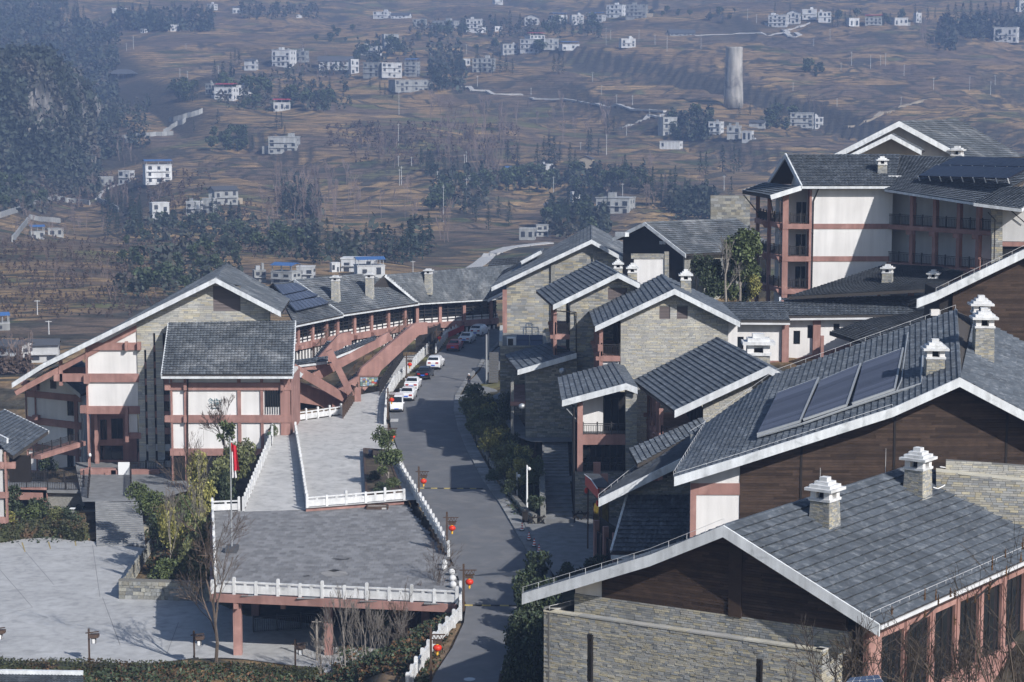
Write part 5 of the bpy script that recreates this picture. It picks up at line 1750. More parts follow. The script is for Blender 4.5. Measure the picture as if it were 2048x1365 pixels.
c0, c1, c2 = V((FT_.pt(1571, 450).x, 215.2, 0)), V((28.3, 220, 0)), V((27.7, 225.5, 0))
xr = FT_.pt(1623, 450).x
for z in zf[:3]:
 mb = MB()
 mb.prism([V((p[0], p[1], z - .56)) for p in ((c0.x - .3, 214.9), (xr, 214.9), (xr, 226), (c2.x - .3, 226))], EZ * .54); mb.build('floor_beam', 'pink', BT)
 mb = MB(); railing(mb, V((c0.x + .5, 215.1, z - .02)), V((xr - .1, 215.1, z - .02)), 1.05, .17, 1.3); mb.build('railing', 'dark_metal', BT)
 mb = MB(); railing(mb, V((c0.x, 215.6, z - .02)), V((c1.x, c1.y, z - .02)), 1.05, .17, 1.3); railing(mb, V((c1.x, c1.y, z - .02)), V((c2.x, c2.y, z - .02)), 1.05, .17, 1.3); mb.build('railing', 'dark_metal', BT)
 for p in (c0, c1):
  mb = MB(); mb.prism([V((p.x - .9, p.y + .1, z - .05)), V((p.x - .2, p.y + .1, z - .05)), V((p.x - .2, p.y + .1, z - .75)), V((p.x - .5, p.y + .1, z - .75))], (0, .4, 0)); mb.build('bracket', 'pink', BT)
for i, p in enumerate((c0, c1, c2)):
 w_ = .62 if i == 0 else .4
 mb = MB(); mb.cbox(p + EZ * 12, w_, .5, zt - 12 - (.1 if i == 0 else 1.0)); mb.build('post', 'pink', BT)
mb = MB(); mb.box((xr - .25, 214.95, 12), (.24, 0, 0), (0, 1.5, 0), (0, 0, zt - 12)); mb.build('post', 'pink', BT)
mb = MB(); mb.box((c0.x + .4, 217.6, 12), (xr - c0.x - .4, 0, 0), (0, .2, 0), (0, 0, zt - 12)); mb.build('balcony_wall', 'grey_wall', BT)
mb = MB(); mb.box((c0.x + .3, 217.7, 12), (.2, 0, 0), (0, 8, 0), (0, 0, zt - 12)); mb.build('balcony_wall', 'grey_wall', BT)
for z in zf[:3]:
 for x, w_ in ((c0.x + 1.5, .55), (c0.x + 2.15, .4)):
  mb = MB(); mb.box((x, 217.55, z), (w_, 0, 0), (0, .06, 0), (0, 0, 2.2)); mb.build('balcony_door', 'glass', BT)
 mb = MB(); mb.box((c0.x + .24, 220.5, z), (.06, 0, 0), (0, 1.2, 0), (0, 0, 2.2)); mb.build('balcony_door', 'glass', BT)
# main roof
tiled(BT, [PY(1603, 373, 214), PY(1790, 373, 214), PY(1800, 309.5, 221), PY(1571, 309.5, 221)], 'tile', .40, .42, fas=(3,), fh=.55)
tiled(BT, [PY(1800, 363, 228), PY(1537, 364, 228), PY(1571, 309.5, 221), PY(1800, 309.5, 221)], 'tile', .5, .5, fas=(1,), fh=.45)
mb = MB(); mb.box(PY(1603, 378, 213.9), PY(1790, 378, 213.9) - PY(1603, 378, 213.9), (0, .14, 0), (0, 0, .26)); mb.build('gutter', 'fascia', BT)
mb = MB(); mb.prism([PY(1606, 378, 215.2), PY(1590, 376, 219), PY(1578, 322, 221), PY(1565, 372, 226)][0:1] + [V((31.6, 221, zt + 3.2)), V((31.6, 227, zt)), ], (.2, 0, 0)); mb.build('gable_wall', 'white_wall', BT)
tiled(BT, [PY(1541, 393, 213), PY(1485, 383, 227), PY(1532, 366, 227), PY(1602, 374, 214)], 'tile', .5, .42, fas=(3, 1), fh=.5)
p = PY(1765, 358, 216.5); chimney(BT, (p.x, 217), p.z - .6, PY(1765, 330, 217).z, .95, 3, rng=rg, bits=False, tiers=3, label='slim stone chimney on the tower roof')
mb = MB(); mb.box(PY(1776, 356, 216), (3.2, 0, 0), (0, .3, 0), (0, 0, .22)); mb.build('roof_box', 'white_metal', BT)
mb = MB(); mb.path([FT_.pt(1637, 378, -.2), FT_.pt(1627, 403, -.1), FT_.pt(1623, 595, -.1)], .07, 6); mb.build('drain_pipe', 'dark_metal', BT)
mb = MB(); mb.path([PY(1487, 390, 226), V((c2.x, c2.y - .3, zf[0] + .6))], .06, 6); mb.path([PY(1541, 398, 213.5), V((c1.x + .4, c1.y - .5, zf[0] + .5))], .06, 6); mb.build('drain_pipe', 'dark_metal', BT)
# balcony wing on its right
FW = Frame(1776, 215.2, 52)
BW = thing('balcony_wing', 'shaded hotel wing with two rows of black balcony railings beside the white tower wall', 'building', (44, 208, 12))
za, zb_ = FT_.ac(1776, 449)[1], FT_.ac(1776, 524)[1]
Lw = 16.0
mb = MB(); mb.box(FW.W(-4, 2.0, 12), FW.ex * (Lw + 7), FW.ey * .3, EZ * (zt - 12.2)); mb.build('wall', 'grey_wall', BW)
for z in (za, zb_):
 mb = MB(); mb.box(FW.W(0, -.2, z - .5), FW.ex * Lw, FW.ey * 2.3, EZ * .48); mb.build('floor_beam', 'pink', BW)
 mb = MB(); railing(mb, FW.W(0.1, -.05, z), FW.W(Lw - .1, -.05, z), 1.1, .2, 1.55); mb.build('railing', 'dark_metal', BW)
 for u in (1824, 1870, 1918, 1957):
  a, _ = FW.ac(u, 450)
  mb = MB(); mb.box(FW.W(a - 1.9, 1.93, z), FW.ex * .75, FW.ey * .1, EZ * 2.3); mb.build('balcony_door', 'glass', BW)
for u in (1824, 1870, 1918, 1957):
 a, _ = FW.ac(u, 450)
 mb = MB(); mb.box(FW.W(a - .22, -.15, 12), FW.ex * .44, FW.ey * .5, EZ * (zt - 12)); mb.build('post', 'pink', BW)
 mb = MB(); mb.box(FW.W(a - .4, -.5, za - .95), FW.ex * .8, FW.ey * .4, EZ * .45); mb.build('bracket', 'pink', BW)
rw = tiled(BW, [PY(1770, 379, 214), PY(1962, 408, 200), PY(2120, 324, 214), PY(1798, 311, 222)], 'tile', .5, .42, fas=(0,), fh=.26)
pw = [PY(1770, 379, 214), PY(1962, 408, 200), PY(1798, 311, 222)]
nw = (pw[1] - pw[0]).cross(pw[2] - pw[0]).normalized()
if nw.z < 0: nw = -nw
for cs_ in (((1836, 352), (2015, 357), (2060, 335), (1872, 331)), ((1878, 330), (2062, 334), (2090, 318), (1913, 313))):
 c4 = [on_plane(u, v, pw[0] + nw * .5, nw) for u, v in cs_]
 mb = MB(); mb.prism(c4, nw * -.12); sc_ = mb.build('solar_collector', 'solar', BW)
 mt = MB()
 for i in range(14):
  t0, t1 = (i + .03) / 14, (i + .97) / 14
  mt.poly([c4[0].lerp(c4[1], t0) + nw * .02, c4[0].lerp(c4[1], t1) + nw * .02, c4[3].lerp(c4[2], t1) + nw * .02, c4[3].lerp(c4[2], t0) + nw * .02])
 mt.build('collector_pane', 'solar', sc_)
 mf = MB()
 for i in range(9):
  p = c4[0].lerp(c4[1], i / 8); mf.tube(p, p - nw * .6, .06, .06, 5)
 mf.build('bracket', 'gutter', sc_)
tiled(BW, [PY(1948, 407, 198.5), PY(2042, 419, 196), PY(2110, 372, 203), PY(2003, 376, 205)], 'tile', .5, .42, fas=(3, 1, 0), fh=.3)
FX = Frame(2000, 199, 10)
stone_wall(BW, FX, [(1982, 560), (2005, 560), (2005, 412), (1982, 410)], 0, .5, mat_='stone', hr=(.16, .25), lr=(.4, .9), rng=rg)
pxbox(BW, FX, 2005, 412, 2090, 484, .1, .5, 'grey_wall', 'wall'); pxbox(BW, FX, 2005, 484, 2090, 494, 0, .5, 'pink', 'band')
pxbox(BW, FX, 2005, 494, 2090, 560, .3, .5, 'dark_room', 'window_band')
mb = MB(); mb.path([FX.pt(2018, 418, -.3), FX.pt(2050, 446, -.2)], .06, 6); mb.path([FX.pt(1976, 425, -.5), FX.pt(1990, 440, -.3), FX.pt(1988, 520, -.3)], .06, 6); mb.build('drain_pipe', 'dark_metal', BW)
# big hipped hall behind the tower
FH = Frame(1798, 262, 0)
BH = thing('ridge_hall', 'large hall roof with nested white gables rising behind the balcony tower', 'building', (52, 263, 16))
fh = [FH.pt(u, v) for u, v in ((1655, 317), (1798, 244), (1935, 318))]
bh = [PY(1760, 312, 283), PY(1916, 240.5, 283), PY(2050, 315, 280)]
gable_roof(BH, fh, bh, 1, V((0, -1, 0)), fas=.75, row=.5, w=.5, tm='tile_far')
mb = MB(); mb.prism([FH.pt(1672, 330, 1.5), FH.pt(1925, 330, 1.5), FH.pt(1900, 303, 1.5), FH.pt(1798, 249, 1.5), FH.pt(1690, 305, 1.5)], (0, .4, 0)); mb.build('gable_wall', 'grey_wall', BH)
mb = MB(); mb.prism([V((p.x, p.y, 14)) for p in (FH.pt(1680, 330, 2), FH.pt(1915, 330, 2))] + [V((60, 276, 14)), V((50, 276, 14))], EZ * 14); mb.build('wall', 'grey_wall', BH)
f9 = [PY(u, v, 259) for u, v in ((1695, 313), (1782, 270), (1843, 303))]
gable_roof(BH, f9, [p + V((1.2, 4, .0)) for p in f9], 1, V((0, -1, 0)), fas=.6, row=.5, w=.45, tm='tile_far', name='porch_roof')
p = PY(1976, 318, 245); chimney(BH, (p.x, 262), p.z - 1.6, PY(1976, 312, 262).z, 1.35, 25, rng=rg, bits=False, tiers=3)
# garden hall with the black gable
FG = Frame(1290, 258, 38, 58)
BG = thing('garden_hall', 'low hall with a black gable and slate roof beyond the round trees', 'building', (18, 259, 12.5))
fg = [FG.pt(u, v) for u, v in ((1226, 478), (1290, 446), (1372, 510))]
bgk = [p + FG.ey * 15 for p in fg]
gable_roof(BG, fg, bgk, 1, -FG.n, fas=.5, row=.45, w=.5, tm='tile_far')
frontg = [FG.ac(u, v) for u, v in ((1226, 478), (1290, 446), (1372, 510))]
aa, ab = frontg[0][0] + .6, frontg[2][0] - .8
mb = MB(); mb.prism([FG.W(a, 1.0, c) for a, c in ((aa, 12), (ab, 12), (ab, roof_c(frontg, ab) - .3), (0, frontg[1][1] - .3), (aa, roof_c(frontg, aa) - .3))], FG.ey * .3); mb.build('gable_wall', 'black_wood', BG)
for u in (1322, 1328.5):
 a, c = FG.ac(u, 486, 1.0); mb = MB(); mb.box(FG.W(a - .2, .93, c - .2), FG.ex * .42, FG.ey * .06, EZ * .42); mb.build('air_vent', 'grey_metal', BG)
mb = MB(); mb.box(FG.pt(1230, 473, -1.2), FG.ex * 1.6, FG.ey * .6, EZ * .55); mb.build('gutter_box', 'fascia', BG)
SG = Frame(0, 0, 58 - 90, None, o=FG.W(ab, .6, 0))
eg = frontg[2][1]
wins = [(1 + i * 2.6, 3.2 + i * 2.6, 12.8, eg - .8) for i in range(5)]
mb = MB(); holed(mb, SG, [(0, 12), (14, 12), (14, eg - .2), (0, eg - .2)], 0, .3, wins); mb.build('side_wall', 'stone_grey', BG)
for h in wins: window(BG, SG, *h, .05, mull=1)
# white garden wall in front of it
GWL = thing('garden_wall', 'white garden wall with stone coping and pier in front of the black gable', 'wall', (17, 250, 12.5))
FGW = Frame(1300, 250, 0)
pxbox(GWL, FGW, 1268, 517, 1331, 600, 0, .3, 'white_wall', 'panel')
stone_wall(GWL, FGW, [(1262, 518), (1331, 518), (1331, 508), (1262, 508)], -.1, .5, mat_='stone', rng=rg)
stone_wall(GWL, FGW, [(1329, 600), (1338, 600), (1338, 504), (1329, 504)], -.2, .7, mat_='stone', rng=rg)
# far stone wall beside the tower
FWW = thing('stone_wall', 'square dark stone wall standing behind the round tree and the tower', 'wall', (27, 275, 10))
stone_wall(FWW, Frame(1455, 275, 0), [(1421, 520), (1500, 520), (1500, 391), (1421, 391)], 0, .5, mat_='stone_grey', hr=(.25, .4), lr=(.5, 1.2), rng=rg)
# ---------------------------------------------------------------- sign building on the left
def prect(root, fr, lst, b0, b1, m, name):
 for q in lst:
  pxbox(root, fr, *q, b0, b1, m, name)
FS = Frame(450, 212, 0)
BS = thing('sign_building', 'pink and white building with a square tile roof and a blue character sign', 'building', (-30, 213, -3))
tiled(BS, [PY(323, 750, 210.6), PY(586, 750, 210.6), PY(591, 642, 218.6), PY(337, 646, 218.6)], 'tile_far', .42, .36, fas=(1, 3), fh=.35)
tiled(BS, [PY(591, 690, 226), PY(345, 693, 226), PY(337, 646, 218.6), PY(591, 642, 218.6)], 'tile_far', .5, .5)
mb = MB(); mb.box(PY(322, 758, 210.5), PY(586, 758, 210.5) - PY(322, 758, 210.5), (0, .16, 0), (0, 0, .24)); mb.build('gutter', 'fascia', BS)
pxbox(BS, FS, 342, 755, 582, 1010, .12, 9, 'white_wall', 'wall')
prect(BS, FS, [(340, 766, 582, 781), (340, 831, 582, 846), (340, 898, 582, 912)], -.12, .2, 'pink', 'beam')
prect(BS, FS, [(340, 756, 349, 1010), (367, 756, 378, 1010), (474, 756, 485, 1010), (520, 756, 529.5, 1010), (560, 756, 583, 1010)], -.06, .25, 'pink', 'post')
pxbox(BS, FS, 582, 757, 585, 1010, .2, 9.2, 'pink', 'side_wall')
prect(BS, FS, [(329, 768, 341, 781), (329, 832, 341, 845)], -.5, -.1, 'pink', 'beam_end')
prect(BS, FS, [(367, 766, 373, 781), (367, 832, 373, 846), (561, 768, 567, 782)], -.5, -.13, 'pink', 'bracket')
pxbox(BS, FS, 529.5, 781, 560, 814, .06, .2, 'glass', 'window')
mb = MB()
for i in range(7):
 u = 530 + i * 4.8
 FS.box(mb, u, 781, u + 1.6, 829, -.02, .1)
mb.build('slat_screen', 'dark_metal', BS)
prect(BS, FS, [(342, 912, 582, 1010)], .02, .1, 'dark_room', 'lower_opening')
mb = MB(); mb.tube(FS.pt(375.5, 757, -.2), FS.pt(375.5, 990, -.2), .07, .07, 6); mb.build('drain_pipe', 'dark_metal', BS)
# the blue-grey characters on the wall, stroke by stroke
mb = MB()
def strokes(mb, fr, lst, b, w=.09):
 for s in lst:
  pts = [fr.pt(u, v, b) for u, v in s]
  for p, q in zip(pts, pts[1:]):
   mb.beam(p, q, .05, w, up=(q - p).normalized().cross(V((0, 1, 0))))
Z = lambda pts: [(380 + x / 20.4, 770 + y / 20.4) for x, y in pts]
strokes(mb, FS, [Z(p) for p in ([(760, 640), (820, 560), (900, 600), (930, 660), (830, 650), (770, 690)], [(780, 770), (850, 710), (915, 760), (880, 850), (770, 885)], [(760, 885), (930, 845)],
  [(1020, 560), (960, 680)], [(995, 620), (1000, 840), (1040, 860)], [(960, 650), (1040, 640)], [(1090, 560), (1070, 640), (1120, 620)], [(1110, 590), (1130, 660), (1280, 615)],
  [(1080, 740), (1090, 830)], [(1085, 735), (1160, 720), (1165, 790), (1095, 810)], [(1130, 690), (1140, 850)], [(1190, 690), (1275, 715), (1215, 760), (1300, 835)], [(1060, 700), (1050, 840)])], .1, .075)
mb.build('sign_characters', 'teal', BS)
mb = MB()
for i in range(9):
 x = 840 + i * 42
 strokes(mb, FS, [Z([(x, 930 + (i % 2) * 12), (x + 26, 985)]), Z([(x + 26, 935), (x + 4, 985)]), Z([(x, 960), (x + 30, 958)])], .1, .045)
mb.build('sign_lettering', 'teal', BS)
# ---------------------------------------------------------------- great gable building
F0 = Frame(431, 218, 0)
BL = thing('great_gable_building', 'big pink and white building under a long sweeping gable with a stone upper wall', 'building', (-34, 219, -4.8))
f0 = [F0.pt(u, v) for u, v in ((24, 768), (86, 729), (431, 558), (562, 626))]
b0 = [PY(u, v, 234) for u, v in ((84, 738), (148, 704), (455, 529), (579, 600))]
gable_roof(BL, f0, b0, 2, V((0, -1, 0)), fas=.55, row=.55, w=.45, tm='tile_far')
front0 = [F0.ac(u, v) for u, v in ((24, 768), (86, 729), (431, 558), (562, 626))]
PB = 1.5
a0, _ = F0.ac(274, 700, PB); a1, _ = F0.ac(540, 640, PB)
H0 = []
cols_ = [(288, 701, 298, 960), (306, 667, 316.5, 960), (325, 667, 342, 960)]
for q in [(426, 573, 481, 622)] + cols_:
 p0, p1 = F0.ac(q[0], q[1], PB), F0.ac(q[2], q[3], PB); H0.append((p0[0], p1[0], p1[1], p0[1]))
stone_wall_ac(BL, F0, [(a0, -6), (a1, -6), (a1, roof_c(front0, a1) - .3), (front0[2][0], front0[2][1] - .3), (a0, roof_c(front0, a0) - .3)], PB, .4, H0, mat_='stone_pale', hr=(.16, .24), lr=(.4, 1.0), rng=rg)
louver(BL, F0, 426, 573, 481, 622, PB)
for k, q in enumerate(cols_):
 pxbox(BL, F0, *q, PB + .35, PB + .5, 'glass', 'window_strip')
 v = q[1] + 24
 while v < 950:
  pxbox(BL, F0, q[0], v, q[2], v + 13, PB + .12, PB + .34, 'pink' if v < 860 else 'grey_wall', 'spandrel'); v += 33
# plaster panels and pink frame of the left part
pxbox(BL, F0, 176, 640, 276, 830, PB + .15, PB + .5, 'white_wall', 'wall') if False else None
pr = [F0.pt(u, v, PB + .15) for u, v in ((176, 828), (276, 828), (276, 645), (176, 697))]
mb = MB(); mb.prism(pr, (0, .35, 0)); mb.build('wall', 'white_wall', BL)
prect(BL, F0, [(174, 686, 280, 701), (174, 748, 278, 765), (167, 813, 280, 828.5)], PB - .1, PB + .3, 'pink', 'beam')
prect(BL, F0, [(170, 690, 181.5, 1020)], PB - .14, PB + .5, 'pink', 'post')
mb = MB(); a_, b_ = F0.pt(30, 785, PB - .05), F0.pt(278, 652, PB - .05); mb.beam(a_ + V((0, .2, -.1)), b_ + V((0, .2, -.1)), .3, .62); mb.build('rake_beam', 'pink', BL)
prect(BL, F0, [(249, 684, 255, 702), (167, 750, 178, 768), (160, 812, 172, 827), (249, 815, 257, 885), (274, 685, 281, 701)], PB - .6, PB - .1, 'pink', 'bracket')
prect(BL, F0, [(248, 866, 282, 878)], PB - .2, PB + .4, 'pink', 'beam')
pxbox(BL, F0, 257, 828, 275, 868, PB + .1, PB + .4, 'white_wall', 'panel')
# recess below: inner wall with windows
pxbox(BL, F0, 181, 826, 276, 1010, PB + 4, PB + 4.4, 'pink', 'inner_wall')
for q in ((200, 840, 214, 880), (222, 838, 246, 878), (200, 892, 246, 920)):
 a_, c_ = F0.ac(q[0], q[1], PB + 3.9); a2, c2_ = F0.ac(q[2], q[3], PB + 3.9)
 window(BL, F0, a_, a2, c2_, c_, PB + 3.85, mull=1)
prect(BL, F0, [(188, 828, 199, 1000)], PB + 2.6, PB + 3.1, 'pink', 'post')
# open balcony left of the post
prect(BL, F0, [(118, 748, 172, 764), (117, 722, 125, 772)], PB - .1, PB + .3, 'pink', 'beam')
prect(BL, F0, [(136, 735, 140, 752)], PB + 2, PB + 2.3, 'pink', 'post')
pxbox(BL, F0, 125, 735, 170, 750, PB + 3, PB + 3.3, 'pink', 'inner_beam')
prect(BL, F0, [(107, 749, 118, 763)], PB - .5, PB, 'pink', 'beam_end')
pxbox(BL, F0, 276, 905, 345, 935, PB + .6, PB + 1.2, 'pink', 'plinth')
mb = MB(); railing(mb, F0.pt(255, 943, -.5), F0.pt(366, 938, -.5), 1.0, .18, 2.0); mb.build('railing', 'dark_metal', BL)
# entrance frame with the blank white banner
prect(BL, F0, [(170, 938, 232, 952), (222, 941, 318, 960)], -2.4, -1.6, 'pink', 'entrance_beam')
prect(BL, F0, [(220, 955, 229.5, 1009), (311, 955, 320, 1000)], -2.35, -1.85, 'pink', 'entrance_post')
prect(BL, F0, [(160, 939, 171, 953), (210, 946, 221, 961), (160, 1001, 172, 1018)], -2.6, -2.0, 'pink', 'beam_end')
pxbox(BL, F0, 236, 925, 260, 969, -2.6, -2.5, 'white_metal', 'banner')
pxbox(BL, F0, 318, 952, 400, 972, -.4, .2, 'pink', 'gallery_beam')
pxbox(BL, F0, 322, 972, 420, 1000, .4, .8, 'white_wall', 'wall')
mb = MB(); mb.lathe(F0.pt(180, 911, PB - .5), [(.02, -.16), (.14, -.1), (.16, .05), (.1, .2), (.02, .25)], 8); mb.build('wall_lamp', 'white_metal', BL)
# stairs up to it, with side walls and a tilted pink stringer
stairs('entrance_stairs', 'wide pale stone steps leading from the parking lot to the pink building', PL(242, 1092), PZ(236, 1000, -2.7), 4.6, 22, 'kerb')
for (u0, u1, lb) in ((168, 196, 'rough stone cheek wall on the hedge side of the entrance steps'), (250, 302, 'rough stone cheek wall on the bushy side of the entrance steps')):
 fr_ = Frame(u0, 196 if u0 > 200 else 203, 0)
 rt = thing('cheek_wall', lb, 'wall', fr_.pt(u0, 1090))
 stone_wall(rt, fr_, [(u0, 1096), (u1, 1096), (u1, 1050 if u0 > 200 else 1020), (u0, 1052 if u0 > 200 else 1022)], 0, .5, mat_='stone', hr=(.18, .32), lr=(.3, .8), rng=rg, proud=.09)
ST = thing('side_stair', 'pink stair stringer with black railing climbing beside the entrance steps', 'stairs', F0.pt(300, 1000, -3))
mb = MB(); F0.poly(mb, [(285, 1010), (292, 1002), (345, 978), (345, 994), (300, 1013)], -3, -2.4); mb.build('stringer', 'pink', ST)
mb = MB(); railing(mb, F0.pt(276, 1000, -3), F0.pt(345, 975, -3), .95, .2, 1.8); mb.build('railing', 'dark_metal', ST)
mb = MB(); railing(mb, F0.pt(175, 1018, -4), F0.pt(212, 985, -2.6), .95, .2, 1.8)
tag(mb.build('stair_railing', 'dark_metal'), 'black railing rising along the hedge side of the entrance steps', 'railing')
mb = MB(); mb.poly([PZ(u, v, -2.72) for u, v in ((165, 1004), (300, 1003), (440, 965), (440, 925), (150, 925))]); o = mb.build('entrance_pavement', 'step'); o['kind'] = 'structure'
mb = MB(); railing(mb, PZ(262, 996, -2.7), PZ(262, 950, -2.7), 1.0, .2, 1.8); railing(mb, PZ(176, 996, -2.7), PZ(180, 955, -2.7), 1.0, .2, 1.8)
tag(mb.build('porch_railing', 'dark_metal'), 'black railings under the pink entrance frame with the white banner', 'railing')
# ---------------------------------------------------------------- lower wing at the far left
FLw = Frame(100, 228, 14)
BLw = thing('corner_wing', 'shaded corner wing of white panels and pink beams below the sweeping gable', 'building', (-52, 229, -6))
fl = [FLw.pt(u, v) for u, v in ((42, 778), (100, 740), (161, 790))]
gable_roof(BLw, fl, [p + FLw.ey * 8 for p in fl], 1, -FLw.n, fas=.45, row=.5, w=.45, tm='tile_far')
fla = [FLw.ac(u, v) for u, v in ((42, 778), (100, 740), (161, 790))]
A0, A1 = FLw.ac(55, 800, 1.2)[0], FLw.ac(160, 800, 1.2)[0]
mb = MB(); mb.prism([FLw.W(a, 1.2, c) for a, c in ((A0, -8), (A1, -8), (A1, roof_c(fla, A1) - .3), (fla[1][0], fla[1][1] - .3), (A0, roof_c(fla, A0) - .3))], FLw.ey * 6); mb.build('wall', 'white_wall', BLw)
for vL, vR, h in ((781, 792, 13), (833, 846, 14), (886, 900, 14), (940, 950, 12)):
 mb = MB(); FLw.poly(mb, [(52, vL), (161, vR), (161, vR + h), (52, vL + h)], 1.0, 1.25); mb.build('beam', 'pink', BLw)
for u0, u1 in ((50, 56), (68, 76), (147, 159)):
 pxbox(BLw, FLw, u0, 775 if u0 < 100 else 790, u1, 990, .95, 1.3, 'pink', 'post')
for v0, v1 in ((795, 832), (850, 884), (904, 938)):
 a_, c_ = FLw.ac(134, v0, 1.1); a2, c2_ = FLw.ac(147, v1, 1.1); window(BLw, FLw, a_, a2, c2_, c_, 1.02, mull=1)
a_, c_ = FLw.ac(100, 760, 1.1); a2, c2_ = FLw.ac(112, 778, 1.1); window(BLw, FLw, a_, a2, c2_, c_, 1.02, mull=1)
prect(BLw, FLw, [(62, 770, 74, 782), (41, 762, 55, 772), (64, 831, 76, 841)], .3, .95, 'pink', 'beam_end')
pxbox(BLw, FLw, 159.5, 800, 171, 1000, 1.6, 2.4, 'white_wall', 'wall')
# footbridge with black railing in front
BR = thing('footbridge', 'sloping pink footbridge with black railing crossing the shaded court', 'bridge', V((-48, 222, -3)))
fb0, fb1 = PY(70, 914, 215), PY(160, 886, 222)
mb = MB(); mb.beam(fb0, fb1, 1.6, .5); mb.build('deck', 'pink', BR)
mb = MB(); railing(mb, fb0 + V((0, -.7, .2)), fb1 + V((0, -.7, .2)), 1.0, .17, 1.6); mb.build('railing', 'dark_metal', BR)
# terrace with railings below it
TR = thing('court_terrace', 'shaded terrace with long black railing and pink beam above the hedge', 'terrace', V((-48, 208, -5)))
FTr = Frame(90, 208, 0)
pxbox(TR, FTr, 14, 976, 94, 1000, 0, .4, 'pink', 'beam'); pxbox(TR, FTr, 86, 985, 94, 1030, 0, .4, 'pink', 'post')
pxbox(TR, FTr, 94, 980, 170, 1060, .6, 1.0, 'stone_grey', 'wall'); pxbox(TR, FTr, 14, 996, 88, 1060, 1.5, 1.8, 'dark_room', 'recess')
mb = MB(); railing(mb, FTr.pt(12, 978, .1), FTr.pt(95, 980, .1), 1.05, .18, 2); railing(mb, FTr.pt(95, 981, .5), FTr.pt(168, 982, .5), 1.05, .18, 2); railing(mb, FTr.pt(12, 962, 5), FTr.pt(168, 962, 5), 1.05, .18, 2); mb.build('railing', 'dark_metal', TR)
mb = MB(); mb.prism([FTr.pt(12, 979, 0), FTr.pt(168, 982, 0), FTr.pt(168, 966, 7), FTr.pt(12, 962, 7)], (0, 0, -.3)); mb.build('floor', 'step', TR)
# roof corner at the left edge
BE = thing('edge_pavilion', 'dark tile roof corner over pink timber posts at the extreme left edge', 'building', V((-50, 195, -6)))
pe = [PY(-60, 905, 192), PY(24, 914, 192), PY(97, 863, 200), PY(8, 818, 205)]
tiled(BE, [PY(97, 863, 200), PY(26, 914, 192), PY(-60, 850, 196), PY(8, 820, 204)], 'tile', .5, .4, fas=(3,), fh=.4)
FE_ = Frame(10, 192.5, 0)
for q in ((-30, 925, 30, 938), (-30, 985, 16, 997), (-30, 1035, 14, 1048)):
 pxbox(BE, FE_, *q, 0, .4, 'pink', 'beam')
pxbox(BE, FE_, 8, 905, 16, 1060, -.05, .4, 'pink', 'post'); pxbox(BE, FE_, -40, 900, 9, 1060, .3, .6, 'grey_wall', 'wall')
pxbox(BE, FE_, 18, 912, 62, 965, 3, 3.3, 'black_wood', 'recess')
mb = MB(); mb.beam(PY(-20, 865, 195), PY(15, 882, 192), .2, .5); mb.build('bargeboard', 'fascia', BE)
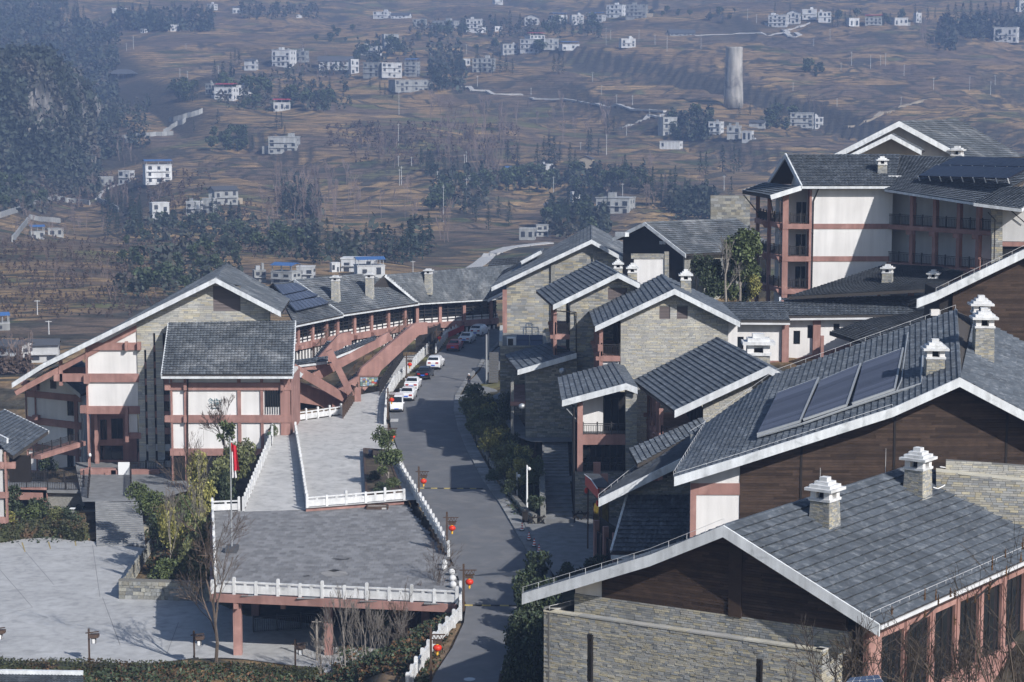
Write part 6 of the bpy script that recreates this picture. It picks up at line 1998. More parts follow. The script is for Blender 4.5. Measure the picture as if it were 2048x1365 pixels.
# ---------------------------------------------------------------- curved gallery along the upper road
BGa = thing('curved_gallery', 'long curved gallery of lattice bays under tile roofs at the top of the road', 'building', V((-16, 285, 2)))
def gallery(e0, e1, y0, y1, r0, r1, ry0, ry1, posts, hb, solar=False, tm='tile_far', floor_px=(40, 40), fas=(3,)):
 """e0/e1 picture points of the eave ends at depths y0/y1, r0/r1 ridge ends; posts = picture u of the posts"""
 E0, E1, R0_, R1_ = PY(*e0, y0), PY(*e1, y1), PY(*r0, ry0), PY(*r1, ry1)
 rr = tiled(BGa, [E0, E1, R1_, R0_], tm, .5, .45, fas=fas, fh=.45)
 back = [E1 + (R1_ - E1) * 2, E0 + (R0_ - E0) * 2]
 for b in back: b.z = E0.z
 tiled(BGa, [back[0], back[1], R0_, R1_], tm, .8, .8)
 d = E1 - E0; d.z = 0
 th = math.degrees(math.atan2(-d.y, d.x))
 inn = V((-d.y, d.x, 0)).normalized()
 f = Frame(0, 0, th, None, o=E0 + inn * 1.0)
 L = d.length
 zt_, zf_ = min(E0.z, E1.z) - .15, min(E0.z, E1.z) - hb
 mb = MB(); mb.beam(E0 - EZ * .2, E1 - EZ * .2, .16, .2); mb.build('gutter', 'fascia', rr)
 aa = [f.ac(u, 650)[0] for u in posts]
 mb = MB(); mb.box(f.W(0, -.1, zf_ - .9), f.ex * L, f.ey * .5, EZ * .9); mb.build('beam', 'pink', BGa)
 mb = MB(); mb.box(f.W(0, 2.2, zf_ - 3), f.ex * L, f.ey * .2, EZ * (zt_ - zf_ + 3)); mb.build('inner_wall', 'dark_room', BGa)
 mb = MB(); mb.box(f.W(0, .15, zf_ - .1), f.ex * L, f.ey * .1, EZ * .75); mb.build('dado', 'white_wall', BGa)
 for a in aa:
  mb = MB(); mb.box(f.W(a - .25, -.15, zf_ - .2), f.ex * .5, f.ey * .5, EZ * (zt_ - zf_ + .2)); mb.build('post', 'pink', BGa)
  mb = MB(); mb.box(f.W(a - .3, -.7, zf_ - .75), f.ex * .6, f.ey * .6, EZ * .5); mb.build('bracket', 'pink', BGa)
 al = sorted([0] + aa + [L])
 for p, q in zip(al, al[1:]):
  if q - p < .8: continue
  mb = MB()
  n = 6
  for i in range(n):
   z = zf_ + .35 + (zt_ - zf_ - .5) * i / (n - 1)
   mb.box(f.W(p + .2, .0, z), f.ex * (q - p - .4), f.ey * .06, EZ * .1)
  for t in (.33, .66):
   mb.box(f.W(p + (q - p) * t - .06, -.02, zf_ + .05), f.ex * .12, f.ey * .06, EZ * (zt_ - zf_ - .1))
  mb.build('lattice_screen', 'dark_metal', BGa)
  mb = MB(); mb.box(f.W(p + .25, .3, zf_ + .65), f.ex * (q - p - .5), f.ey * .03, EZ * (zt_ - zf_ - .7)); mb.build('window', 'glass', BGa)
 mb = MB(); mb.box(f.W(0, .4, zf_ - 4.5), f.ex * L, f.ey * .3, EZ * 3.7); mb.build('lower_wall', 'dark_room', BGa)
 mb = MB()
 k = int(L / .8)
 for i in range(k):
  mb.box(f.W(L * i / k, .2, zf_ - 2.6), f.ex * .35, f.ey * .1, EZ * 1.5)
 mb.build('lower_panels', 'white_wall', BGa)
 return f, E0, E1, R0_, R1_
gA = gallery((590, 651), (686, 631), 261, 273, (546, 567), (584, 564), 276, 278.5, (596, 625, 653), 2.75, fas=())
gB = gallery((686, 629), (838, 607), 273, 289, (588, 560), (739, 547), 278, 287, (675, 709, 743, 777, 810), 3.0, fas=(3,))
gC = gallery((838, 606), (1004, 596), 289, 297, (770, 550), (1026, 529), 286, 304, (834, 880, 928, 982), 3.1, fas=(3,))
pa = [gA[1], gA[2], gA[4]]
na = (pa[1] - pa[0]).cross(pa[2] - pa[0]).normalized()
if na.z < 0: na = -na
for cs_ in (((592, 622), (660, 606), (640, 594), (577, 606)), ((577, 605), (637, 591), (618, 581), (567, 592)), ((566, 590), (616, 579), (592, 566), (549, 570))):
 c4 = [on_plane(u, v, pa[0] + na * .5, na) for u, v in cs_]
 mb = MB(); mb.prism(c4, na * -.12); sc_ = mb.build('solar_collector', 'solar', BGa)
 mt = MB()
 for i in range(9):
  t0, t1 = (i + .06) / 9, (i + .94) / 9
  mt.poly([c4[0].lerp(c4[1], t0) + na * .03, c4[0].lerp(c4[1], t1) + na * .03, c4[3].lerp(c4[2], t1) + na * .03, c4[3].lerp(c4[2], t0) + na * .03])
 mt.build('collector_pane', 'tube_dark', sc_)
for (u, vb, vt, y, lb) in ((671, 592, 557, 276, 'stone chimney closest to the solar panels'), (739, 585, 551, 282, 'middle stone chimney of the gallery roofs'), (857, 577, 543, 290, 'stone chimney farthest up the gallery')):
 p = PY(u, vb, y); chimney(BGa, (p.x, y + .5), p.z - 1, PY(u, vt + 6, y).z, .95, 12, rng=rg, bits=False, tiers=2, label=lb, pale=True)
# cross roof at its far right end
tiled(BGa, [PY(976, 600, 292), PY(1012, 582, 285), PY(1050, 520, 296), PY(1000, 545, 303)], 'tile_far', .5, .45, fas=(0,), fh=.4)
tiled(BGa, [PY(960, 560, 318), PY(1060, 548, 318), PY(1060, 514, 324), PY(985, 518, 324)], 'tile_dark', .6, .6)
# ---------------------------------------------------------------- pink stair towers and crossing beams
BSt = thing('crossing_stairs', 'pink concrete stairways with crossing diagonal beams below the gallery', 'stairs', V((-18, 240, 1)))
def slabpoly(fr, uvs, b0, b1, name, m='pink'):
 mb = MB(); fr.poly(mb, uvs, b0, b1); return mb.build(name, m, BSt)
FA_ = Frame(740, 244, -30)
slabpoly(FA_, [(716, 752), (722, 738), (826, 650), (836, 646), (855, 645), (855, 668), (838, 671), (762, 742), (757, 752)], 0, .5, 'parapet')
slabpoly(FA_, [(640, 800), (718, 752), (757, 752), (722, 790), (722, 820), (690, 830)], .1, .5, 'parapet')
# flight of steps behind the parapet and its inner railing
pA, pB = FA_.pt(705, 770, 1.4), FA_.pt(830, 655, 1.4)
n = 26
for i in range(n):
 q = pA.lerp(pB, i / n); mb = MB(); mb.box(q + V((-.3, 0, -.25)), FA_.ex * .75, FA_.ey * 1.9, EZ * .25); mb.build('step', 'step', BSt)
mb = MB(); railing(mb, pA + FA_.ey * 2, pB + FA_.ey * 2, 1.1, .2, 1.6); mb.build('railing', 'brown_metal', BSt)
FB_ = Frame(660, 252, -20)
slabpoly(FB_, [(636, 716), (676, 671), (684, 667), (703, 664), (703, 690), (690, 692), (660, 725)], 0, .5, 'parapet')
pA, pB = FB_.pt(640, 722, 1.4), FB_.pt(672, 682, 1.4)
for i in range(12):
 q = pA.lerp(pB, i / 12); mb = MB(); mb.box(q + V((-.6, 0, -.25)), FB_.ex * 1.0, FB_.ey * 1.9, EZ * .25); mb.build('step', 'step', BSt)
mb = MB(); railing(mb, pA + V((-1.0, 1, .2)), pB + V((-1.0, 1, .4)), 1.1, .2, 1.6); mb.build('railing', 'brown_metal', BSt)
FK = Frame(660, 232, -10)
def diag(u0, v0, u1, v1, w, b, th, name='diagonal_beam'):
 d = math.hypot(u1 - u0, v1 - v0); nx, ny = -(v1 - v0) / d * w / 2, (u1 - u0) / d * w / 2
 slabpoly(FK, [(u0 + nx, v0 + ny), (u1 + nx, v1 + ny), (u1 - nx, v1 - ny), (u0 - nx, v0 - ny)], b, b + th, name)
diag(586, 736, 690, 797, 17, 0, .7)
diag(659, 702, 704, 793, 13, -.75, .7)
diag(617, 762, 782, 672, 17, 1.2, .7)
for (u0, v0, u1, v1) in ((589, 727, 656, 719), (665, 712, 752, 677)):
 d = math.hypot(u1 - u0, v1 - v0)
 slabpoly(FK, [(u0, v0 + 9), (u1, v1 + 9), (u1, v1 + 4), (u0, v0 + 4)], 1.3, 2.0, 'cap_edge', 'fascia')
 a, b_ = FK.pt(u0, v0 + 4, 1.1), FK.pt(u1, v1 + 4, 1.1)
 c_, d_ = FK.pt(u0, v0 - 6, 2.3), FK.pt(u1, v1 - 6, 2.3)
 mt = MB(); tile_patch(mt, a, b_, d_, c_, .5, .4); o = mt.build('cap_tiles', 'tile', BSt); o['kind'] = 'stuff'
 slabpoly(FK, [(u0, v0 + 9), (u1, v1 + 9), (u1 - 2, v1 + 20), (u0, v0 + 14)], 1.5, 2.0, 'wall')
slabpoly(FK, [(575, 770), (600, 765), (668, 790), (690, 815), (672, 832), (640, 812), (582, 803), (575, 803)], 2.0, 2.5, 'wall')
slabpoly(FK, [(580, 800), (674, 802), (674, 850), (580, 850)], 3.2, 3.4, 'opening', 'dark_room')
slabpoly(FK, [(664, 800), (690, 797), (712, 775), (722, 778), (722, 815), (690, 842), (664, 842)], 1.0, 1.6, 'wall')
mb = MB(); mb.box(FK.pt(632, 845, 3.0), FK.ex * 2.2, FK.ey * .1, EZ * 2.0); mb.build('door', 'glass', BSt)
mb = MB()
for q in (FK.pt(560, 770, .8), FK.pt(560, 830, .8)): pass
mb = MB(); mb.prism([FK.pt(575, 736, -1.0), FK.pt(603, 752, -1.0), FK.pt(603, 743, 2), FK.pt(575, 728, 2)], (0, 0, -.3)); mb.build('side_roof', 'tile', BSt)
mb = MB(); mb.beam(FK.pt(587, 740, -1.1), FK.pt(604, 752, -1.1), .15, .5); mb.build('bargeboard', 'fascia', BSt)
# brown railing along the entry path and the fenced lower court
mb = MB(); railing(mb, PR(686, 838), PR(716, 792), 1.5, .14, 1.4, .03);
tag(mb.build('path_railing', 'brown_metal'), 'brown slatted railing beside the path under the pink stair beams', 'railing')
mb = MB(); railing(mb, PR(760, 790), PR(806, 714), 1.7, .2, 2.2, .03); railing(mb, PR(806, 714), PR(858, 712), 1.7, .2, 2.2, .03)
tag(mb.build('court_fence', 'dark_metal'), 'dark picket fence of the sunken court beside the parked cars', 'fence')
mb = MB(); railing(mb, PR(832, 700), PR(880, 684), 2.6, .25, 2.2, .05); railing(mb, PR(866, 706), PR(874, 692), 2.6, .25, 1.5, .05)
tag(mb.build('lattice_fence', 'dark_metal'), 'tall black lattice fence below the gallery by the red car', 'fence')
mb = MB(); mb.poly([PR(682, 834, -.02), PR(722, 836, -.02), PR(772, 842, -.02), PR(776, 800, -.02), PR(800, 762, -.02), PR(858, 706, -.02), PR(810, 712, -.02), PR(762, 782, -.02), PR(720, 790, -.02)])
o = mb.build('entry_path', 'concrete'); o['kind'] = 'structure'
# notice board
NB = thing('notice_board', 'colourful framed notice board standing below the pink stair parapet', 'notice board', PR(738, 782))
FN = Frame(738, PR(738, 782).y, 0)
mat('board_print', (0.3, 0.3, 0.3), 0.6, ramp=[(0.08, 0.12, 0.3), (0.55, 0.6, 0.65), (0.1, 0.25, 0.5), (0.6, 0.5, 0.12), (0.35, 0.45, 0.55), (0.5, 0.1, 0.08), (0.2, 0.35, 0.25), (0.1, 0.1, 0.2)])
pxbox(NB, FN, 719, 754, 757, 774, 0, .1, 'brown_metal', 'frame')
mb = MB()
rb = random.Random(5)
u = 720.5
while u < 755.5:
 w_ = rb.uniform(3, 6); v = 755.5
 while v < 772:
  h_ = rb.uniform(2.2, 5); FN.box(mb, u, v, min(u + w_ - .4, 755.6), min(v + h_ - .4, 772.6), -.03, -.005); v += h_
 u += w_
mb.build('posters', 'board_print', NB)
for u in (723, 752): pxbox(NB, FN, u, 773, u + 2, 786, .02, .1, 'brown_metal', 'post')
# red banner on the upper railing
mb = MB(); a, b_ = PR(893, 680), PR(925, 665); mb.box(a + V((.25, 0, .3)), b_ - a, V((.03, 0, 0)), EZ * .8)
tag(mb.build('red_banner', 'red'), 'long red banner on the balustrade behind the red car', 'banner')
# ================================================================ the far hillside: woods, houses, lanes, poles
_lu = np.arange(-160, 2210, 8.0)
_ly = np.geomspace(330, 3100, 1500)
_lm = []
for u in _lu:
 s = (u - 1024) / FPX
 x = s * _ly
 z = z_land(x, _ly)
 h = z - CAMZ
 w = _ly * CP - h * SP
 v = 682.5 - FPX * (_ly * SP + h * CP) / w
 env = np.minimum.accumulate(v)
 vis = v <= env + 0.4
 _lm.append((env, vis))
def land_fast(u, v):
 i = int(min(max(round((u + 160) / 8), 0), len(_lu) - 1))
 env, vis = _lm[i]
 k = np.searchsorted(-env, -v)
 k = min(k, len(_ly) - 1)
 y = float(_ly[k])
 x = (u - 1024) / FPX * y
 z = zl(x, y)
 w = y * CP - (z - CAMZ) * SP
 x = (u - 1024) / FPX * w
 return V((x, y, zl(x, y)))
# ---- tree prototypes built of many small leaf pieces
def leaf_quad(mb, c, s, rng, up=0.3, asp=0.6):
 d = V((rng.uniform(-1, 1), rng.uniform(-1, 1), rng.uniform(-1, 1) + up)).normalized()
 e = d.orthogonal().normalized()
 a = rng.uniform(0, 6.28)
 e = (e * math.cos(a) + d.cross(e) * math.sin(a))
 g = d.cross(e) * (s * asp)
 e = e * s
 mb.poly([c - e - g * .4, c - g, c + e * .6 - g * .5, c + e, c + g * .8, c - e * .5 + g])
def proto_conifer(seed, h=12.0, r=2.2, n=170, m='conifer', bare=.12, s=.7):
 rng = random.Random(seed)
 mb = MB()
 mb.tube((0, 0, -1.0), (0, 0, h * .5), .18, .09, 5)
 mb.tube((0, 0, h * .5), (0, 0, h * .97), .09, .02, 4)
 for i in range(n):
  t = rng.random() ** 0.8
  z = h * (bare + (1 - bare) * t)
  rr = r * (1 - t) ** .85 * (0.75 + .5 * rng.random()) * (1 + .18 * math.sin(t * 37)) + .12
  a = rng.uniform(0, 6.28)
  q = math.sqrt(rng.uniform(.15, 1))
  c = V((math.cos(a) * rr * q, math.sin(a) * rr * q, z - .25 * rr * q))
  o = V((math.cos(a), math.sin(a), -.45))
  sz = s * (1.1 - .55 * t) * rng.uniform(.7, 1.2)
  sd = V((-o.y, o.x, 0)) * (sz * .42)
  mb.poly([c - o * sz * .6, c - sd - o * sz * .1, c + o * sz * .9 - sd * .3, c + o * sz, c + o * sz * .7 + sd * .5, c + sd - o * sz * .1])
 return mb.mesh('conifer_tree', m)
def proto_broad(seed, h=7.0, r=3.0, n=260, m='bamboo', s=.65, trunk=.35, lob=7):
 rng = random.Random(seed)
 mb = MB()
 mb.tube((0, 0, -1.0), (0, 0, h * .55), .16, .08, 5)
 lobes = []
 for i in range(lob):
  a = rng.uniform(0, 6.28); q = rng.uniform(0, .62) * r
  lobes.append((V((math.cos(a) * q, math.sin(a) * q, h * rng.uniform(trunk + .12, .8))), rng.uniform(.35, .6) * r))
 for i in range(n):
  c, rr = rng.choice(lobes)
  d = V((rng.gauss(0, 1), rng.gauss(0, 1), rng.gauss(0, .9))).normalized()
  leaf_quad(mb, c + d * rr * rng.uniform(.55, 1.08), s * rng.uniform(.6, 1.2), rng)
 return mb.mesh('leafy_tree', m)
def branch(mb, p, d, L, r, depth, rng, spread=.55, kids=3, k=4, up=.25, minr=.006, leaf=None):
 q = p + d * L
 mid = p.lerp(q, .5) + V((rng.uniform(-1, 1), rng.uniform(-1, 1), rng.uniform(-.4, .4))) * (L * .05)
 mb.tube(p, mid, r, r * .82, k, cap=False); mb.tube(mid, q, r * .82, r * .6, k, cap=False)
 if depth == 0:
  if leaf: leaf.append(q)
  return
 for i in range(kids):
  t = rng.uniform(.35, 1.0) if i < kids - 1 else 1.0
  s = V((rng.gauss(0, 1), rng.gauss(0, 1), rng.gauss(0, .5)))
  s = (s - d * s.dot(d))
  if s.length < 1e-3: continue
  s.normalize()
  nd = (d + s * rng.uniform(spread * .5, spread * 1.4) + EZ * up).normalized()
  if i == kids - 1: nd = (d + s * spread * .35 + EZ * up * .4).normalized()
  branch(mb, p.lerp(q, t) if t < .5 else mid.lerp(q, (t - .5) * 2), nd, L * rng.uniform(.5, .78), max(r * .55, minr), depth - 1, rng, spread, kids, max(3, k - 1), up, minr, leaf)
def proto_bare(seed, h=11.0, m='far_twig', spread=.4, depth=4, kids=3, r=.13, minr=.035, up=.35):
 rng = random.Random(seed)
 mb = MB()
 branch(mb, V((0, 0, -.5)), V((rng.uniform(-.05, .05), rng.uniform(-.05, .05), 1)).normalized(), h * .38, r, depth, rng, spread, kids, 4, up, minr)
 return mb.mesh('bare_tree', m)
CON = [proto_conifer(i, 12, 2.0 + .25 * (i % 3), 230) for i in range(5)]
BRO = [proto_broad(20 + i, 7.5, 3.2, 300) for i in range(4)]
BRO2 = [proto_broad(30 + i, 6.0, 3.0, 260, 'leaf_dark', .6, .1, 8) for i in range(3)]
BAR = [proto_bare(40 + i, 11 + i, minr=.045) for i in range(5)]
TREES = {}
ORD = 'first second third fourth fifth sixth seventh eighth ninth tenth eleventh twelfth thirteenth fourteenth fifteenth sixteenth seventeenth eighteenth nineteenth'.split()
def ordn(i):
 n = i + 1
 if n < 20: return ORD[i]
 if n >= 100: return 'hundred and ' + ordn(i - 100) if n > 100 else 'hundredth'
 t, r = divmod(n, 10)
 w = ['twent', 'thirt', 'fort', 'fift', 'sixt', 'sevent', 'eight', 'ninet'][t - 2]
 return w + 'ieth' if r == 0 else w + 'y-' + ORD[r - 1]
def put(me, name, p, h0, h, label, cat, group, rng, wide=1.0):
 o = bpy.data.objects.new(name, me)
 k = h / h0
 o.location = p; o.scale = (k * wide, k * wide, k); o.rotation_euler = (0, 0, rng.uniform(0, 6.28))
 COL.objects.link(o)
 tag(o, label, cat, group)
 TREES.setdefault(label, []).append(o)
 return o
rt_ = random.Random(99)
def px_h(p, px):
 return px * p.y / FPX
# single conifers: picture foot point, height in picture pixels
for (lb, grp, lst) in (
 ('dark conifer|standing behind the long curved gallery roofs', 'conifers behind the gallery', [(715, 522, 60), (733, 520, 75), (752, 518, 60), (770, 525, 80), (790, 528, 70), (805, 530, 85), (822, 525, 95), (845, 520, 90), (858, 512, 85), (690, 525, 58), (672, 528, 60), (640, 530, 70), (655, 520, 85), (628, 528, 60), (700, 530, 50)]),
 ('tall dark conifer|on the fields beyond the stone houses', 'conifers on the middle fields', [(977, 460, 50), (1018, 455, 52), (952, 445, 48), (997, 440, 45), (930, 430, 50), (1305, 410, 75), (1350, 405, 70), (1340, 395, 55), (1322, 412, 60), (945, 430, 36)]),
 ('slim conifer|in the grove above the white cottage', 'conifers above the cottages', [(1075, 345, 58), (1088, 338, 62), (1098, 340, 66), (1108, 336, 60), (1140, 342, 50), (1150, 344, 46), (1176, 312, 48), (1182, 310, 50), (1197, 312, 32), (1035, 330, 42), (1015, 325, 40), (975, 328, 45), (915, 355, 42), (955, 352, 38), (1120, 325, 40), (1215, 270, 40), (1228, 270, 36)]),
 ('conifer|on the field edge left of the balcony tower', 'conifers by the tower', [(1445, 345, 55), (1468, 348, 58), (1478, 345, 48), (1412, 352, 50), (1400, 350, 48), (1250, 365, 52), (1230, 372, 45), (1262, 370, 46), (1275, 375, 40), (1290, 372, 36), (1462, 405, 48), (1410, 420, 40), (1430, 415, 42), (1390, 415, 45), (1375, 420, 40), (1550, 245, 50), (1540, 250, 42), (1560, 250, 40), (1607, 232, 28), (1500, 235, 25), (1478, 235, 25)]),
 ('conifer|beside the village houses on the far slope', 'conifers in the far village', [(553, 260, 35), (563, 262, 34), (570, 275, 20), (388, 268, 25), (436, 252, 32), (485, 298, 45), (492, 290, 40), (475, 302, 30), (505, 300, 28), (470, 132, 28), (462, 140, 34), (478, 138, 30), (360, 205, 45), (372, 200, 40), (385, 205, 42), (395, 198, 36), (430, 160, 40), (445, 165, 36), (618, 190, 28), (640, 195, 40), (660, 192, 36), (560, 200, 40), (540, 195, 38), (575, 165, 30)]),
 ('conifer|in the dark clump near the long grey house', 'conifers by the grey house', [(868, 186, 50), (880, 184, 55), (892, 182, 52), (905, 180, 60), (915, 178, 50), (860, 160, 40), (872, 158, 45), (900, 150, 45), (912, 148, 42), (740, 178, 24), (760, 198, 30), (770, 196, 28), (785, 198, 24), (960, 150, 28), (985, 150, 40), (1000, 148, 40), (1012, 145, 36), (1025, 150, 30), (1108, 150, 42), (1118, 152, 44), (1126, 150, 36), (955, 132, 40)]),
 ('conifer|on the skyline slope above the villages', 'conifers on the upper slope', [(1115, 68, 36), (1130, 70, 40), (1145, 72, 30), (1160, 70, 34), (1175, 72, 30), (1195, 70, 28), (1020, 62, 40), (1040, 65, 36), (990, 62, 34), (1060, 70, 30), (1420, 42, 26), (1445, 46, 28), (1550, 32, 24), (1580, 28, 20), (1665, 52, 34), (1675, 55, 36), (1690, 54, 30), (1700, 50, 28), (1765, 50, 26), (1780, 52, 24), (1895, 72, 60), (1910, 75, 64), (1925, 70, 58), (1940, 72, 66), (1955, 70, 56), (1970, 68, 60), (1985, 66, 55), (2000, 62, 58), (2015, 60, 54), (2030, 58, 56), (2045, 60, 52), (1905, 92, 40), (1890, 90, 36), (1855, 45, 28), (1870, 42, 26), (1830, 40, 26), (1855, 100, 28)]),
 ('conifer|in the dark belt at the top left of the hillside', 'conifers of the upper wood', [(rt_.uniform(230, 425), rt_.uniform(36, 66), rt_.uniform(26, 42)) for _ in range(46)] + [(rt_.uniform(108, 170), rt_.uniform(22, 66), rt_.uniform(24, 40)) for _ in range(16)] + [(rt_.uniform(480, 560), rt_.uniform(22, 42), rt_.uniform(16, 26)) for _ in range(16)]),
 ('conifer|in the wood beside the bare trees below the blue-roofed house', 'conifers of the lower left wood', [(rt_.uniform(200, 300), rt_.uniform(420, 480), rt_.uniform(34, 56)) for _ in range(22)] + [(rt_.uniform(300, 480), rt_.uniform(430, 470), rt_.uniform(26, 44)) for _ in range(18)] + [(rt_.uniform(560, 600), rt_.uniform(370, 420), rt_.uniform(30, 50)) for _ in range(10)] + [(rt_.uniform(840, 900), rt_.uniform(330, 372), rt_.uniform(30, 46)) for _ in range(10)]),
 ('conifer|in the grove beside the stone wall behind the garden hall', 'conifers behind the garden hall', [(rt_.uniform(1100, 1215), rt_.uniform(430, 474), rt_.uniform(40, 62)) for _ in range(24)] + [(rt_.uniform(1345, 1420), rt_.uniform(400, 440), rt_.uniform(36, 55)) for _ in range(14)]),
):
 for (u, v, hp) in lst:
  p = land_fast(u, v)
  put(CON[rt_.randrange(5)], 'conifer_tree', p, 12, max(4, px_h(p, hp)), lb, 'conifer', grp, rt_, rt_.uniform(.85, 1.25))
# bamboo and leafy clumps
for (lb, grp, boxes) in (
 ('green bamboo clump|below the far village houses', 'bamboo below the village', [(440, 560, 180, 222, 14, 34), (345, 400, 180, 206, 8, 30), (560, 680, 195, 226, 16, 32), (700, 800, 95, 130, 12, 26)]),
 ('dark leafy tree|on the slope behind the great gable', 'leafy trees behind the great gable', [(225, 470, 520, 595, 30, 42), (440, 630, 470, 520, 18, 38), (0, 90, 380, 425, 12, 36), (250, 430, 455, 500, 12, 34), (415, 500, 275, 306, 12, 30)]),
 ('bushy green tree|around the cottages of the middle fields', 'leafy trees round the cottages', [(855, 905, 380, 425, 12, 40), (1010, 1180, 355, 388, 22, 34), (880, 990, 355, 400, 14, 34), (1180, 1300, 350, 385, 14, 30), (1380, 1420, 240, 280, 8, 34), (1530, 1590, 230, 262, 10, 30), (1610, 1650, 140, 160, 8, 24), (1342, 1362, 252, 284, 4, 36), (1095, 1200, 440, 478, 14, 44)]),
 ('dark leafy tree|among the houses near the hilltop', 'leafy trees near the hilltop', [(820, 930, 55, 80, 10, 22), (1085, 1200, 50, 74, 12, 22), (1290, 1480, 28, 42, 10, 16), (1660, 1820, 36, 56, 10, 18), (930, 1110, 100, 112, 8, 22), (600, 720, 60, 90, 8, 18)]),
):
 for (u0, u1, v0, v1, n, hp) in boxes:
  for _ in range(n):
   p = land_fast(rt_.uniform(u0, u1), rt_.uniform(v0, v1))
   me = (BRO if rt_.random() < .6 else BRO2)[rt_.randrange(3)]
   put(me, 'leafy_tree', p, 7, max(2.5, px_h(p, hp * rt_.uniform(.6, 1.15))), lb, 'tree', grp, rt_, rt_.uniform(.8, 1.2))
# bare winter trees
for (lb, grp, boxes) in (
 ('slender bare tree|in the brown valley between the fields', 'bare trees of the valley', [(860, 1010, 240, 330, 42, 60), (1010, 1230, 220, 300, 26, 50), (700, 800, 300, 340, 10, 50)]),
 ('tall bare tree|on the slope above the gallery', 'bare trees above the gallery', [(520, 700, 370, 480, 44, 75), (700, 860, 400, 470, 14, 60), (930, 1000, 330, 380, 8, 85), (880, 905, 440, 490, 5, 80)]),
 ('grey bare tree|on the slope at the left behind the gable', 'bare trees at the left slope', [(0, 240, 430, 520, 26, 44), (60, 330, 380, 430, 18, 46), (150, 300, 300, 345, 14, 46), (0, 60, 720, 800, 8, 80), (60, 240, 540, 610, 14, 46)]),
 ('bare tree|in the scrub by the field terraces', 'bare trees by the terraces', [(1290, 1420, 380, 420, 12, 50), (1220, 1330, 330, 360, 8, 44), (1840, 1900, 70, 100, 8, 40), (1600, 1640, 215, 240, 4, 40), (600, 690, 130, 180, 10, 36)]),
):
 for (u0, u1, v0, v1, n, hp) in boxes:
  for _ in range(n):
   p = land_fast(rt_.uniform(u0, u1), rt_.uniform(v0, v1))
   put(BAR[rt_.randrange(5)], 'bare_tree', p, 12.5, px_h(p, hp * rt_.uniform(.6, 1.2)), lb, 'bare tree', grp, rt_, rt_.uniform(.8, 1.1))
for lb, os_ in TREES.items():
 os_.sort(key=lambda o: proj(o.location)[0])
 a, b = lb.split('|')
 for i, o in enumerate(os_):
  o['label'] = f'{ordn(i)} {a} from the left {b}'
# woods that read as one mass
def wood(name, label, boxes, m, seed):
 rng = random.Random(seed)
 mb = MB()
 for (u0, u1, v0, v1, n, hp) in boxes:
  for _ in range(n):
   p = land_fast(rng.uniform(u0, u1), rng.uniform(v0, v1))
   h = px_h(p, hp * rng.uniform(.6, 1.2)); r = h * rng.uniform(.25, .5)
   for k in range(16):
    a, t = rng.uniform(0, 6.28), rng.random()
    rr = r * (1 - t * .75) * rng.uniform(.5, 1)
    leaf_quad(mb, p + V((math.cos(a) * rr, math.sin(a) * rr, h * (.12 + .85 * t))), h * .17 * rng.uniform(.7, 1.3), rng)
 o = mb.build(name, m)
 o['kind'] = 'stuff'; o['label'] = label
 return o
wood('gorge_forest', 'dark forest filling the gorge at the far left', [(80, 235, 60, 320, 1100, 24), (0, 120, 40, 130, 400, 24), (100, 200, 290, 400, 320, 26), (180, 300, 210, 300, 120, 20)], 'far_wood', 1)
wood('upper_forest', 'dark wood along the upper left slope', [(225, 425, 40, 66, 260, 24), (0, 130, 0, 50, 160, 20), (480, 640, 20, 40, 70, 16), (1880, 2060, 62, 86, 160, 30)], 'far_wood', 2)
wood('scrub_undergrowth', 'brown winter scrub on the left slopes', [(0, 330, 480, 640, 700, 12), (330, 640, 400, 520, 300, 12), (100, 420, 350, 420, 260, 12), (700, 1040, 250, 330, 300, 12), (0, 60, 700, 850, 80, 30), (650, 760, 250, 300, 100, 10)], 'land_scrub' if 'land_scrub' in MATS else mat('land_scrub', (0.085, 0.062, 0.052), .95, isl=.4).name, 3)
wood('slope_forest', 'dense dark trees on the slopes between the villages', [(230, 480, 505, 600, 80, 36), (440, 640, 455, 525, 50, 34), (250, 480, 440, 490, 60, 30), (600, 860, 480, 530, 40, 46), (430, 700, 150, 226, 110, 22), (700, 830, 95, 130, 40, 22), (858, 930, 105, 186, 70, 28), (1095, 1215, 425, 480, 80, 38), (1180, 1300, 345, 390, 40, 26), (1010, 1180, 352, 388, 50, 26), (860, 990, 345, 425, 60, 28), (820, 1200, 50, 80, 150, 16), (1340, 1420, 240, 285, 50, 28), (1340, 1430, 395, 445, 70, 34), (0, 100, 375, 430, 70, 30), (560, 640, 380, 440, 60, 34), (1880, 1910, 80, 110, 30, 26)], 'far_wood', 5)
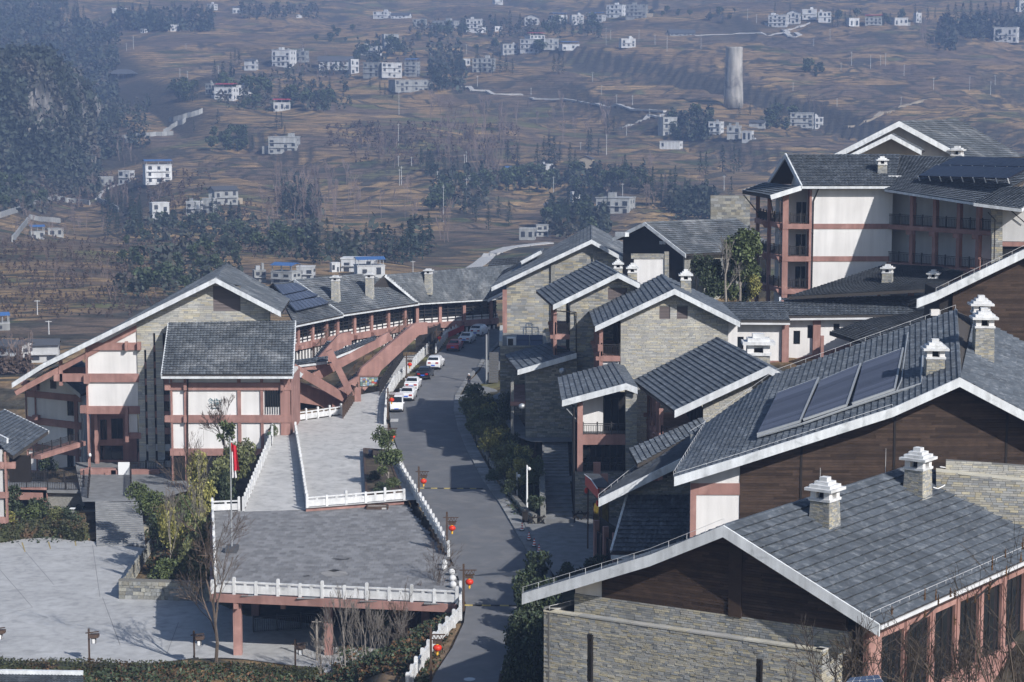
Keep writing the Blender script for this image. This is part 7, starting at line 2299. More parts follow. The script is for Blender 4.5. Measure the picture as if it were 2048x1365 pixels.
# limestone bluff at the far left
def bluff():
 mb, ms = MB(), MB()
 rr = random.Random(3)
 n, m_ = 64, 60
 x0, x1 = PY(-90, 300, 1000).x, PY(118, 300, 1000).x
 z0, z1 = PY(0, 415, 1000).z, PY(0, 95, 1000).z
 ii, jj = np.meshgrid(np.arange(n + 1) / n, np.arange(m_ + 1) / m_)
 d = fbm(ii * 7, jj * 2.5, 5, 8) * 30 + fbm(ii * 22, jj * 5, 4, 18) * 12
 for j in range(m_ + 1):
  for i in range(n + 1):
   s, t = i / n, j / m_
   ed = max(0, s - .72) / .28
   mb.v.append((x0 + (x1 - x0) * s - 6 * t * s, 1000 + d[j, i] + 90 * ed ** 1.7 + 45 * t ** 2 + 60 * max(0, t - .8), z0 + (z1 - z0) * t * (1 - .35 * ed * ed) + d[j, i] * .15))
 for j in range(m_):
  for i in range(n):
   a = j * (n + 1) + i
   mb.f.append((a, a + 1, a + n + 2, a + n + 1))
 mat('limestone', (0.27, 0.255, 0.24), .95, noise=(.1, .35), streak=(.4, .6, .15), col2=((0.06, 0.06, 0.05), .06, .75), bump=(.8, .8, .8))
 o = mb.build('cliff', 'limestone')
 for q in range(4200):
  s, t = rr.random(), rr.random()
  if .64 < s < .84 and .46 < t < .80 and rr.random() < .9: continue
  v_ = V(mb.v[int(t * m_) * (n + 1) + int(s * n)])
  for k in range(7): leaf_quad(ms, v_ + V((rr.gauss(0, 1.6), rr.uniform(-2.5, .5), rr.gauss(.5, 1.6))), rr.uniform(.8, 1.9), rr)
 ms.build('foliage', 'far_wood', o)
 tag(o, 'steep wooded limestone cliff with a pale bare face at the far left edge', 'cliff')
bluff()
# ---- village houses
UNIT = MB(); UNIT.box((-.5, -.5, 0), (1, 0, 0), (0, 1, 0), (0, 0, 1))
unit_me = {}
def ubox(name, m, parent, c, sx, sy, sz, rot=0.0):
 if m not in unit_me:
  unit_me[m] = UNIT.mesh('box_' + m, m)
 o = bpy.data.objects.new(name, unit_me[m])
 o.location = c; o.scale = (sx, sy, sz); o.parent = parent
 COL.objects.link(o)
 return o
mat('far_white', (0.55, 0.56, 0.57), .85, noise=(.5, .12), objr=True, isl=.16, streak=(.8, .25))
mat('far_grey', (0.34, 0.35, 0.35), .9, noise=(.5, .15), objr=True, isl=.22, streak=(.8, .3))
mat('far_tan', (0.34, 0.29, 0.22), .9, noise=(.3, .15))
mat('far_glass', (0.04, 0.045, 0.055), .4)
mat('blue_sheet', (0.05, 0.13, 0.32), .6)
mat('red_sheet', (0.38, 0.035, 0.06), .6)
mat('slate', (0.07, 0.075, 0.085), .85)
rh = random.Random(12)
def house(u0, u1, vt, vb, label, col='far_white', roof='flat', st=2, yaw=None, bays=None, side=.62, cat='house'):
 """picture extents: left, right, roof top, foot"""
 um = (u0 + u1) / 2
 p = land_fast(um, vb)
 k = p.y / FPX
 W, Ht = (u1 - u0) * k, (vb - vt) * k
 yaw = rh.choice((-1, 1)) * rh.uniform(.08, .5) if yaw is None else yaw
 rt = thing('village_house', label, cat, p - EZ * .6, 'village houses on the hillside')
 rt.rotation_euler = (0, 0, -yaw)
 D = min(W * side, 11)
 W = W / (math.cos(yaw) + abs(math.sin(yaw)) * .6)
 hw = Ht - (W * .16 if roof in ('pitch', 'gable') else (2.2 if roof in ('blue', 'red') and Ht > 6 else .3))
 ubox('wall', col, rt, (0, D / 2, 0), W, D, hw + .6)
 bays = bays or max(2, int(W / 3.2))
 fl = hw / st
 for s_ in range(st):
  for b in range(bays):
   x = -W / 2 + W * (b + .5) / bays
   ww = min(1.7, W / bays * .52)
   if rh.random() < .16: continue
   ubox('window', 'far_glass', rt, (x + rh.uniform(-.2, .2), -.03, .6 + fl * s_ + fl * rh.choice((.05, .28, .28))), ww * rh.uniform(.7, 1.25), .14, fl * rh.uniform(.4, .62))
  if st > 1 and s_:
   ubox('balcony_ledge', col, rt, (0, -.3, .6 + fl * s_ - .2), W * .9, .7, .2)
  for sy in (.3, .7):
   ubox('window', 'far_glass', rt, (W / 2 + .02, D * sy, .6 + fl * s_ + fl * .3), .1, 1.2, fl * .42)
 if rh.random() < .5:
  ubox('lean_to', rh.choice(('far_grey', 'far_tan', 'far_white')), rt, (rh.choice((-1, 1)) * W * .62, D * .6, 0), W * .3, D * .6, hw * .42 + .6)
 if rh.random() < .4 and roof == 'flat':
  ubox('water_tank', 'grey_metal', rt, (W * rh.uniform(-.4, .4), D * .7, hw + .95), 1.2, 1.2, 1.1)
 if roof == 'flat':
  ubox('roof_slab', 'far_white' if col == 'far_white' else 'far_grey', rt, (0, D / 2, hw + .6), W * 1.04, D * 1.05, .35)
  if rh.random() < .6 and st > 1:
   ubox('stair_head', col, rt, (W * rh.uniform(-.3, .3), D * .5, hw + .9), W * .2, D * .35, 1.9)
 elif roof in ('blue', 'red'):
  ubox('roof_slab', col, rt, (0, D / 2, hw + .6), W * 1.03, D * 1.04, .3)
  zc = hw + .9
  for sx in (-.45, 0, .45):
   for sy in (.06, .94):
    ubox('post', 'grey_metal', rt, (W * sx, D * sy, zc), .16, .16, 1.7)
  mb = MB(); e = 1.06
  mb.prism([V((-W / 2 * e, -.4, zc + 1.6)), V((-W / 2 * e, D / 2, zc + 2.3)), V((-W / 2 * e, D + .4, zc + 1.6)), V((-W / 2 * e, D / 2, zc + 2.15))], (W * e, 0, 0))
  o = bpy.data.objects.new('sheet_roof', mb.mesh('sheet_roof', 'blue_sheet' if roof == 'blue' else 'red_sheet')); o.parent = rt; COL.objects.link(o)
 else:
  rz = hw + .6; rise = W * .16 if roof == 'pitch' else W * .22
  mb = MB()
  if roof == 'pitch':
   mb.prism([V((-W * .54, -.7, rz - .1)), V((-W * .54, D / 2, rz + rise)), V((-W * .54, D + .7, rz - .1)), V((-W * .54, D / 2, rz + rise - .3))], (W * 1.08, 0, 0))
   mg = MB(); mg.prism([V((-W / 2, 0, rz)), V((-W / 2, D / 2, rz + rise - .3)), V((-W / 2, D, rz))], (W, 0, 0))
  else:
   mb.prism([V((-W * .58, -.6, rz - .2)), V((0, -.6, rz + rise)), V((W * .58, -.6, rz - .2)), V((0, -.6, rz + rise - .35))], (0, D + 1.2, 0))
   mg = MB(); mg.prism([V((-W / 2, 0, rz)), V((0, 0, rz + rise - .35)), V((W / 2, 0, rz))], (0, D, 0))
  o = bpy.data.objects.new('roof', mb.mesh('roof', 'slate')); o.parent = rt; COL.objects.link(o)
  o = bpy.data.objects.new('gable', mg.mesh('gable', col)); o.parent = rt; COL.objects.link(o)
 return rt
W_, G_, T_ = 'far_white', 'far_grey', 'far_tan'
HL = [
 (487, 513, 118, 140, 'small white house at the left end of the high village', W_, 'pitch', 2), (539, 585, 104, 138, 'white house with a roof turret in the high village', W_, 'flat', 3), (588, 614, 109, 131, 'grey concrete house right of the turreted white house', G_, 'flat', 2),
 (637, 706, 117, 144, 'long white house with slate roof in the high village', W_, 'pitch', 2), (424, 470, 169, 201, 'white house with a dark red sheet roof below the high village', W_, 'red', 2), (470, 502, 172, 192, 'pale annex beside the red-roofed white house', W_, 'flat', 1), (409, 425, 168, 190, 'narrow grey house left of the red-roofed house', G_, 'flat', 2),
 (546, 582, 207, 224, 'small white cottage with a reddish roof edge among bamboo', W_, 'red', 1), (535, 595, 273, 305, 'unfinished grey concrete block alone on the brown slope', G_, 'flat', 3), (288, 348, 322, 368, 'tall white house with a bright blue sheet roof', W_, 'blue', 3),
 (233, 263, 343, 369, 'white cottage left of the blue-roofed house', W_, 'flat', 2), (196, 228, 356, 373, 'low grey house leftmost beside the blue-roofed house', G_, 'flat', 1), (302, 342, 406, 441, 'plain white block among dark trees below the blue roof', W_, 'flat', 2),
 (370, 402, 404, 431, 'whitish house half hidden by trees in the left hamlet', W_, 'flat', 2), (402, 430, 398, 428, 'grey house in the middle of the left hamlet', G_, 'flat', 2), (424, 482, 374, 411, 'grey long house at the top of the left hamlet', G_, 'pitch', 2),
 (223, 250, 18, 27, 'low pale house below the upper wood', W_, 'flat', 1), (412, 431, 11, 22, 'white house at the right end of the upper wood', W_, 'flat', 2), (465, 481, 13, 26, 'white cottage beside the upper wood', W_, 'pitch', 1), (279, 291, 58, 68, 'tiny white gable house in the upper left field', W_, 'gable', 1), (339, 363, 50, 63, 'pale house at the foot of the upper wood', W_, 'flat', 2), (592, 605, 29, 36, 'tiny white hut on the upper slope', W_, 'gable', 1),
 (711, 757, 94, 111, 'white two-storey house above the bamboo', W_, 'flat', 2), (766, 800, 70, 98, 'tall pale grey block above the high village', G_, 'flat', 3), (722, 762, 127, 157, 'grey three-storey house in the middle of the high village', G_, 'flat', 3), (762, 806, 129, 157, 'bright white three-storey house in the high village', W_, 'flat', 3), (806, 836, 119, 154, 'tall grey house with blue roof at the village right end', G_, 'blue', 4), (700, 720, 120, 148, 'narrow white house between two long village houses', W_, 'flat', 2),
 (781, 875, 163, 186, 'long low grey barrack house below the high village', G_, 'flat', 2), (926, 940, 118, 132, 'small white house left of the grove', W_, 'flat', 1), (942, 987, 117, 145, 'grey-white house with roof rooms beside the grove', G_, 'flat', 3), (1004, 1037, 88, 109, 'grey house left of the white three-storey hill house', G_, 'flat', 2), (1037, 1080, 84, 111, 'white three-storey hill house with long window bands', W_, 'flat', 3),
 (1056, 1094, 76, 90, 'house with a bright red sheet roof on the hill', W_, 'red', 2), (1085, 1120, 82, 103, 'grey house beside the red-roofed hill house', G_, 'flat', 2), (1122, 1162, 83, 99, 'pale house with blue roof behind dark trees', W_, 'blue', 1), (1241, 1273, 80, 97, 'white house alone at the right of the hill hamlet', W_, 'flat', 2), (1209, 1248, 9, 34, 'tall pale house at the left of the hilltop block', W_, 'flat', 3), (1249, 1294, 9, 38, 'large grey hilltop apartment block', G_, 'flat', 4),
 (1142, 1169, 31, 50, 'white house below the hilltop block', W_, 'flat', 3), (1103, 1138, 27, 48, 'house with blue roof left of the hilltop block', W_, 'blue', 2), (1173, 1207, 26, 44, 'pale house with a thin blue roof near the hilltop block', W_, 'blue', 2), (931, 963, 39, 65, 'pale bluish house with balconies on the upper slope', W_, 'flat', 3), (1048, 1077, 31, 51, 'white gabled house behind conifers on the upper slope', W_, 'gable', 2),
 (824, 851, 39, 55, 'grey house in the upper middle hamlet', G_, 'flat', 2), (858, 914, 42, 58, 'long pale house in the upper middle hamlet', G_, 'flat', 2), (744, 778, 25, 38, 'white stepped house at the left of the upper middle hamlet', W_, 'flat', 2), (780, 820, 26, 37, 'low whitish house in the upper middle hamlet', W_, 'pitch', 1), (988, 1008, 0, 10, 'white house cut by the top picture edge', W_, 'flat', 2), (988, 1007, 53, 63, 'small white house between conifer groups', W_, 'flat', 1),
 (1338, 1392, 60, 73, 'long low grey shed beside the upper lane', G_, 'pitch', 1), (1322, 1358, 234, 270, 'bluish three-storey house left of the tower kiln foot', G_, 'flat', 3), (1316, 1362, 283, 297, 'low white cottage below the bluish house', W_, 'flat', 1), (1076, 1111, 329, 344, 'white flat cottage in front of slim conifers', W_, 'flat', 1), (1157, 1186, 318, 341, 'tan gabled cottage at the field edge', T_, 'gable', 1), (1055, 1070, 326, 344, 'tan gabled cottage left of the white flat cottage', T_, 'gable', 1),
 (933, 960, 348, 368, 'white gabled cottage behind bare trees', W_, 'gable', 1), (899, 915, 357, 373, 'tan gabled cottage leftmost of the middle hamlet', T_, 'gable', 1), (1143, 1162, 388, 406, 'little white roof room beside the long grey farmhouse', W_, 'flat', 1), (1186, 1264, 396, 428, 'long grey farmhouse beyond the garden hall', G_, 'flat', 2), (1084, 1123, 405, 424, 'dark-roofed wooden barn on the middle field', T_, 'pitch', 1), (1037, 1070, 457, 481, 'plain concrete box house above the pale lane', G_, 'flat', 1), (1072, 1098, 450, 474, 'grey house beside the concrete box house', G_, 'flat', 2), (1010, 1043, 344, 352, 'low house with blue sheet roof in the bamboo', G_, 'blue', 1),
 (1534, 1575, 32, 55, 'white house with balconies on the upper right slope', W_, 'flat', 3), (1572, 1600, 23, 48, 'white gabled house on the upper right slope', W_, 'gable', 2), (1604, 1634, 25, 44, 'pale flat house in the upper right row', W_, 'flat', 2), (1636, 1663, 26, 46, 'white house at the right end of the upper right row', W_, 'flat', 2), (1696, 1721, 38, 53, 'low white house left of the maroon-roofed house', W_, 'flat', 1), (1729, 1765, 31, 51, 'house with a maroon roof on the upper right slope', G_, 'red', 2), (1787, 1818, 37, 51, 'pale house right of the maroon-roofed house', W_, 'flat', 1), (1830, 1845, 32, 51, 'narrow white house at the end of the upper right lane', W_, 'flat', 2),
 (1984, 2036, 58, 87, 'pale house below the wood at the right edge', W_, 'flat', 2), (2037, 2060, 2, 24, 'white house in the top right corner', W_, 'flat', 2), (1578, 1628, 229, 258, 'long pale farmhouse left of the white end block', G_, 'flat', 3), (1628, 1648, 234, 258, 'white end block of the long farmhouse', W_, 'flat', 2), (1414, 1444, 241, 270, 'white house below the tower kiln', W_, 'flat', 3), (1452, 1482, 252, 278, 'grey house with dark windows below the tower kiln', G_, 'flat', 2), (1482, 1505, 257, 280, 'blank pale block right below the tower kiln', W_, 'flat', 1), (1496, 1531, 243, 258, 'dark-roofed house behind the blank pale block', G_, 'pitch', 1),
 (507, 534, 541, 566, 'brown-grey house at the left of the row behind the gallery', G_, 'flat', 2), (534, 592, 543, 570, 'house with a bright blue roof band behind the gallery', G_, 'blue', 2), (592, 628, 533, 562, 'pale flat house at the right of the row behind the gallery', W_, 'flat', 2), (680, 750, 517, 545, 'white flat house with roof terrace behind the gallery chimneys', W_, 'flat', 2), (662, 682, 526, 545, 'low pale house beside the roof terrace house', W_, 'flat', 1), (711, 774, 531, 556, 'open blue sheet shelter behind the gallery chimneys', W_, 'blue', 1),
 (-20, 55, 682, 728, 'long grey-white house at the left edge below the fields', W_, 'pitch', 2), (55, 120, 680, 726, 'white house end with dark roof at the left edge', W_, 'pitch', 2), (-10, 22, 646, 662, 'house with a blue roof at the left edge', G_, 'blue', 1), (60, 92, 464, 479, 'small grey house with a blue roof on the left terrace', G_, 'blue', 1), (95, 128, 458, 474, 'small grey house right of the left terrace house', G_, 'flat', 1),
]
for h in HL:
 house(*h)
# hip-roofed pavilion in the gorge
p = land_fast(246, 160); k = p.y / FPX
PV = thing('hill_pavilion', 'dark hip-roofed pavilion on the edge of the gorge', 'pavilion', p)
mb = MB(); w_, d_, z_ = 24 * k * 1.0, 9, 10 * k
for i in range(6):
 mb.cbox(p + V((-w_ * .8 + w_ * 1.6 * i / 5, 0, -1)), .5, .5, z_ + 1)
mb.build('posts', 'slate', PV)
mb = MB(); q = [p + V(c) for c in ((-w_ * 1.2, -4, z_), (w_ * 1.2, -4, z_), (w_ * 1.2, 7, z_), (-w_ * 1.2, 7, z_), (-w_ * .5, 1.5, z_ + 9 * k), (w_ * .5, 1.5, z_ + 9 * k))]
for f in ((0, 1, 5, 4), (1, 2, 5), (2, 3, 4, 5), (3, 0, 4), (3, 2, 1, 0)): mb.poly([q[i] for i in f])
mb.build('roof', 'slate', PV)
# old kiln tower
p = land_fast(1467, 211); k = p.y / FPX
mb = MB(); r0, r1, h = 19.5 * k, 16.5 * k, 114 * k
mb.lathe(p - EZ * 2, [(r0, 0), (r0 * .97, h * .25), (r0 * .9, h * .55), (r1 * 1.03, h * .85), (r1, h + 1), (r1, h + 2), (r1 * .85, h + 2), (r1 * .85, h - 2)], 20)
mat('kiln', (0.45, 0.43, 0.40), .9, noise=(.1, .2), streak=(.4, .55, .1), col2=((0.2, 0.19, 0.18), .12, .4))
tag(mb.build('kiln_tower', 'kiln', smooth=True), 'weathered round concrete kiln tower alone on the hillside', 'tower')
# ---- lanes, terrace walls, poles
def lane(uvs, w, label, m='concrete', dz=.25):
 pts = []
 for (a, b) in zip(uvs, uvs[1:]):
  for i in range(5):
   t = i / 5
   pts.append(land_fast(a[0] + (b[0] - a[0]) * t, a[1] + (b[1] - a[1]) * t))
 pts.append(land_fast(*uvs[-1]))
 mb = MB()
 for a, b in zip(pts, pts[1:]):
  d = V((b.x - a.x, b.y - a.y, 0))
  if d.length < .01 or d.length > 120: continue
  s = d.normalized().cross(EZ) * (w / 2)
  mb.prism([a - s + EZ * dz, a + s + EZ * dz, b + s + EZ * dz, b - s + EZ * dz], (0, 0, -1.2))
 o = mb.build('lane', m);
 if o: o['kind'] = 'structure'; o['label'] = label
lane([(930, 548), (960, 528), (985, 508), (1020, 496), (1060, 491), (1100, 487)], 4.5, 'pale concrete lane curving up behind the gallery')
lane([(922, 176), (950, 182), (1010, 193), (1085, 199), (1180, 207), (1250, 218), (1330, 228)], 3.2, 'pale lane crossing the middle of the hillside')
lane([(1330, 230), (1290, 240), (1238, 258)], 3, 'pale lane below the bluish house')
lane([(1550, 70), (1600, 72), (1560, 62), (1620, 48)], 4, 'pale hairpin lane on the upper right slope')
lane([(1390, 72), (1480, 70), (1550, 70)], 3, 'pale lane along the upper right slope')
lane([(1690, 260), (1740, 238), (1800, 215), (1850, 200)], 3, 'pale field track on the terraces', 'far_tan')
lane([(195, 400), (205, 385), (225, 375), (240, 370)], 2.6, 'pale lane left of the blue-roofed house')
def field_wall(uvs, h, label, m='far_white'):
 rt = None
 mb = MB()
 pts = []
 for (a, b) in zip(uvs, uvs[1:]):
  for i in range(4):
   pts.append(land_fast(a[0] + (b[0] - a[0]) * i / 4, a[1] + (b[1] - a[1]) * i / 4))
 pts.append(land_fast(*uvs[-1]))
 for a, b in zip(pts, pts[1:]):
  d = V((b.x - a.x, b.y - a.y, 0))
  if d.length < .05 or d.length > 100: continue
  s = d.normalized().cross(EZ) * .3
  mb.prism([a - s - EZ, a + s - EZ, b + s - EZ, b - s - EZ], EZ * (h + 1))
 tag(mb.build('field_wall', m), label, 'wall', 'pale retaining walls on the left slope')
field_wall([(339, 248), (375, 238), (405, 228)], 3.0, 'uppermost pale retaining wall of the zigzag on the left slope', 'far_grey')
field_wall([(328, 268), (350, 256), (371, 248)], 2.6, 'middle pale retaining wall of the zigzag on the left slope', 'far_grey')
field_wall([(245, 280), (300, 274), (346, 271)], 2.4, 'lowest pale retaining wall of the zigzag on the left slope', 'far_grey')
field_wall([(245, 284), (275, 293)], 2.4, 'short grey retaining wall under the zigzag', 'far_grey')
field_wall([(0, 436), (35, 424), (62, 412), (108, 400), (140, 406), (180, 411)], 2.2, 'long grey retaining wall above the left orchard', 'far_grey')
field_wall([(195, 404), (215, 412), (237, 424)], 2.2, 'pale wall running down beside the left lane', 'far_grey')
field_wall([(25, 485), (52, 450), (60, 440), (120, 446)], 2.0, 'pale wall round the lower left terrace', 'far_grey')
def upole(u, v, hp, label, grp, r=.16):
 p = land_fast(u, v); h = px_h(p, hp)
 mb = MB(); mb.tube(p - EZ * .5, p + EZ * h, r, r * .6, 5)
 mb.beam(p + V((-.7, 0, h * .93)), p + V((.7, 0, h * .93)), .14, .14)
 return tag(mb.build('utility_pole', 'far_white', loc=p), label, 'utility pole', grp)
for lb, grp, lst in (
 ('thin pale utility pole among the right-hand terraces', 'poles on the terraces', [(1402, 100, 28), (1660, 80, 20), (1627, 95, 18), (1741, 132, 26), (1682, 144, 16), (1703, 136, 26), (1761, 134, 20), (1771, 134, 24), (1808, 152, 22), (1867, 180, 24), (1939, 180, 26), (1981, 190, 26), (1990, 172, 20), (1674, 217, 16), (1802, 216, 18), (1448, 382, 30), (1586, 184, 14), (1513, 50, 16), (1495, 42, 20)]),
 ('thin pale utility pole on the middle of the hillside', 'poles on the middle slope', [(798, 230, 46), (797, 292, 42), (933, 110, 20), (862, 124, 16), (955, 174, 20), (1062, 196, 16), (1185, 168, 18), (1212, 92, 38), (1221, 82, 20), (1278, 78, 18), (1233, 215, 26), (1265, 212, 18), (1203, 190, 18), (1299, 240, 22), (1253, 272, 22), (1161, 305, 18), (1213, 310, 40), (1334, 106, 36), (1310, 90, 18)]),
 ('pale utility pole near the cottages above the gallery', 'poles near the cottages', [(803, 372, 36), (799, 372, 32), (875, 370, 28), (823, 338, 18), (933, 400, 42), (1096, 384, 34), (1107, 388, 30), (887, 445, 75), (1245, 396, 30), (797, 336, 24), (929, 330, 22), (933, 330, 24), (826, 548, 26)]),
 ('pale utility pole on the left slope', 'poles on the left slope', [(123, 46, 16), (132, 38, 14), (200, 46, 12), (235, 86, 12), (267, 101, 26), (372, 98, 10), (360, 158, 20), (253, 104, 16), (98, 670, 28), (75, 630, 30), (437, 152, 20), (375, 158, 14)])):
 for i, (u, v, hp) in enumerate(sorted(lst)): upole(u, v, hp, lb.replace('pole ', 'pole, ' + ordn(i) + ' from the left, ', 1), grp)
# ---- the air between
hz = MB(); hz.box((-3700, -60, -90), (7400, 0, 0), (0, 3500, 0), (0, 0, 560))
hm = bpy.data.materials.new('haze'); hm.use_nodes = True
nt = hm.node_tree; nt.nodes.remove(nt.nodes['Principled BSDF'])
pv = nt.nodes.new('ShaderNodeVolumePrincipled')
pv.inputs['Color'].default_value = (0.38, 0.56, 0.98, 1)
pv.inputs['Density'].default_value = 0.00030
pv.inputs['Anisotropy'].default_value = 0.0
nt.links.new(pv.outputs[0], nt.nodes['Material Output'].inputs['Volume'])
MATS['haze'] = hm
o = hz.build('haze', 'haze'); o['kind'] = 'stuff'
# ================================================================ vehicles, lamps, people, planting
def loft(mb, rings):
 k = len(rings[0]); n0 = len(mb.v)
 for r in rings: mb.v.extend([tuple(p) for p in r])
 for i in range(len(rings) - 1):
  for j in range(k):
   q = (j + 1) % k
   mb.f.append((n0 + i * k + j, n0 + i * k + q, n0 + (i + 1) * k + q, n0 + (i + 1) * k + j))
 mb.f.append(tuple(range(n0 + k - 1, n0 - 1, -1)))
 m = n0 + (len(rings) - 1) * k
 mb.f.append(tuple(range(m, m + k)))
CARS = {
 # (y from the tail, bottom, shoulder, roof, half width, roof half width)
 'sedan': [(0, .38, .82, .86, .80, .72), (.1, .28, .93, .98, .87, .78), (.75, .22, .97, 1.03, .90, .76), (1.45, .2, .97, 1.40, .91, .60), (2.0, .2, .95, 1.46, .91, .60), (2.75, .2, .93, 1.42, .91, .60), (3.55, .2, .90, .98, .90, .74), (4.3, .24, .80, .84, .86, .72), (4.55, .34, .64, .68, .74, .66)],
 'suv': [(0, .45, .95, 1.02, .84, .78), (.12, .34, 1.02, 1.22, .90, .76), (.5, .27, 1.05, 1.60, .93, .66), (1.2, .26, 1.04, 1.68, .93, .66), (2.5, .26, 1.01, 1.66, .93, .66), (2.85, .26, 1.0, 1.58, .93, .66), (3.6, .27, .98, 1.08, .92, .78), (4.4, .3, .90, .95, .89, .76), (4.62, .42, .74, .8, .78, .7)],
 'van': [(0, .42, .95, 1.1, .74, .70), (.06, .3, 1.0, 1.80, .77, .66), (.5, .27, 1.0, 1.88, .78, .68), (2.6, .27, 1.0, 1.88, .78, .68), (2.95, .27, .98, 1.78, .78, .66), (3.55, .28, .94, 1.08, .77, .70), (3.78, .34, .84, .9, .74, .68), (3.9, .42, .62, .68, .7, .64)],
}
def paint(name, c):
 m = mat(name, c, .28, spec=.5)
 m.node_tree.nodes['Principled BSDF'].inputs['Coat Weight'].default_value = .5
paint('paint_white', (0.72, 0.73, 0.75)); paint('paint_black', (0.012, 0.013, 0.018)); paint('paint_red', (0.34, 0.012, 0.025))
mat('tyre', (0.02, 0.02, 0.02), .9); mat('rim', (0.4, 0.41, 0.43), .35, metal=.8); mat('tail_red', (0.35, 0.01, 0.01), .3); mat('head_light', (0.75, 0.77, 0.8), .2); mat('plate_blue', (0.04, 0.12, 0.55), .5); mat('plastic', (0.03, 0.03, 0.032), .6)
def car(kind, paint_m, p, fwd, label, reverse=False):
 """p = middle of the tail on the road, fwd = heading"""
 st = CARS[kind]; L = st[-1][0]
 f = V((fwd.x, fwd.y, 0)).normalized(); s = f.cross(EZ)
 sl = V((0, 0, RS * f.y))
 if reverse:
  p = p + (f + sl) * L; f = -f; s = -s; sl = -sl
 P = lambda x, y, z: p + s * x + (f + sl) * y + EZ * z
 rt = thing('parked_car' if kind != 'van' else 'parked_van', label, 'van' if kind == 'van' else 'car', p + (f + sl) * (L / 2), 'vehicles parked along the road')
 rings = []
 for (y, zb, zs, zr, hw, rw) in st:
  h = [(hw * .93, zb), (hw, (zb + zs) * .5), (hw * .97, zs), ((hw * .97 + rw) / 2 + .02, zs + (zr - zs) * .55) , (rw, zr - .03), (rw * .55, zr)]
  rings.append([P(x, y, z) for x, z in h] + [P(-x, y, z) for x, z in reversed(h)])
 mb = MB(); loft(mb, rings); body = mb.build('body', paint_m, rt, smooth=False)
 # glass
 def q(i, j, side, t):
  y, zb, zs, zr, hw, rw = st[i]
  xs, xr = hw * .97, rw
  return P(side * (xs + (xr - xs) * t + .012), y, zs + (zr - .03 - zs) * t)
 cab = [i for i in range(len(st)) if st[i][3] - st[i][2] > .3]
 i0, i1 = cab[0], cab[-1]
 for side in (1, -1):
  for i in range(i0, i1):
   a, b = q(i, 0, side, .16), q(i + 1, 0, side, .16); c, d = q(i + 1, 0, side, .9), q(i, 0, side, .9)
   e = (b - a) * .05
   mb = MB(); mb.poly([a + e, b - e, c - e, d + e]); mb.build('side_window', 'glass', body)
 def screen(i, j, name):
  y0, y1 = st[i], st[j]
  n = (f if j < i else -f) * .0
  z0, z1 = y0[3] + .02, y1[3] - .06
  pts = []
  for t, w in ((.14, .9), (.93, .92)):
   y = y0[0] + (y1[0] - y0[0]) * t; z = y0[3] + (y1[3] - y0[3]) * t
   hw = (y0[5] + (y1[5] - y0[5]) * t) * w
   pts.append((y, z + .02, hw))
  (ya, za, ha), (yb, zb2, hb) = pts
  mb = MB(); o = EZ * .012
  mb.poly([P(ha, ya, za) + o, P(-ha, ya, za) + o, P(-hb, yb, zb2) + o, P(hb, yb, zb2) + o]); mb.build(name, 'glass', body)
 screen(i0 - 1, i0, 'rear_window'); screen(i1 + 1, i1, 'windscreen')
 # wheels
 r = .32 if kind != 'suv' else .37
 for y in (L * .18, L * .81):
  for side in (1, -1):
   c = P(side * (st[3][4] - .1), y, r)
   mb = MB(); mb.tube(c - s * .1, c + s * .1, r, r, 14); w = mb.build('wheel', 'tyre', rt)
   mb = MB(); mb.tube(c + s * (side * .09), c + s * (side * .115), r * .66, r * .6, 10); mb.build('rim', 'rim', w)
 zl_ = .78 if kind == 'sedan' else .95
 for side in (1, -1):
  mb = MB(); mb.box(P(side * .5 - .16, -.03, zl_ - .08), s * .36, f * .12, EZ * .18); mb.build('tail_light', 'tail_red', rt)
  mb = MB(); mb.box(P(side * .52 - .16, L - .16, .58 if kind == 'sedan' else .7), s * .34, f * .13, EZ * .17); mb.build('headlight', 'head_light', rt)
  mb = MB(); mb.box(P(side * (st[5][4] + .02) - .1, st[5][0] - .1 if kind != 'van' else 2.9, 1.0), s * .22, f * .1, EZ * .15); mb.build('door_mirror', paint_m, rt)
 for y, nm in ((-.035, 'rear_plate'), (L - .02, 'front_plate')):
  mb = MB(); mb.box(P(-.24, y, .55 if y < 0 else .42), s * .48, f * .05, EZ * .16); mb.build(nm, 'plate_blue', rt)
 mb = MB(); mb.box(P(-.7, -.03, .3), s * 1.4, f * .1, EZ * .16); mb.build('rear_bumper', 'plastic', rt)
 mb = MB(); mb.box(P(-.62, L - .1, .3), s * 1.24, f * .13, EZ * .2); mb.build('grille', 'plastic', rt)
 return rt
def road_dir(p):
 best = min(range(len(road_l) - 1), key=lambda i: (road_l[i] - p).length)
 i = max(0, min(best, len(road_l) - 2))
 d = road_l[i + 1] - road_l[max(0, i - 1)]
 return V((d.x, d.y, 0)).normalized()
for (kind, pm, u, v, lb, rev) in (
 ('van', 'paint_white', 793, 826, 'white minivan facing the camera, first in the row of parked vehicles', False),
 ('sedan', 'paint_white', 812, 804, 'white sedan tucked directly behind the white minivan', False),
 ('sedan', 'paint_white', 822, 783, 'white sedan parked between the black car and the minivan row', False),
 ('sedan', 'paint_black', 845, 761, 'black sedan among the parked white cars', False),
 ('suv', 'paint_white', 866, 741, 'white estate car parked beyond the black sedan', False),
 ('sedan', 'paint_red', 905, 704, 'red sedan parked near the top of the road', False),
 ('sedan', 'paint_white', 928, 689, 'white sedan parked between the red car and the last large car', False),
 ('suv', 'paint_white', 950, 675, 'white off-road car parked last at the top of the road', False)):
 p = PR(u, v, .01); d = road_dir(p)
 if kind == 'van':
  car(kind, pm, p + d * 3.9, -d, lb)
 else:
  car(kind, pm, p, d, lb)
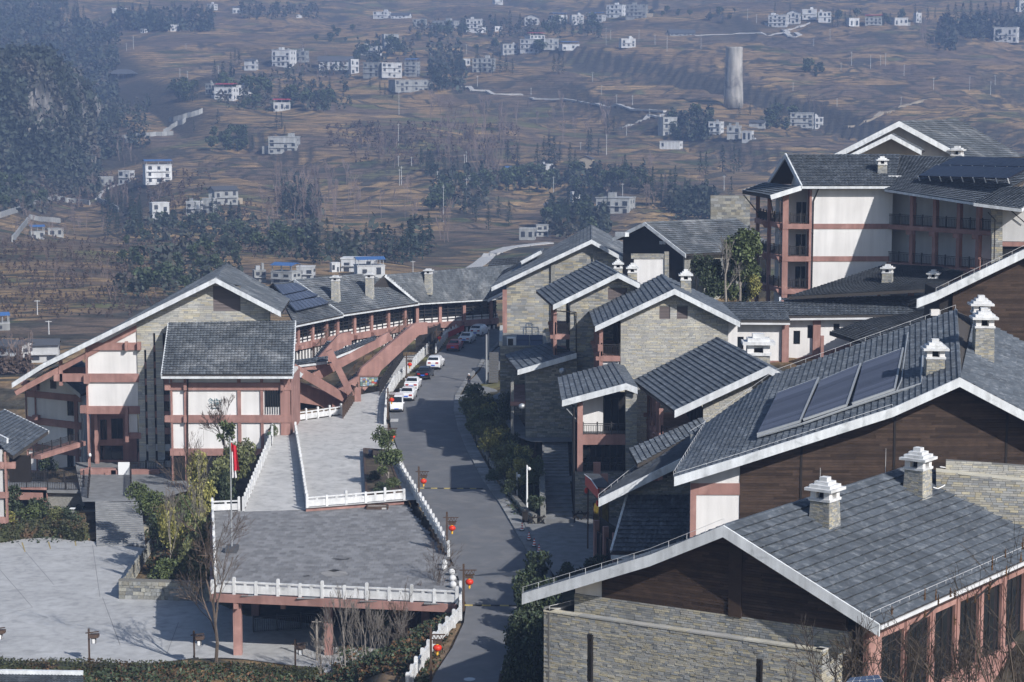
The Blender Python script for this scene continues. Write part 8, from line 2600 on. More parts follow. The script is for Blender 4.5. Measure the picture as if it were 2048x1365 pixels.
# ---------------------------------------------------------------- lantern posts
def lantern_post(u, vt, label, h=3.4, lantern=True, dirx=1, fn=PR, group='lantern posts along the road'):
 # foot so that the top shows at (u, vt)
 vb = vt + 60
 for _ in range(12):
  p = fn(u, vb); vb = vt + h * FPX / (p.y * CP + 0) * .995
 p = fn(u, vb)
 rt = thing('lantern_post', label, 'lamp post', p, group)
 mb = MB(); mb.cbox(p - EZ * .2, .15, .15, h + .2); mb.build('post', 'brown_metal', rt)
 za = p.z + h - .5
 mb = MB()
 mb.box(V((p.x - .3, p.y - .05, za)), (1.25, 0, 0), (0, .1, 0), (0, 0, .07))
 mb.box(V((p.x, p.y - .04, za - .32)), (.82, 0, 0), (0, .08, 0), (0, 0, .06))
 for i in range(3):
  x = p.x + .1 + i * .24
  mb.beam((x, p.y, za), (x + .12, p.y, za - .28), .04, .04); mb.beam((x + .12, p.y, za - .28), (x + .24, p.y, za), .04, .04)
 mb.box(V((p.x + .12, p.y - .14, za - .55)), (.6, 0, 0), (0, .28, 0), (0, 0, .2))
 mb.build('bracket', 'brown_metal', rt)
 c = V((p.x + .42, p.y - .02, za - .62))
 if lantern:
  mb = MB(); r = .3
  mb.lathe(c - EZ * .44, [(.1, 0), (.2, .04), (.28, .13), (.3, .22), (.28, .31), (.2, .40), (.1, .44)], 14)
  l = mb.build('lantern', 'lantern_red', rt, smooth=True)
  mb = MB(); mb.lathe(c - EZ * .5, [(.1, 0), (.11, .06)], 10); mb.lathe(c - EZ * .02, [(.11, 0), (.1, .06)], 10)
  mb.lathe(c - EZ * .72, [(.06, 0), (.08, .1), (.07, .22)], 8); mb.build('tassel', 'gold', l)
  mb = MB(); mb.tube(c, c + EZ * .1, .012, .012, 4); mb.build('cord', 'dark_metal', l)
 return rt
for (u, vt, lb) in ((777, 846, 'lantern post half hidden by the planter tree beside the road'), (838, 931, 'lantern post beside the upper striped speed hump'), (894, 1021, 'lantern post at the end of the roadside balustrade above the stone balls'),
     (927.5, 1124, 'lantern post beside the lower striped speed hump'), (862, 1250, 'lowest lantern post, by the shaded curved balustrade'), (776, 775, 'lantern post directly in front of the white minivan'), (813, 707, 'lantern post behind the black sedan'), (873, 656, 'lantern post farthest up, by the lattice fence')):
 lantern_post(u, vt, lb)
# square lamps along the parking-lot hedge
def lot_lamp(u, vt, label, hp=60):
 h = 2.6; vb = vt + 70
 for _ in range(10):
  p = PL(u, vb); vb = vt + h * FPX / p.y
 p = PL(u, vb)
 rt = thing('garden_lamp', label, 'lamp post', p, 'lamps along the parking hedge')
 mb = MB(); mb.cbox(p - EZ * .2, .12, .12, h + .2); mb.build('post', 'brown_metal', rt)
 z = p.z + h - .35
 mb = MB(); mb.beam((p.x - .25, p.y, z), (p.x + .75, p.y, z + .12), .1, .07); mb.prism([V((p.x, p.y - .25, z - .35)), V((p.x + .75, p.y - .25, z - .3)), V((p.x + .72, p.y - .1, z - .1)), V((p.x + .05, p.y - .1, z - .12))], (0, .5, 0)); mb.build('arm', 'brown_metal', rt)
 mb = MB(); mb.cbox((p.x + .38, p.y, z - .75), .26, .26, .34); l = mb.build('lamp_glass', 'white_metal', rt)
 mb = MB()
 for sx in (-.13, .13):
  for sy in (-.13, .13): mb.cbox((p.x + .38 + sx, p.y + sy, z - .78), .04, .04, .42)
 mb.cbox((p.x + .38, p.y, z - .38), .36, .36, .05); mb.build('lamp_frame', 'dark_metal', l)
lot_lamp(179, 1254, 'square garden lamp alone on the parking lot above the hedge'); lot_lamp(389, 1258, 'square garden lamp behind the bare tree at the hedge'); lot_lamp(591, 1276, 'square garden lamp near the plaza column and utility pole'); lot_lamp(-8, 1246, 'square garden lamp cut by the left picture edge')
p = PZ(146, 1052, -4.5)
mb = MB(); mb.tube(p, p + EZ * 1.5, .05, .05, 5); mb.cbox(p + EZ * 1.4, .24, .24, .32); mb.cbox(p + EZ * 1.75, .5, .5, .06)
tag(mb.build('path_lamp', 'white_metal'), 'small white path lamp in the hedge below the shaded terrace', 'lamp')
# white street lamps on the right
for (u, vb, vt, lb, w) in ((1054, 1012, 928, 'white street lamp in the shrub bed beside the dark stairs', .09), (1034, 988, 944, 'short grey lamp behind the white street lamp', .06)):
 p = PR(u, vb, .4); h = (vb - vt) * p.y / FPX
 rt = thing('street_lamp', lb, 'street lamp', p, 'street lamps on the right')
 mb = MB(); mb.tube(p - EZ * .3, p + EZ * h, w, w * .7, 8); mb.build('pole', 'white_metal', rt)
 mb = MB(); mb.lathe(p + V((.2, 0, h - .5)), [(.03, 0), (.14, .08), (.16, .2), (.06, .32)], 8); mb.beam(p + EZ * (h - .15), p + V((.2, 0, h - .2)), .05, .05); mb.build('lamp_head', 'white_metal', rt)
for (u, vb, vt, lb) in ((973, 768, 668, 'taller pale steel pole of the pair beside the road at the annex steps'), (977.5, 715, 664, 'slimmer pale steel pole behind the taller one at the annex steps')):
 p = PR(u, vb, .2); h = (vb - vt) * p.y / FPX
 mb = MB(); mb.tube(p - EZ * .3, p + EZ * h, .13, .11, 8)
 tag(mb.build('steel_pole', 'grey_metal', loc=p), lb, 'pole')
# globe lamps on the low wing
for (u, v, y, lb) in ((1125, 742, 193, 'steel-rimmed round floodlight on the low tiled roof'), (1044, 813, 194, 'round wall lamp on the shaded stone wing')):
 mb = MB(); p = PY(u, v, y); mb.lathe(p, [(.05, -.3), (.28, -.2), (.34, 0), (.28, .2), (.05, .3)], 10); mb.tube(p, p + V((0, .8, -.6)), .05, .05, 5); tag(mb.build('round_lamp', 'grey_metal', smooth=True), lb, 'lamp')
# wooden utility pole under the plaza
p = PL(634, 1325); mb = MB(); mb.tube(p - EZ * .3, p + EZ * 3.3, .1, .08, 7); mb.beam(p + V((-.35, 0, 3.1)), p + V((.35, 0, 3.1)), .06, .06)
tag(mb.build('utility_pole', 'bark_pale'), 'short pale utility pole in front of the plaza column', 'utility pole')
# ---------------------------------------------------------------- cones, bins, flagpole, planter, banner arch
for i, (u, v, lb) in enumerate(((1044, 1061, 'striped traffic cone farthest up the kerb, nearest the stairs'), (1058, 1080, 'second striped traffic cone from the stairs'), (1068.5, 1093, 'third striped traffic cone from the stairs'), (1078, 1105, 'fourth striped traffic cone from the stairs'), (1083, 1117, 'fifth striped traffic cone from the stairs'), (1090, 1127, 'last striped traffic cone, beside the dark hedge'))):
 p = PR(u, v, .16)
 rt = thing('traffic_cone', lb, 'traffic cone', p, 'striped traffic cones')
 mb = MB(); mb.cbox(p, .4, .4, .05); mb.build('base', 'plastic', rt)
 for k in range(6):
  z0, z1 = .05 + k * .1, .05 + (k + 1) * .1
  mb = MB(); mb.lathe(p + EZ * z0, [(.16 - .13 * z0 / .65, 0), (.16 - .13 * z1 / .65, .1)], 10); mb.build('band', 'lantern_red' if k % 2 else 'white_metal', rt)
 mb = MB(); mb.lathe(p + EZ * .65, [(.035, 0), (.03, .06)], 8); mb.build('tip', 'plastic', rt)
for (u, v, lb) in ((1050, 1046, 'dark litter bin at the foot of the shrub bed'),):
 p = PR(u, v, .05); mb = MB(); mb.cbox(p, .5, .45, .95); mb.cbox(p + EZ * .95, .58, .52, .08)
 tag(mb.build('litter_bin', 'black_wood'), lb, 'bin')
# wooden trough with withered plants by the stairs and trestle against the porch
for (u, v, lb) in ((1073, 1048, 'dark wooden trestle beside the stair wall'), (1160, 1040, 'dark wooden trestle leaning against the porch base')):
 p = PZ(u, v, YARD_Z); mb = MB()
 for sx in (-.4, .4):
  mb.beam(p + V((sx - .3, 0, 0)), p + V((sx + .3, .1, .75)), .1, .1); mb.beam(p + V((sx + .3, 0, 0)), p + V((sx - .3, .1, .75)), .1, .1)
 mb.beam(p + V((-.7, .05, .5)), p + V((.8, .05, .6)), .1, .1)
 tag(mb.build('wooden_trestle', 'black_wood'), lb, 'trestle')
# flagpole
p = PZ(464, 1103, PLZ)
FLG = thing('flagpole', 'tall steel flagpole with stepped dark pedestal at the plaza corner', 'flagpole', p)
mb = MB(); mb.cbox(p, .95, 1.5, .42); mb.build('pedestal', 'slate', FLG)
mb = MB()
for i in range(3): mb.cbox(p + V((0, .95 + i * .35, 0)), .7, .34, .36 - i * .1)
mb.build('pedestal_steps', 'slate', FLG)
h = 232 * p.y / FPX
mb = MB(); mb.tube(p + EZ * .4, p + EZ * h, .075, .045, 10); mb.lathe(p + EZ * h, [(.03, 0), (.09, .06), (.09, .12), (.02, .18)], 8); mb.build('pole', 'grey_metal', FLG)
mat('flag_red', (0.45, 0.02, 0.035), .8, noise=(3, .15)); mat('flag_white', (0.62, 0.6, 0.62), .85, noise=(3, .1))
def cloth(x0, x1, xb0, xb1, z0, z1, m, name, ph):
 mb = MB(); n, k = 8, 14
 for j in range(k + 1):
  t = j / k
  for i in range(n + 1):
   s = i / n
   x = (x0 + (x1 - x0) * s) * (1 - t) + (xb0 + (xb1 - xb0) * s) * t
   y = .16 * math.sin(s * 9 + t * 2.5 + ph) * (.5 + t * .6)
   mb.v.append((p.x + x, p.y + y, p.z + z0 + (z1 - z0) * t - .3 * s * (1 - t)))
 for j in range(k):
  for i in range(n):
   a = j * (n + 1) + i; mb.f.append((a, a + 1, a + n + 2, a + n + 1))
 mb.build(name, m, FLG, smooth=True)
cloth(.06, .5, .25, .75, h - .3, h - 2.6, 'flag_red', 'red_cloth', 0.0)
cloth(.05, .28, .12, .5, h - .9, h - 3.2, 'flag_white', 'white_cloth', 1.4)
# low wooden tray on the plaza
p = PZ(754, 1020, PLZ)
TRY = thing('wooden_tray', 'low brown wooden tray of rubble on the plaza', 'planter', p)
mb = MB()
for o_, a in ((V((-.95, 0, 0)), V((1.9, .12, 0))), (V((-.95, 1.0, 0)), V((1.9, .12, 0)))): mb.box(p + o_, a, V((0, .08, 0)), EZ * .3)
for x in (-.95, .9): mb.box(p + V((x, 0, 0)), V((.08, 0, 0)), V((0, 1.1, 0)), EZ * .3)
mb.build('frame', 'brown_metal', TRY)
mb = MB(); mb.box(p + V((-.9, .05, .02)), V((1.8, .05, 0)), V((0, 1, 0)), EZ * .15); mb.build('filling', 'stone_pale', TRY)
# tree planter between forecourt and road
PLN = thing('tree_planter', 'raised soil planter with timber edging between the forecourt and the road', 'planter', PR(758, 950))
q = [PR(u, v) for u, v in ((733, 993), (802, 988), (772, 908), (728, 905))]
mb = MB(); mb.prism([a + EZ * .02 for a in q], EZ * .35); mb.build('soil', 'soil', PLN)
mb = MB()
for a, b in zip(q, q[1:] + q[:1]): mb.beam(a + EZ * .22, b + EZ * .22, .2, .45)
mb.build('edging', 'brown_metal', PLN)
p = PR(741, 912, .4); mb = MB(); mb.lathe(p, [(.22, 0), (.26, .5), (.22, .6)], 8); tag(mb.build('blue_drum', 'solar_blue'), 'small blue drum at the head of the tree planter', 'drum')
# small festive gate roof at the entrance
GT = thing('festive_gate', 'small red festive gate with fringed roof by the courtyard door', 'gate', PZ(1180, 1055, YARD_Z))
FGt = Frame(1185, 158, 35)
a, b = PY(1170, 962, 161), PY(1196, 990, 155)
mb = MB(); mb.prism([a + EZ * .5, b + EZ * .5, b - EZ * .35, a - EZ * .35], (.12, .1, 0)); mb.build('board', 'red', GT)
mb = MB(); mb.prism([a + EZ * .55, b + EZ * .55, b + V((1.2, .8, .35)), a + V((1.2, .8, .35))], EZ * .08); mb.build('canopy', 'tile_dark', GT)
mb = MB(); mb.path([a + V((-.05, -.05, .55)), a.lerp(b, .5) + V((-.05, -.05, .7)), b + V((-.05, -.05, .5))], .04, 5); mb.build('trim', 'white_metal', GT)
for t in (.1, .98):
 q_ = a.lerp(b, t); mb = MB(); mb.lathe(q_ - EZ * .95, [(.05, 0), (.14, .15), (.14, .35), (.06, .5)], 8); mb.build('hanging_lantern', 'lantern_red', GT)
 mb = MB(); mb.cbox((q_.x + .15, q_.y + .1, YARD_Z), .12, .12, q_.z - YARD_Z); mb.build('post', 'brown_metal', GT)
# ---------------------------------------------------------------- people
def skin_mesh(name, verts, edges, radii, m, loc, sub=2):
 me = bpy.data.meshes.new(name)
 me.from_pydata(verts, edges, [])
 o = bpy.data.objects.new(name, me); COL.objects.link(o); o.location = loc
 md = o.modifiers.new('skin', 'SKIN')
 md.use_smooth_shade = True
 for i, sv in enumerate(me.skin_vertices[0].data):
  r = radii[i]; sv.radius = r if isinstance(r, tuple) else (r, r)
  sv.use_root = i == 0
 o.modifiers.new('sub', 'SUBSURF').levels = sub
 o.modifiers['sub'].render_levels = sub
 me.materials.append(MATS[m])
 return o
mat('coat_green', (0.045, 0.075, 0.045), .9, noise=(6, .2)); mat('coat_dark', (0.018, 0.018, 0.022), .9); mat('skin', (0.45, 0.28, 0.21), .6); mat('hair', (0.015, 0.012, 0.012), .7); mat('trouser', (0.03, 0.035, 0.05), .9)
def person(p, yaw, label, coat, hat=None, lean=.0, holding=False):
 rt = thing('person', label, 'person', p)
 ca, sa = math.cos(yaw), math.sin(yaw)
 def T(x, y, z): return (x * ca - y * sa, x * sa + y * ca, z)
 L = lean
 V_ = [T(0, 0, .95), T(0, .04 + L * .4, 1.2), T(0, .05 + L, 1.42), T(0, .06 + L * 1.1, 1.5),
   T(.19, .05 + L, 1.40), T(.25, .06 + L + .05, 1.14), T(.2, .25 + L, 1.02 + .1), T(.17, .34 + L, 1.1),
   T(-.19, .05 + L, 1.40), T(-.25, .06 + L + .05, 1.14), T(-.2, .25 + L, 1.02 + .1), T(-.17, .34 + L, 1.1),
   T(.1, 0, .88), T(.11, .03, .48), T(.12, 0, .09), T(.12, .15, .05),
   T(-.1, 0, .88), T(-.11, .05, .48), T(-.12, .02, .09), T(-.12, .17, .05)]
 E_ = [(0, 1), (1, 2), (2, 3), (2, 4), (4, 5), (5, 6), (6, 7), (2, 8), (8, 9), (9, 10), (10, 11), (0, 12), (12, 13), (13, 14), (14, 15), (0, 16), (16, 17), (17, 18), (18, 19)]
 R_ = [.15, (.16, .12), (.15, .11), .06, .075, .06, .05, .04, .075, .06, .05, .04, .1, .075, .055, .045, .1, .075, .055, .045]
 b = skin_mesh('body', V_, E_, R_, coat, (0, 0, 0)); b.parent = rt
 # trousers as a second, slightly larger skin over the legs
 t = skin_mesh('trousers', [V_[0]] + V_[12:15] + V_[16:19], [(0, 1), (1, 2), (2, 3), (0, 4), (4, 5), (5, 6)], [.14, .112, .088, .07, .112, .088, .07], 'trouser', (0, 0, 0)); t.parent = rt
 hx = V(T(0, .09 + L * 1.15, 1.5))
 mb = MB(); mb.lathe(hx, [(.045, -.02), (.06, .04), (.085, .1), (.095, .16), (.085, .22), (.05, .26), (.01, .27)], 12)
 hd = bpy.data.objects.new('head', mb.mesh('head', 'skin', None, True)); COL.objects.link(hd); hd.parent = rt
 mb = MB(); nf = V(T(0, 1, 0)).normalized(); ns = V(T(1, 0, 0)).normalized()
 mb.tube(hx + nf * .09 + EZ * .15, hx + nf * .115 + EZ * .1, .012, .02, 5)
 for s in (1, -1): mb.tube(hx + ns * (s * .09) + EZ * .17, hx + ns * (s * .1) + EZ * .1, .02, .015, 5)
 o = bpy.data.objects.new('face', mb.mesh('face', 'skin')); COL.objects.link(o); o.parent = hd
 mb = MB()
 for s in (1, -1): mb.cbox(hx + nf * .088 + ns * (s * .035) + EZ * .145, .022, .012, .014)
 mb.cbox(hx + nf * .084 + EZ * .065, .045, .012, .01)
 o = bpy.data.objects.new('eyes_and_mouth', mb.mesh('eyes_and_mouth', 'hair')); COL.objects.link(o); o.parent = hd
 mb = MB(); mb.lathe(hx - nf * .012 + EZ * .13, [(.1, 0), (.106, .06), (.09, .12), (.05, .15), (.01, .155)], 12)
 o = bpy.data.objects.new('hat' if hat else 'hair', mb.mesh('hair', hat or 'hair', None, True)); COL.objects.link(o); o.parent = hd
 for s in (1, -1):
  hp = V(T(.17 * s, .36 + L, 1.1))
  mb = MB(); d = nf
  for k in range(4):
   q_ = hp + ns * ((k - 1.5) * .018); mb.tube(q_, q_ + d * (.06 + .01 * (k in (1, 2))) - EZ * .02, .009, .007, 5)
  mb.tube(hp - ns * (s * .03), hp - ns * (s * .05) + d * .05, .01, .008, 5); mb.cbox(hp - EZ * .015, .07, .06, .03)
  o = bpy.data.objects.new('hand', mb.mesh('hand', 'skin')); COL.objects.link(o); o.parent = rt
 for s, i in ((1, 15), (-1, 19)):
  q_ = V(V_[i]); mb = MB(); mb.cbox(q_ - EZ * .05 - nf * .06, .1, .27, .09, ns, nf)
  o = bpy.data.objects.new('shoe', mb.mesh('shoe', 'hair')); COL.objects.link(o); o.parent = rt
 return rt
person(PR(541, 892, .03), math.radians(55), 'person in a green coat leaning at the ramp balustrade', 'coat_green', lean=.1)
person(PR(938, 776, .15), math.radians(170), 'person in black with a white hat standing behind the roadside shrubs', 'coat_dark', 'white_metal')
person(PR(981, 733, .2), math.radians(10), 'dark-clothed person at the foot of the narrow annex steps', 'coat_dark')
# ---------------------------------------------------------------- shrubs and trees close by
def proto_bush(seed, n, m, s, flat=.8, lob=9):
 rng = random.Random(seed); mb = MB()
 mb.tube((0, 0, -.3), (0, 0, .8), .05, .03, 5)
 L = []
 for i in range(lob):
  a, q = rng.uniform(0, 6.28), rng.uniform(.1, .62)
  L.append((V((math.cos(a) * q, math.sin(a) * q, rng.uniform(.35, 1.25) * flat)), rng.uniform(.28, .46)))
 for i in range(n):
  c, r = rng.choice(L)
  d = V((rng.gauss(0, 1), rng.gauss(0, 1), rng.gauss(0, 1))).normalized()
  leaf_quad(mb, c + d * r * rng.uniform(.6, 1.06), s * rng.uniform(.6, 1.25), rng, .5)
 return mb.mesh('shrub', m)
SH = {m: [proto_bush(60 + i * 7 + j, 1500, m, .075) for i in range(2)] for j, m in enumerate(('leaf_dark', 'leaf_mid', 'leaf_yellow', 'leaf_olive'))}
rs = random.Random(21)
def shrub(u, v, wpx, hpx, m, label, z=None, y=None, cat='shrub', grp=None, p=None):
 if p is None:
  p = PZ(u, v, z) if z is not None else (PY(u, v, y) if y else PR(u, v, .2))
 k = p.y / FPX
 o = bpy.data.objects.new('shrub', SH[m][rs.randrange(2)])
 w, h = wpx * k / 1.7, hpx * k / 1.35
 o.location = p; o.scale = (w, w, h); o.rotation_euler = (0, 0, rs.uniform(0, 6.28))
 COL.objects.link(o); tag(o, label, cat, grp)
 return o
bed = [(944, 808, 52, 50, 'leaf_mid'), (958, 828, 50, 46, 'leaf_olive'), (940, 838, 40, 36, 'leaf_mid'), (985, 838, 46, 44, 'leaf_dark'), (968, 862, 60, 52, 'leaf_mid'), (950, 872, 44, 40, 'leaf_mid'), (1000, 880, 54, 46, 'leaf_olive'), (984, 905, 66, 56, 'leaf_yellow'), (1018, 915, 54, 50, 'leaf_dark'), (1000, 932, 46, 40, 'leaf_olive'), (1035, 945, 60, 58, 'leaf_mid'), (1058, 960, 64, 62, 'leaf_mid'), (1040, 968, 56, 52, 'leaf_yellow'), (1068, 975, 50, 50, 'leaf_mid'), (934, 824, 40, 34, 'leaf_olive'), (972, 845, 48, 44, 'leaf_yellow'), (955, 852, 46, 40, 'leaf_olive'), (975, 885, 56, 48, 'leaf_olive'), (1008, 900, 54, 48, 'leaf_mid'), (1024, 935, 60, 54, 'leaf_olive'), (1050, 948, 60, 58, 'leaf_yellow'), (1012, 955, 50, 40, 'leaf_olive'), (1020, 985, 40, 26, 'leaf_dark'), (990, 962, 40, 24, 'leaf_dark'), (1070, 1018, 40, 28, 'leaf_dark')]
for i, (u, v, w, h, m) in enumerate(sorted(bed, key=lambda b: b[1])):
 cn = {'leaf_dark': 'dark green', 'leaf_mid': 'mid green', 'leaf_yellow': 'bright yellow-green', 'leaf_olive': 'olive green'}[m]
 p = PR(u, v, .9)
 shrub(u, v, w, h, m, f'{ordn(i)} shrub down the bed right of the road, {cn}', p=p, grp='shrubs in the roadside bed')
for i, (u, v, w, h) in enumerate(((1075, 1190, 70, 90), (1060, 1225, 80, 90), (1050, 1262, 70, 85), (1085, 1262, 80, 110), (1045, 1302, 80, 90), (1080, 1322, 90, 100), (1040, 1352, 80, 90), (1075, 1390, 100, 110), (1030, 1395, 70, 80))):
 shrub(u, v, w, h, 'leaf_dark', f'{ordn(i)} dark evergreen bush down the bank by the nearest building', p=PR(u, v, .3), grp='dark bushes beside the nearest building')
for i, (u, v, w, h) in enumerate(((1140, 1172, 60, 50), (1175, 1166, 60, 55), (1210, 1160, 56, 52), (1240, 1165, 60, 56))):
 shrub(u, v, w, h, 'leaf_dark', f'{ordn(i)} low dark bush from the road behind the nearest bargeboard', p=PZ(u, v, 1.3), grp='bushes below the skirt roof')
shrub(1013, 842, 40, 62, 'leaf_dark', 'dark bush against the wall of the low stone wing', z=4.8)
# planter trees
TB = thing  # alias keeps the list below short
def leafy(u, v, wpx, hpx, m, label, p, trunk=.45, n=1900, s=.14, seed=1, grp=None, lob=10, cat='tree'):
 k = p.y / FPX; w, h = wpx * k / 2, hpx * k
 rt = thing('leafy_tree', label, cat, p, grp)
 rng = random.Random(seed); mb = MB(); tips = []
 branch(mb, p - EZ * .2, V((rng.uniform(-.1, .1), rng.uniform(-.1, .1), 1)).normalized(), h * trunk, max(.06, h * .018), 3, rng, .8, 3, 6, .3, .02, tips)
 mb.build('trunk', 'bark_pale', rt)
 mb = MB(); L = []
 for i in range(lob):
  a, q = rng.uniform(0, 6.28), rng.uniform(.05, .65)
  L.append((p + V((math.cos(a) * q * w, math.sin(a) * q * w, h * rng.uniform(trunk, .88))), rng.uniform(.3, .5) * w))
 for i in range(n):
  c, r = rng.choice(L); d = V((rng.gauss(0, 1), rng.gauss(0, 1), rng.gauss(0, .85))).normalized()
  leaf_quad(mb, c + d * r * rng.uniform(.35, 1.08), s * rng.uniform(.6, 1.25), rng, .5)
 mb.build('crown', m, rt)
 return rt
leafy(768, 925, 52, 76, 'leaf_mid', 'green tree at the head of the planter beside a lantern post', PR(768, 922, .4), .4, 1500, .12, 5)
leafy(775, 970, 66, 84, 'leaf_mid', 'fuller green tree in the planter closer to the plaza', PR(776, 968, .4), .35, 2200, .12, 6)
for i, (u, v, w, h, m) in enumerate(((760, 985, 40, 22, 'leaf_dark'), (748, 960, 30, 18, 'leaf_brown' if False else 'leaf_dark'), (785, 975, 30, 24, 'leaf_mid'))):
 shrub(u, v, w, h, m, f'{ordn(i)} small bush from the front under the planter trees', p=PR(u, v, .35), grp='small planter bushes')
# garden trees beside the tower
leafy(1478, 590, 88, 150, 'leaf_mid', 'large rounded evergreen tree beside the balcony tower', PY(1480, 598, 210), .3, 8000, .2, 7, lob=18)
for i, (u, v, w, h, m) in enumerate(((1425, 600, 50, 50, 'leaf_dark'), (1455, 602, 60, 46, 'leaf_mid'), (1400, 560, 50, 54, 'leaf_dark'), (1500, 598, 44, 52, 'leaf_yellow'), (1480, 604, 50, 36, 'leaf_dark'), (1435, 575, 60, 60, 'leaf_dark'))):
 shrub(u, v, w, h, m, f'{ordn(i)} garden bush listed around the large round tree, {"yellow" if m == "leaf_yellow" else "green"}', p=PY(u, v, 207 + i), grp='garden bushes by the tower')
def bare(u, v, hpx, label, p, seed, m='bark_pale', spread=.55, depth=5, kids=3, r=None, up=.28, minr=.012, first=.3, grp=None, name='bare_tree'):
 k = p.y / FPX; h = hpx * k * 1.5
 rt = thing(name, label, 'bare tree', p, grp)
 rng = random.Random(seed); mb = MB()
 branch(mb, p - EZ * .3, V((rng.uniform(-.06, .06), rng.uniform(-.06, .06), 1)).normalized(), h * first, r or h * .014, 2, rng, spread, 2, 6, up, minr)
 mb.build('trunk', m, rt)
 rng = random.Random(seed); mb = MB()
 branch(mb, p - EZ * .3, V((rng.uniform(-.06, .06), rng.uniform(-.06, .06), 1)).normalized(), h * first, (r or h * .014) * .96, depth, rng, spread, kids, 5, up, minr)
 mb.build('branches', m if m != 'bark' else 'twig', rt)
 return rt
bare(1452, 595, 125, 'pale bare tree standing in front of the large round evergreen', PY(1452, 598, 206), 3, spread=.6, depth=4, minr=.03)
bare(428, 1345, 300, 'big bare tree rising over the hedge left of the plaza columns', PL(430, 1350), 11, 'bark', .75, 6, 3, .15, .16, .014, .34)
for i_, (u_, h_) in enumerate(((665, 110), (705, 150), (752, 140), (775, 120), (815, 130), (845, 110))):
 bare(u_, 1385, h_, f'{ordn(i_)} pale leafless sapling from the left in the thicket under the plaza edge', PL(u_, 1375), 60 + i_, 'bark_pale', .5, 5, 3, .05, .25, .012, .36, 'bare saplings under the plaza')
bare(690, 1380, 200, 'slender pale bare tree in the thicket below the plaza', PL(690, 1385), 12, 'bark_pale', .4, 5, 3, .07, .35, .010, .35, 'bare trees below the plaza')
bare(735, 1385, 190, 'second slender bare tree below the plaza, right of the palest one', PL(735, 1392), 13, 'bark_pale', .4, 5, 3, .07, .35, .010, .35, 'bare trees below the plaza')
bare(640, 1390, 130, 'small bare tree leftmost in the thicket below the plaza', PL(645, 1390), 14, 'bark_pale', .5, 5, 3, .05, .35, .009, .3, 'bare trees below the plaza')
bare(800, 1380, 170, 'dark bare tree in the thicket beside the lowest lantern post', PL(795, 1370), 15, 'bark', .45, 5, 3, .07, .3, .009, .35, 'bare trees below the plaza')
bare(868, 1280, 150, 'fine-twigged bare tree in front of the plaza balustrade near the road', PL(868, 1290), 16, 'bark', .65, 6, 3, .07, .22, .009, .4, 'bare trees below the plaza')
bare(830, 1270, 110, 'low bushy bare tree just left of the fine-twigged one', PL(832, 1300), 26, 'bark', .7, 6, 3, .05, .22, .009, .35, 'bare trees below the plaza')
bare(445, 905, 125, 'bare tree spreading in front of the blue character sign', PY(447, 925, 202), 17, 'bark', .62, 6, 3, .12, .2, .018, .3)
bare(375, 1000, 100, 'grey bare tree on the bank beside the pink entrance', PY(378, 1010, 190), 18, 'bark', .5, 5, 3, .08, .3, .014, .35)
bare(330, 1180, 150, 'thin bare stems on the bank above the low stone wall', PY(340, 1170, 172), 19, 'bark_pale', .35, 5, 3, .05, .45, .010, .4)
bare(385, 1160, 160, 'pale thin trunk on the bank right of the bare stems', PY(395, 1150, 174), 23, 'bark_pale', .35, 5, 3, .05, .45, .010, .4)
leafy(452, 925, 44, 95, 'leaf_mid', 'slim evergreen beside the bare tree at the sign building', PY(457, 930, 201), .3, 900, .16, 9)
# thicket leaves
for i, (u, v, w, h, m) in enumerate(((345, 1110, 60, 110, 'leaf_yellow'), (395, 1050, 70, 100, 'leaf_yellow'), (430, 1000, 80, 90, 'leaf_olive'), (370, 1155, 80, 80, 'leaf_olive'), (410, 1130, 80, 110, 'leaf_olive'), (330, 1165, 70, 60, 'leaf_mid'), (300, 1030, 70, 60, 'leaf_mid'), (280, 1010, 50, 50, 'leaf_mid'), (470, 960, 70, 70, 'leaf_olive'), (405, 985, 60, 90, 'leaf_yellow'), (490, 930, 50, 50, 'leaf_olive'), (360, 1060, 60, 80, 'leaf_mid'), (395, 1180, 70, 60, 'leaf_olive'), (315, 1080, 50, 50, 'leaf_dark'), (455, 1010, 40, 70, 'leaf_dark'))):
 y = 196 - (v - 950) * .13
 cn = {'leaf_dark': 'dark', 'leaf_mid': 'green', 'leaf_yellow': 'yellow-green', 'leaf_olive': 'olive'}[m]
 shrub(u, v, w, h, m, f'{ordn(i)} bush of the bank between the entrance steps and the plaza, {cn}', p=PY(u, v, y), grp='bushes on the bank')
for i, (u, v, w, h, m) in enumerate(((30, 1030, 60, 60, 'leaf_dark'), (60, 1045, 60, 40, 'leaf_mid'), (20, 1055, 50, 36, 'leaf_yellow'), (85, 1040, 50, 50, 'leaf_dark'), (110, 1050, 50, 34, 'leaf_olive'), (145, 1055, 50, 40, 'leaf_dark'), (95, 945, 40, 50, 'leaf_dark'))):
 shrub(u, v, w, h, m, f'{ordn(i)} garden bush behind the hedge at the far end of the parking lot', p=PZ(u, v, -4.6), grp='bushes behind the far hedge')
for i, (u, v, w, h, m) in enumerate(((770, 1260, 60, 90, 'leaf_mid'), (800, 1330, 70, 60, 'leaf_dark'), (720, 1350, 70, 50, 'leaf_dark'), (860, 1300, 60, 60, 'leaf_dark'), (900, 1262, 50, 50, 'leaf_mid'), (690, 1370, 60, 40, 'leaf_olive'), (840, 1370, 60, 50, 'leaf_mid'))):
 shrub(u, v, w, h, m, f'{ordn(i)} bush in the thicket between plaza columns and lower road', p=PL(u, v + 20), grp='bushes under the plaza')
shrub(553, 868, 20, 34, 'leaf_mid', 'climbing green bush at the ramp balustrade beside the person', p=PR(545, 880, -.3))
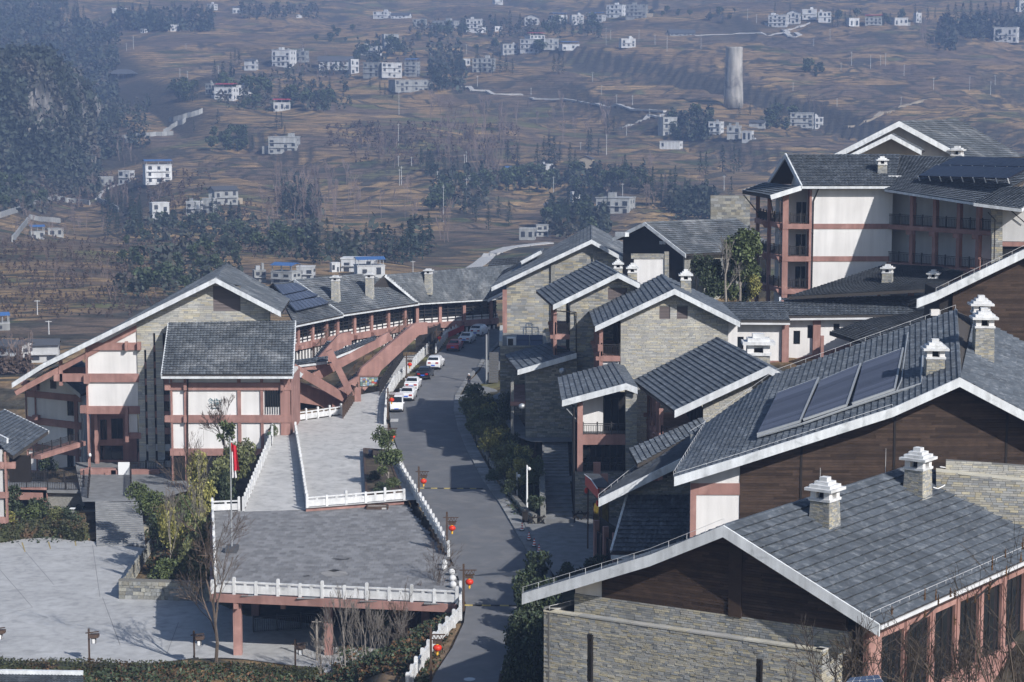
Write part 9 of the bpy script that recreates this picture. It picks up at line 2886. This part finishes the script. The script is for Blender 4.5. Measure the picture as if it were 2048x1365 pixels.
# ground cover of the beds and banks
def cover(name, label, polys, m, dens, s, seed, dz=0.0):
 rng = random.Random(seed); mb = MB()
 for pts, n in polys:
  W4 = [f(u, v) for f, u, v in pts]
  for _ in range(n):
   a, b = rng.random(), rng.random()
   p = W4[0].lerp(W4[1], a).lerp(W4[3].lerp(W4[2], a), b)
   p = V((p.x, p.y, zl(p.x, p.y)))
   for k in range(5):
    leaf_quad(mb, p + V((rng.gauss(0, .2), rng.gauss(0, .2), rng.uniform(0, .45))), s * rng.uniform(.6, 1.4), rng, .4)
 o = mb.build(name, m); o['kind'] = 'stuff'; o['label'] = label
F0_ = lambda u, v: PL(u, v)
F1_ = lambda u, v: PR(u, v)
cover('undergrowth', 'dark undergrowth on the banks and beds', [
 ([(F0_, 290, 1190), (F0_, 430, 1196), (F0_, 480, 1010), (F0_, 300, 1010)], 1500),
 ([(F0_, -60, 1420), (F0_, 700, 1440), (F0_, 700, 1365), (F0_, -60, 1352)], 1400),
 ([(F0_, 640, 1400), (F1_, 850, 1365), (F1_, 912, 1225), (F0_, 690, 1290)], 1500),
 ([(F1_, 930, 812), (F1_, 990, 812), (F1_, 1085, 1030), (F1_, 1030, 1034)], 1300),
 ([(F1_, 1010, 1420), (F1_, 1110, 1420), (F1_, 1120, 1190), (F1_, 1090, 1190)], 500),
 ([(F0_, -40, 1088), (F0_, 175, 1086), (F0_, 165, 1020), (F0_, -40, 1015)], 600)], 'leaf_dark', 1, .13, 3)
cover('dry_grass', 'withered grass on the banks', [
 ([(F0_, 290, 1190), (F0_, 430, 1196), (F0_, 480, 1010), (F0_, 300, 1010)], 500),
 ([(F0_, -60, 1420), (F0_, 700, 1440), (F0_, 700, 1365), (F0_, -60, 1352)], 500),
 ([(F0_, 640, 1400), (F1_, 850, 1365), (F1_, 912, 1225), (F0_, 690, 1290)], 700),
 ([(F1_, 930, 812), (F1_, 990, 812), (F1_, 1085, 1030), (F1_, 1030, 1034)], 300)], 'leaf_brown', 1, .12, 4)
mb = MB(); mb.poly([PR(u, v, .14) for u, v in ((921, 800), (936, 766), (960, 742), (973, 716), (990, 700), (1003, 690), (1012, 720), (1004, 792), (985, 806), (940, 822))])
o = mb.build('side_pavement', 'step'); o['kind'] = 'structure'
# hedges
def hedge(pts, w, h, label, seed, m='hedge_leaf', s=.1, dens=55):
 rng = random.Random(seed)
 rt = thing('hedge', label, 'hedge', pts[0])
 core, lv = MB(), MB()
 for a, b in zip(pts, pts[1:]):
  d = V((b.x - a.x, b.y - a.y, 0)); L = d.length; d.normalize(); n = d.cross(EZ)
  core.box(a - n * (w / 2 - .12) - EZ * .3, b - a, n * (w - .24), EZ * (h + .15))
  for i in range(int(L * (w + 2 * h) * dens)):
   t = rng.random(); q = a.lerp(b, t)
   e = rng.uniform(-h, w + h)
   if e < 0: c = q - n * (w / 2 + rng.gauss(0, .05)) + EZ * (h + e)
   elif e > w: c = q + n * (w / 2 + rng.gauss(0, .05)) + EZ * (h - (e - w))
   else: c = q + n * (e - w / 2) + EZ * (h + rng.gauss(0, .06) + .08 * math.sin(t * L * 1.3))
   leaf_quad(lv, c, s * rng.uniform(.6, 1.3), rng, .4)
 for e_ in (pts[0], pts[-1]):
  for i in range(int(260 * h)): leaf_quad(lv, e_ + V((rng.gauss(0, .16), rng.uniform(-w / 2, w / 2), rng.uniform(0, h))), s * rng.uniform(.7, 1.3), rng)
 core.build('core', 'hedge_leaf', rt); lv.build('foliage', m, rt)
hedge([PL(-40, 1352), PL(160, 1356), PL(330, 1360), PL(480, 1364), PL(640, 1372)], 1.5, 1.15, 'long clipped reddish-green hedge along the bottom of the parking lot', 1)
hedge([PL(-40, 1090), PL(40, 1076), PL(110, 1072), PL(166, 1080)], 1.6, 1.5, 'clipped hedge at the far end of the parking lot below the terrace', 2, s=.14, dens=40)
# low stone wall round the bank
rt = thing('bank_wall', 'rough stone retaining wall at the foot of the bank beside the parking lot', 'wall', PL(330, 1200))
a, b = PL(238, 1198), PL(425, 1203); d = V((b.x - a.x, b.y - a.y, 0)); L = d.length; d.normalize(); n = d.cross(EZ)
mb = MB(); mb.box(a - EZ * .5, d * L, -n * .4, EZ * 2.2); mb.build('core', 'mortar', rt)
ms = MB(); stones(ms, V((a.x, a.y, 0)), d, n, [(0, a.z - .2), (L, a.z - .2), (L, a.z + 1.7), (0, a.z + 1.5)], hr=(.2, .34), lr=(.3, .7), proud=.1, rng=rg); o = ms.build('stones', 'stone_grey', rt); o['kind'] = 'stuff'
a2, b2 = PL(302, 1105), PL(240, 1197); d = V((b2.x - a2.x, b2.y - a2.y, 0)); L = d.length; d.normalize(); n = d.cross(EZ)
if n.x > 0: n = -n
ms = MB(); stones(ms, V((a2.x, a2.y, 0)), d, n, [(0, a.z - .4), (L, a.z - .4), (L, a.z + 1.2), (0, a.z + .9)], hr=(.2, .34), lr=(.3, .7), proud=.1, rng=rg); o = ms.build('stones', 'stone_grey', rt); o['kind'] = 'stuff'
# small roof at the bottom left corner and corner details at the bottom
RB_ = thing('kiosk', 'low tiled roof with white ridge at the bottom left corner', 'building', PY(60, 1400, 118))
r0_ = [PY(-30, 1400, 114), PY(170, 1404, 114), PY(166, 1352, 118), PY(-30, 1349, 118)]
tiled(RB_, r0_, 'tile', .35, .2)
mb = MB(); mb.beam(r0_[3] + EZ * .15, r0_[2] + EZ * .15, .25, .3); mb.build('ridge', 'fascia', RB_)
mb = MB(); mb.prism([V((p.x, p.y, -4.5)) for p in r0_], EZ * (r0_[0].z + 4.1)); mb.build('wall', 'grey_wall', RB_)
LP = thing('solar_lamp_panel', 'small blue solar panel of a lamp at the bottom edge', 'solar panel', PY(1725, 1375, 70))
c4 = [PY(1685, 1372, 69), PY(1768, 1366, 69), PY(1757, 1350, 70), PY(1700, 1356, 70)]
mb = MB(); mb.prism(c4, (0, 0, -.03)); mb.build('frame', 'white_metal', LP)
mb = MB()
for i in range(5):
 for j in range(2):
  t0, t1, s0, s1 = (i + .06) / 5, (i + .94) / 5, (j + .06) / 2, (j + .94) / 2
  f_ = lambda t, s: c4[0].lerp(c4[1], t).lerp(c4[3].lerp(c4[2], t), s) + EZ * .012
  mb.poly([f_(t0, s0), f_(t1, s0), f_(t1, s1), f_(t0, s1)])
mb.build('cells', 'solar_blue', LP)
p = c4[0].lerp(c4[2], .5); mb = MB(); mb.tube(p - EZ * .02, V((p.x, p.y, -2)), .05, .05, 6); mb.build('pole', 'grey_metal', LP)
# foreground twigs with hanging seed heads at the lower right
TW_ = thing('seed_pod_tree', 'bare foreground shrub with dark hanging seed heads at the lower right', 'bare tree', PY(1960, 1420, 62))
rng = random.Random(31); mb = MB(); tips = []
for (u, v, dx, L_) in ((1990, 1400, -.35, 2.1), (2030, 1380, -.15, 2.4), (1900, 1420, -.5, 2.0), (2060, 1330, -.6, 1.8), (1940, 1440, .1, 2.2)):
 mb = MB(); branch(mb, PY(u, v, 62), V((dx, 0, .9)).normalized(), L_ * .85, .03, 4, rng, .55, 2, 5, .05, .009, tips)
 mb.build('stem', 'bark', TW_)
mb = MB()
for (u, v, l) in ((1850, 1182, 20), (1872, 1185, 16), (1877, 1195, 16), (1901, 1182, 13), (1910, 1184, 15), (1935, 1195, 11), (1950, 1194, 13), (1978, 1186, 14), (1985, 1118, 24), (2011, 1104, 12), (2013, 1138, 16), (1980, 1162, 18), (2042, 1111, 14), (2046, 1080, 20), (1910, 1235, 16), (1850, 1225, 10), (1784, 1218, 12)):
 p = PY(u, v, 62); k = 62 / FPX
 for i in range(9):
  a = rng.uniform(0, 6.28); q_ = p + V((math.cos(a) * .035, math.sin(a) * .035, -rng.random() * l * k)); leaf_quad(mb, q_, .035, rng, -.5)
 mb.tube(p + EZ * .1, p - EZ * (l * k), .012, .03, 5)
mb.build('seed_heads', 'leaf_brown', TW_)
CR = thing('creeper_bush', 'tangled withered creeper climbing at the corner of the nearest building', 'creeper', PY(1780, 1420, 95))
mb = MB(); tips = []
for i in range(60):
 branch(mb, PY(1650 + i * 7.5, 1405 + rng.uniform(-20, 20), 88 + rng.uniform(-2, 3)), V((rng.uniform(-.6, .6), 0, 1)).normalized(), rng.uniform(1.0, 1.9), .04, 3, rng, .8, 3, 4, .1, .016, tips)
o = mb.build('stems', 'bark', CR); o['kind'] = 'stuff'
mb = MB()
for q_ in tips:
 if rng.random() < .8: leaf_quad(mb, q_, rng.uniform(.08, .19), rng)
mb.build('leaves', 'leaf_brown', CR)
mb = MB()
for q_ in tips:
 if rng.random() < .25: leaf_quad(mb, q_ + V((rng.uniform(-.2, .2), 0, rng.uniform(-.2, .2))), rng.uniform(.05, .1), rng)
mb.build('leaves', 'leaf_yellow', CR)
bare(1560, 1400, 70, 'thin bare saplings in front of the near stone wall', PY(1580, 1410, 92), 33, 'bark_pale', .4, 5, 3, .03, .3, .006, .35)
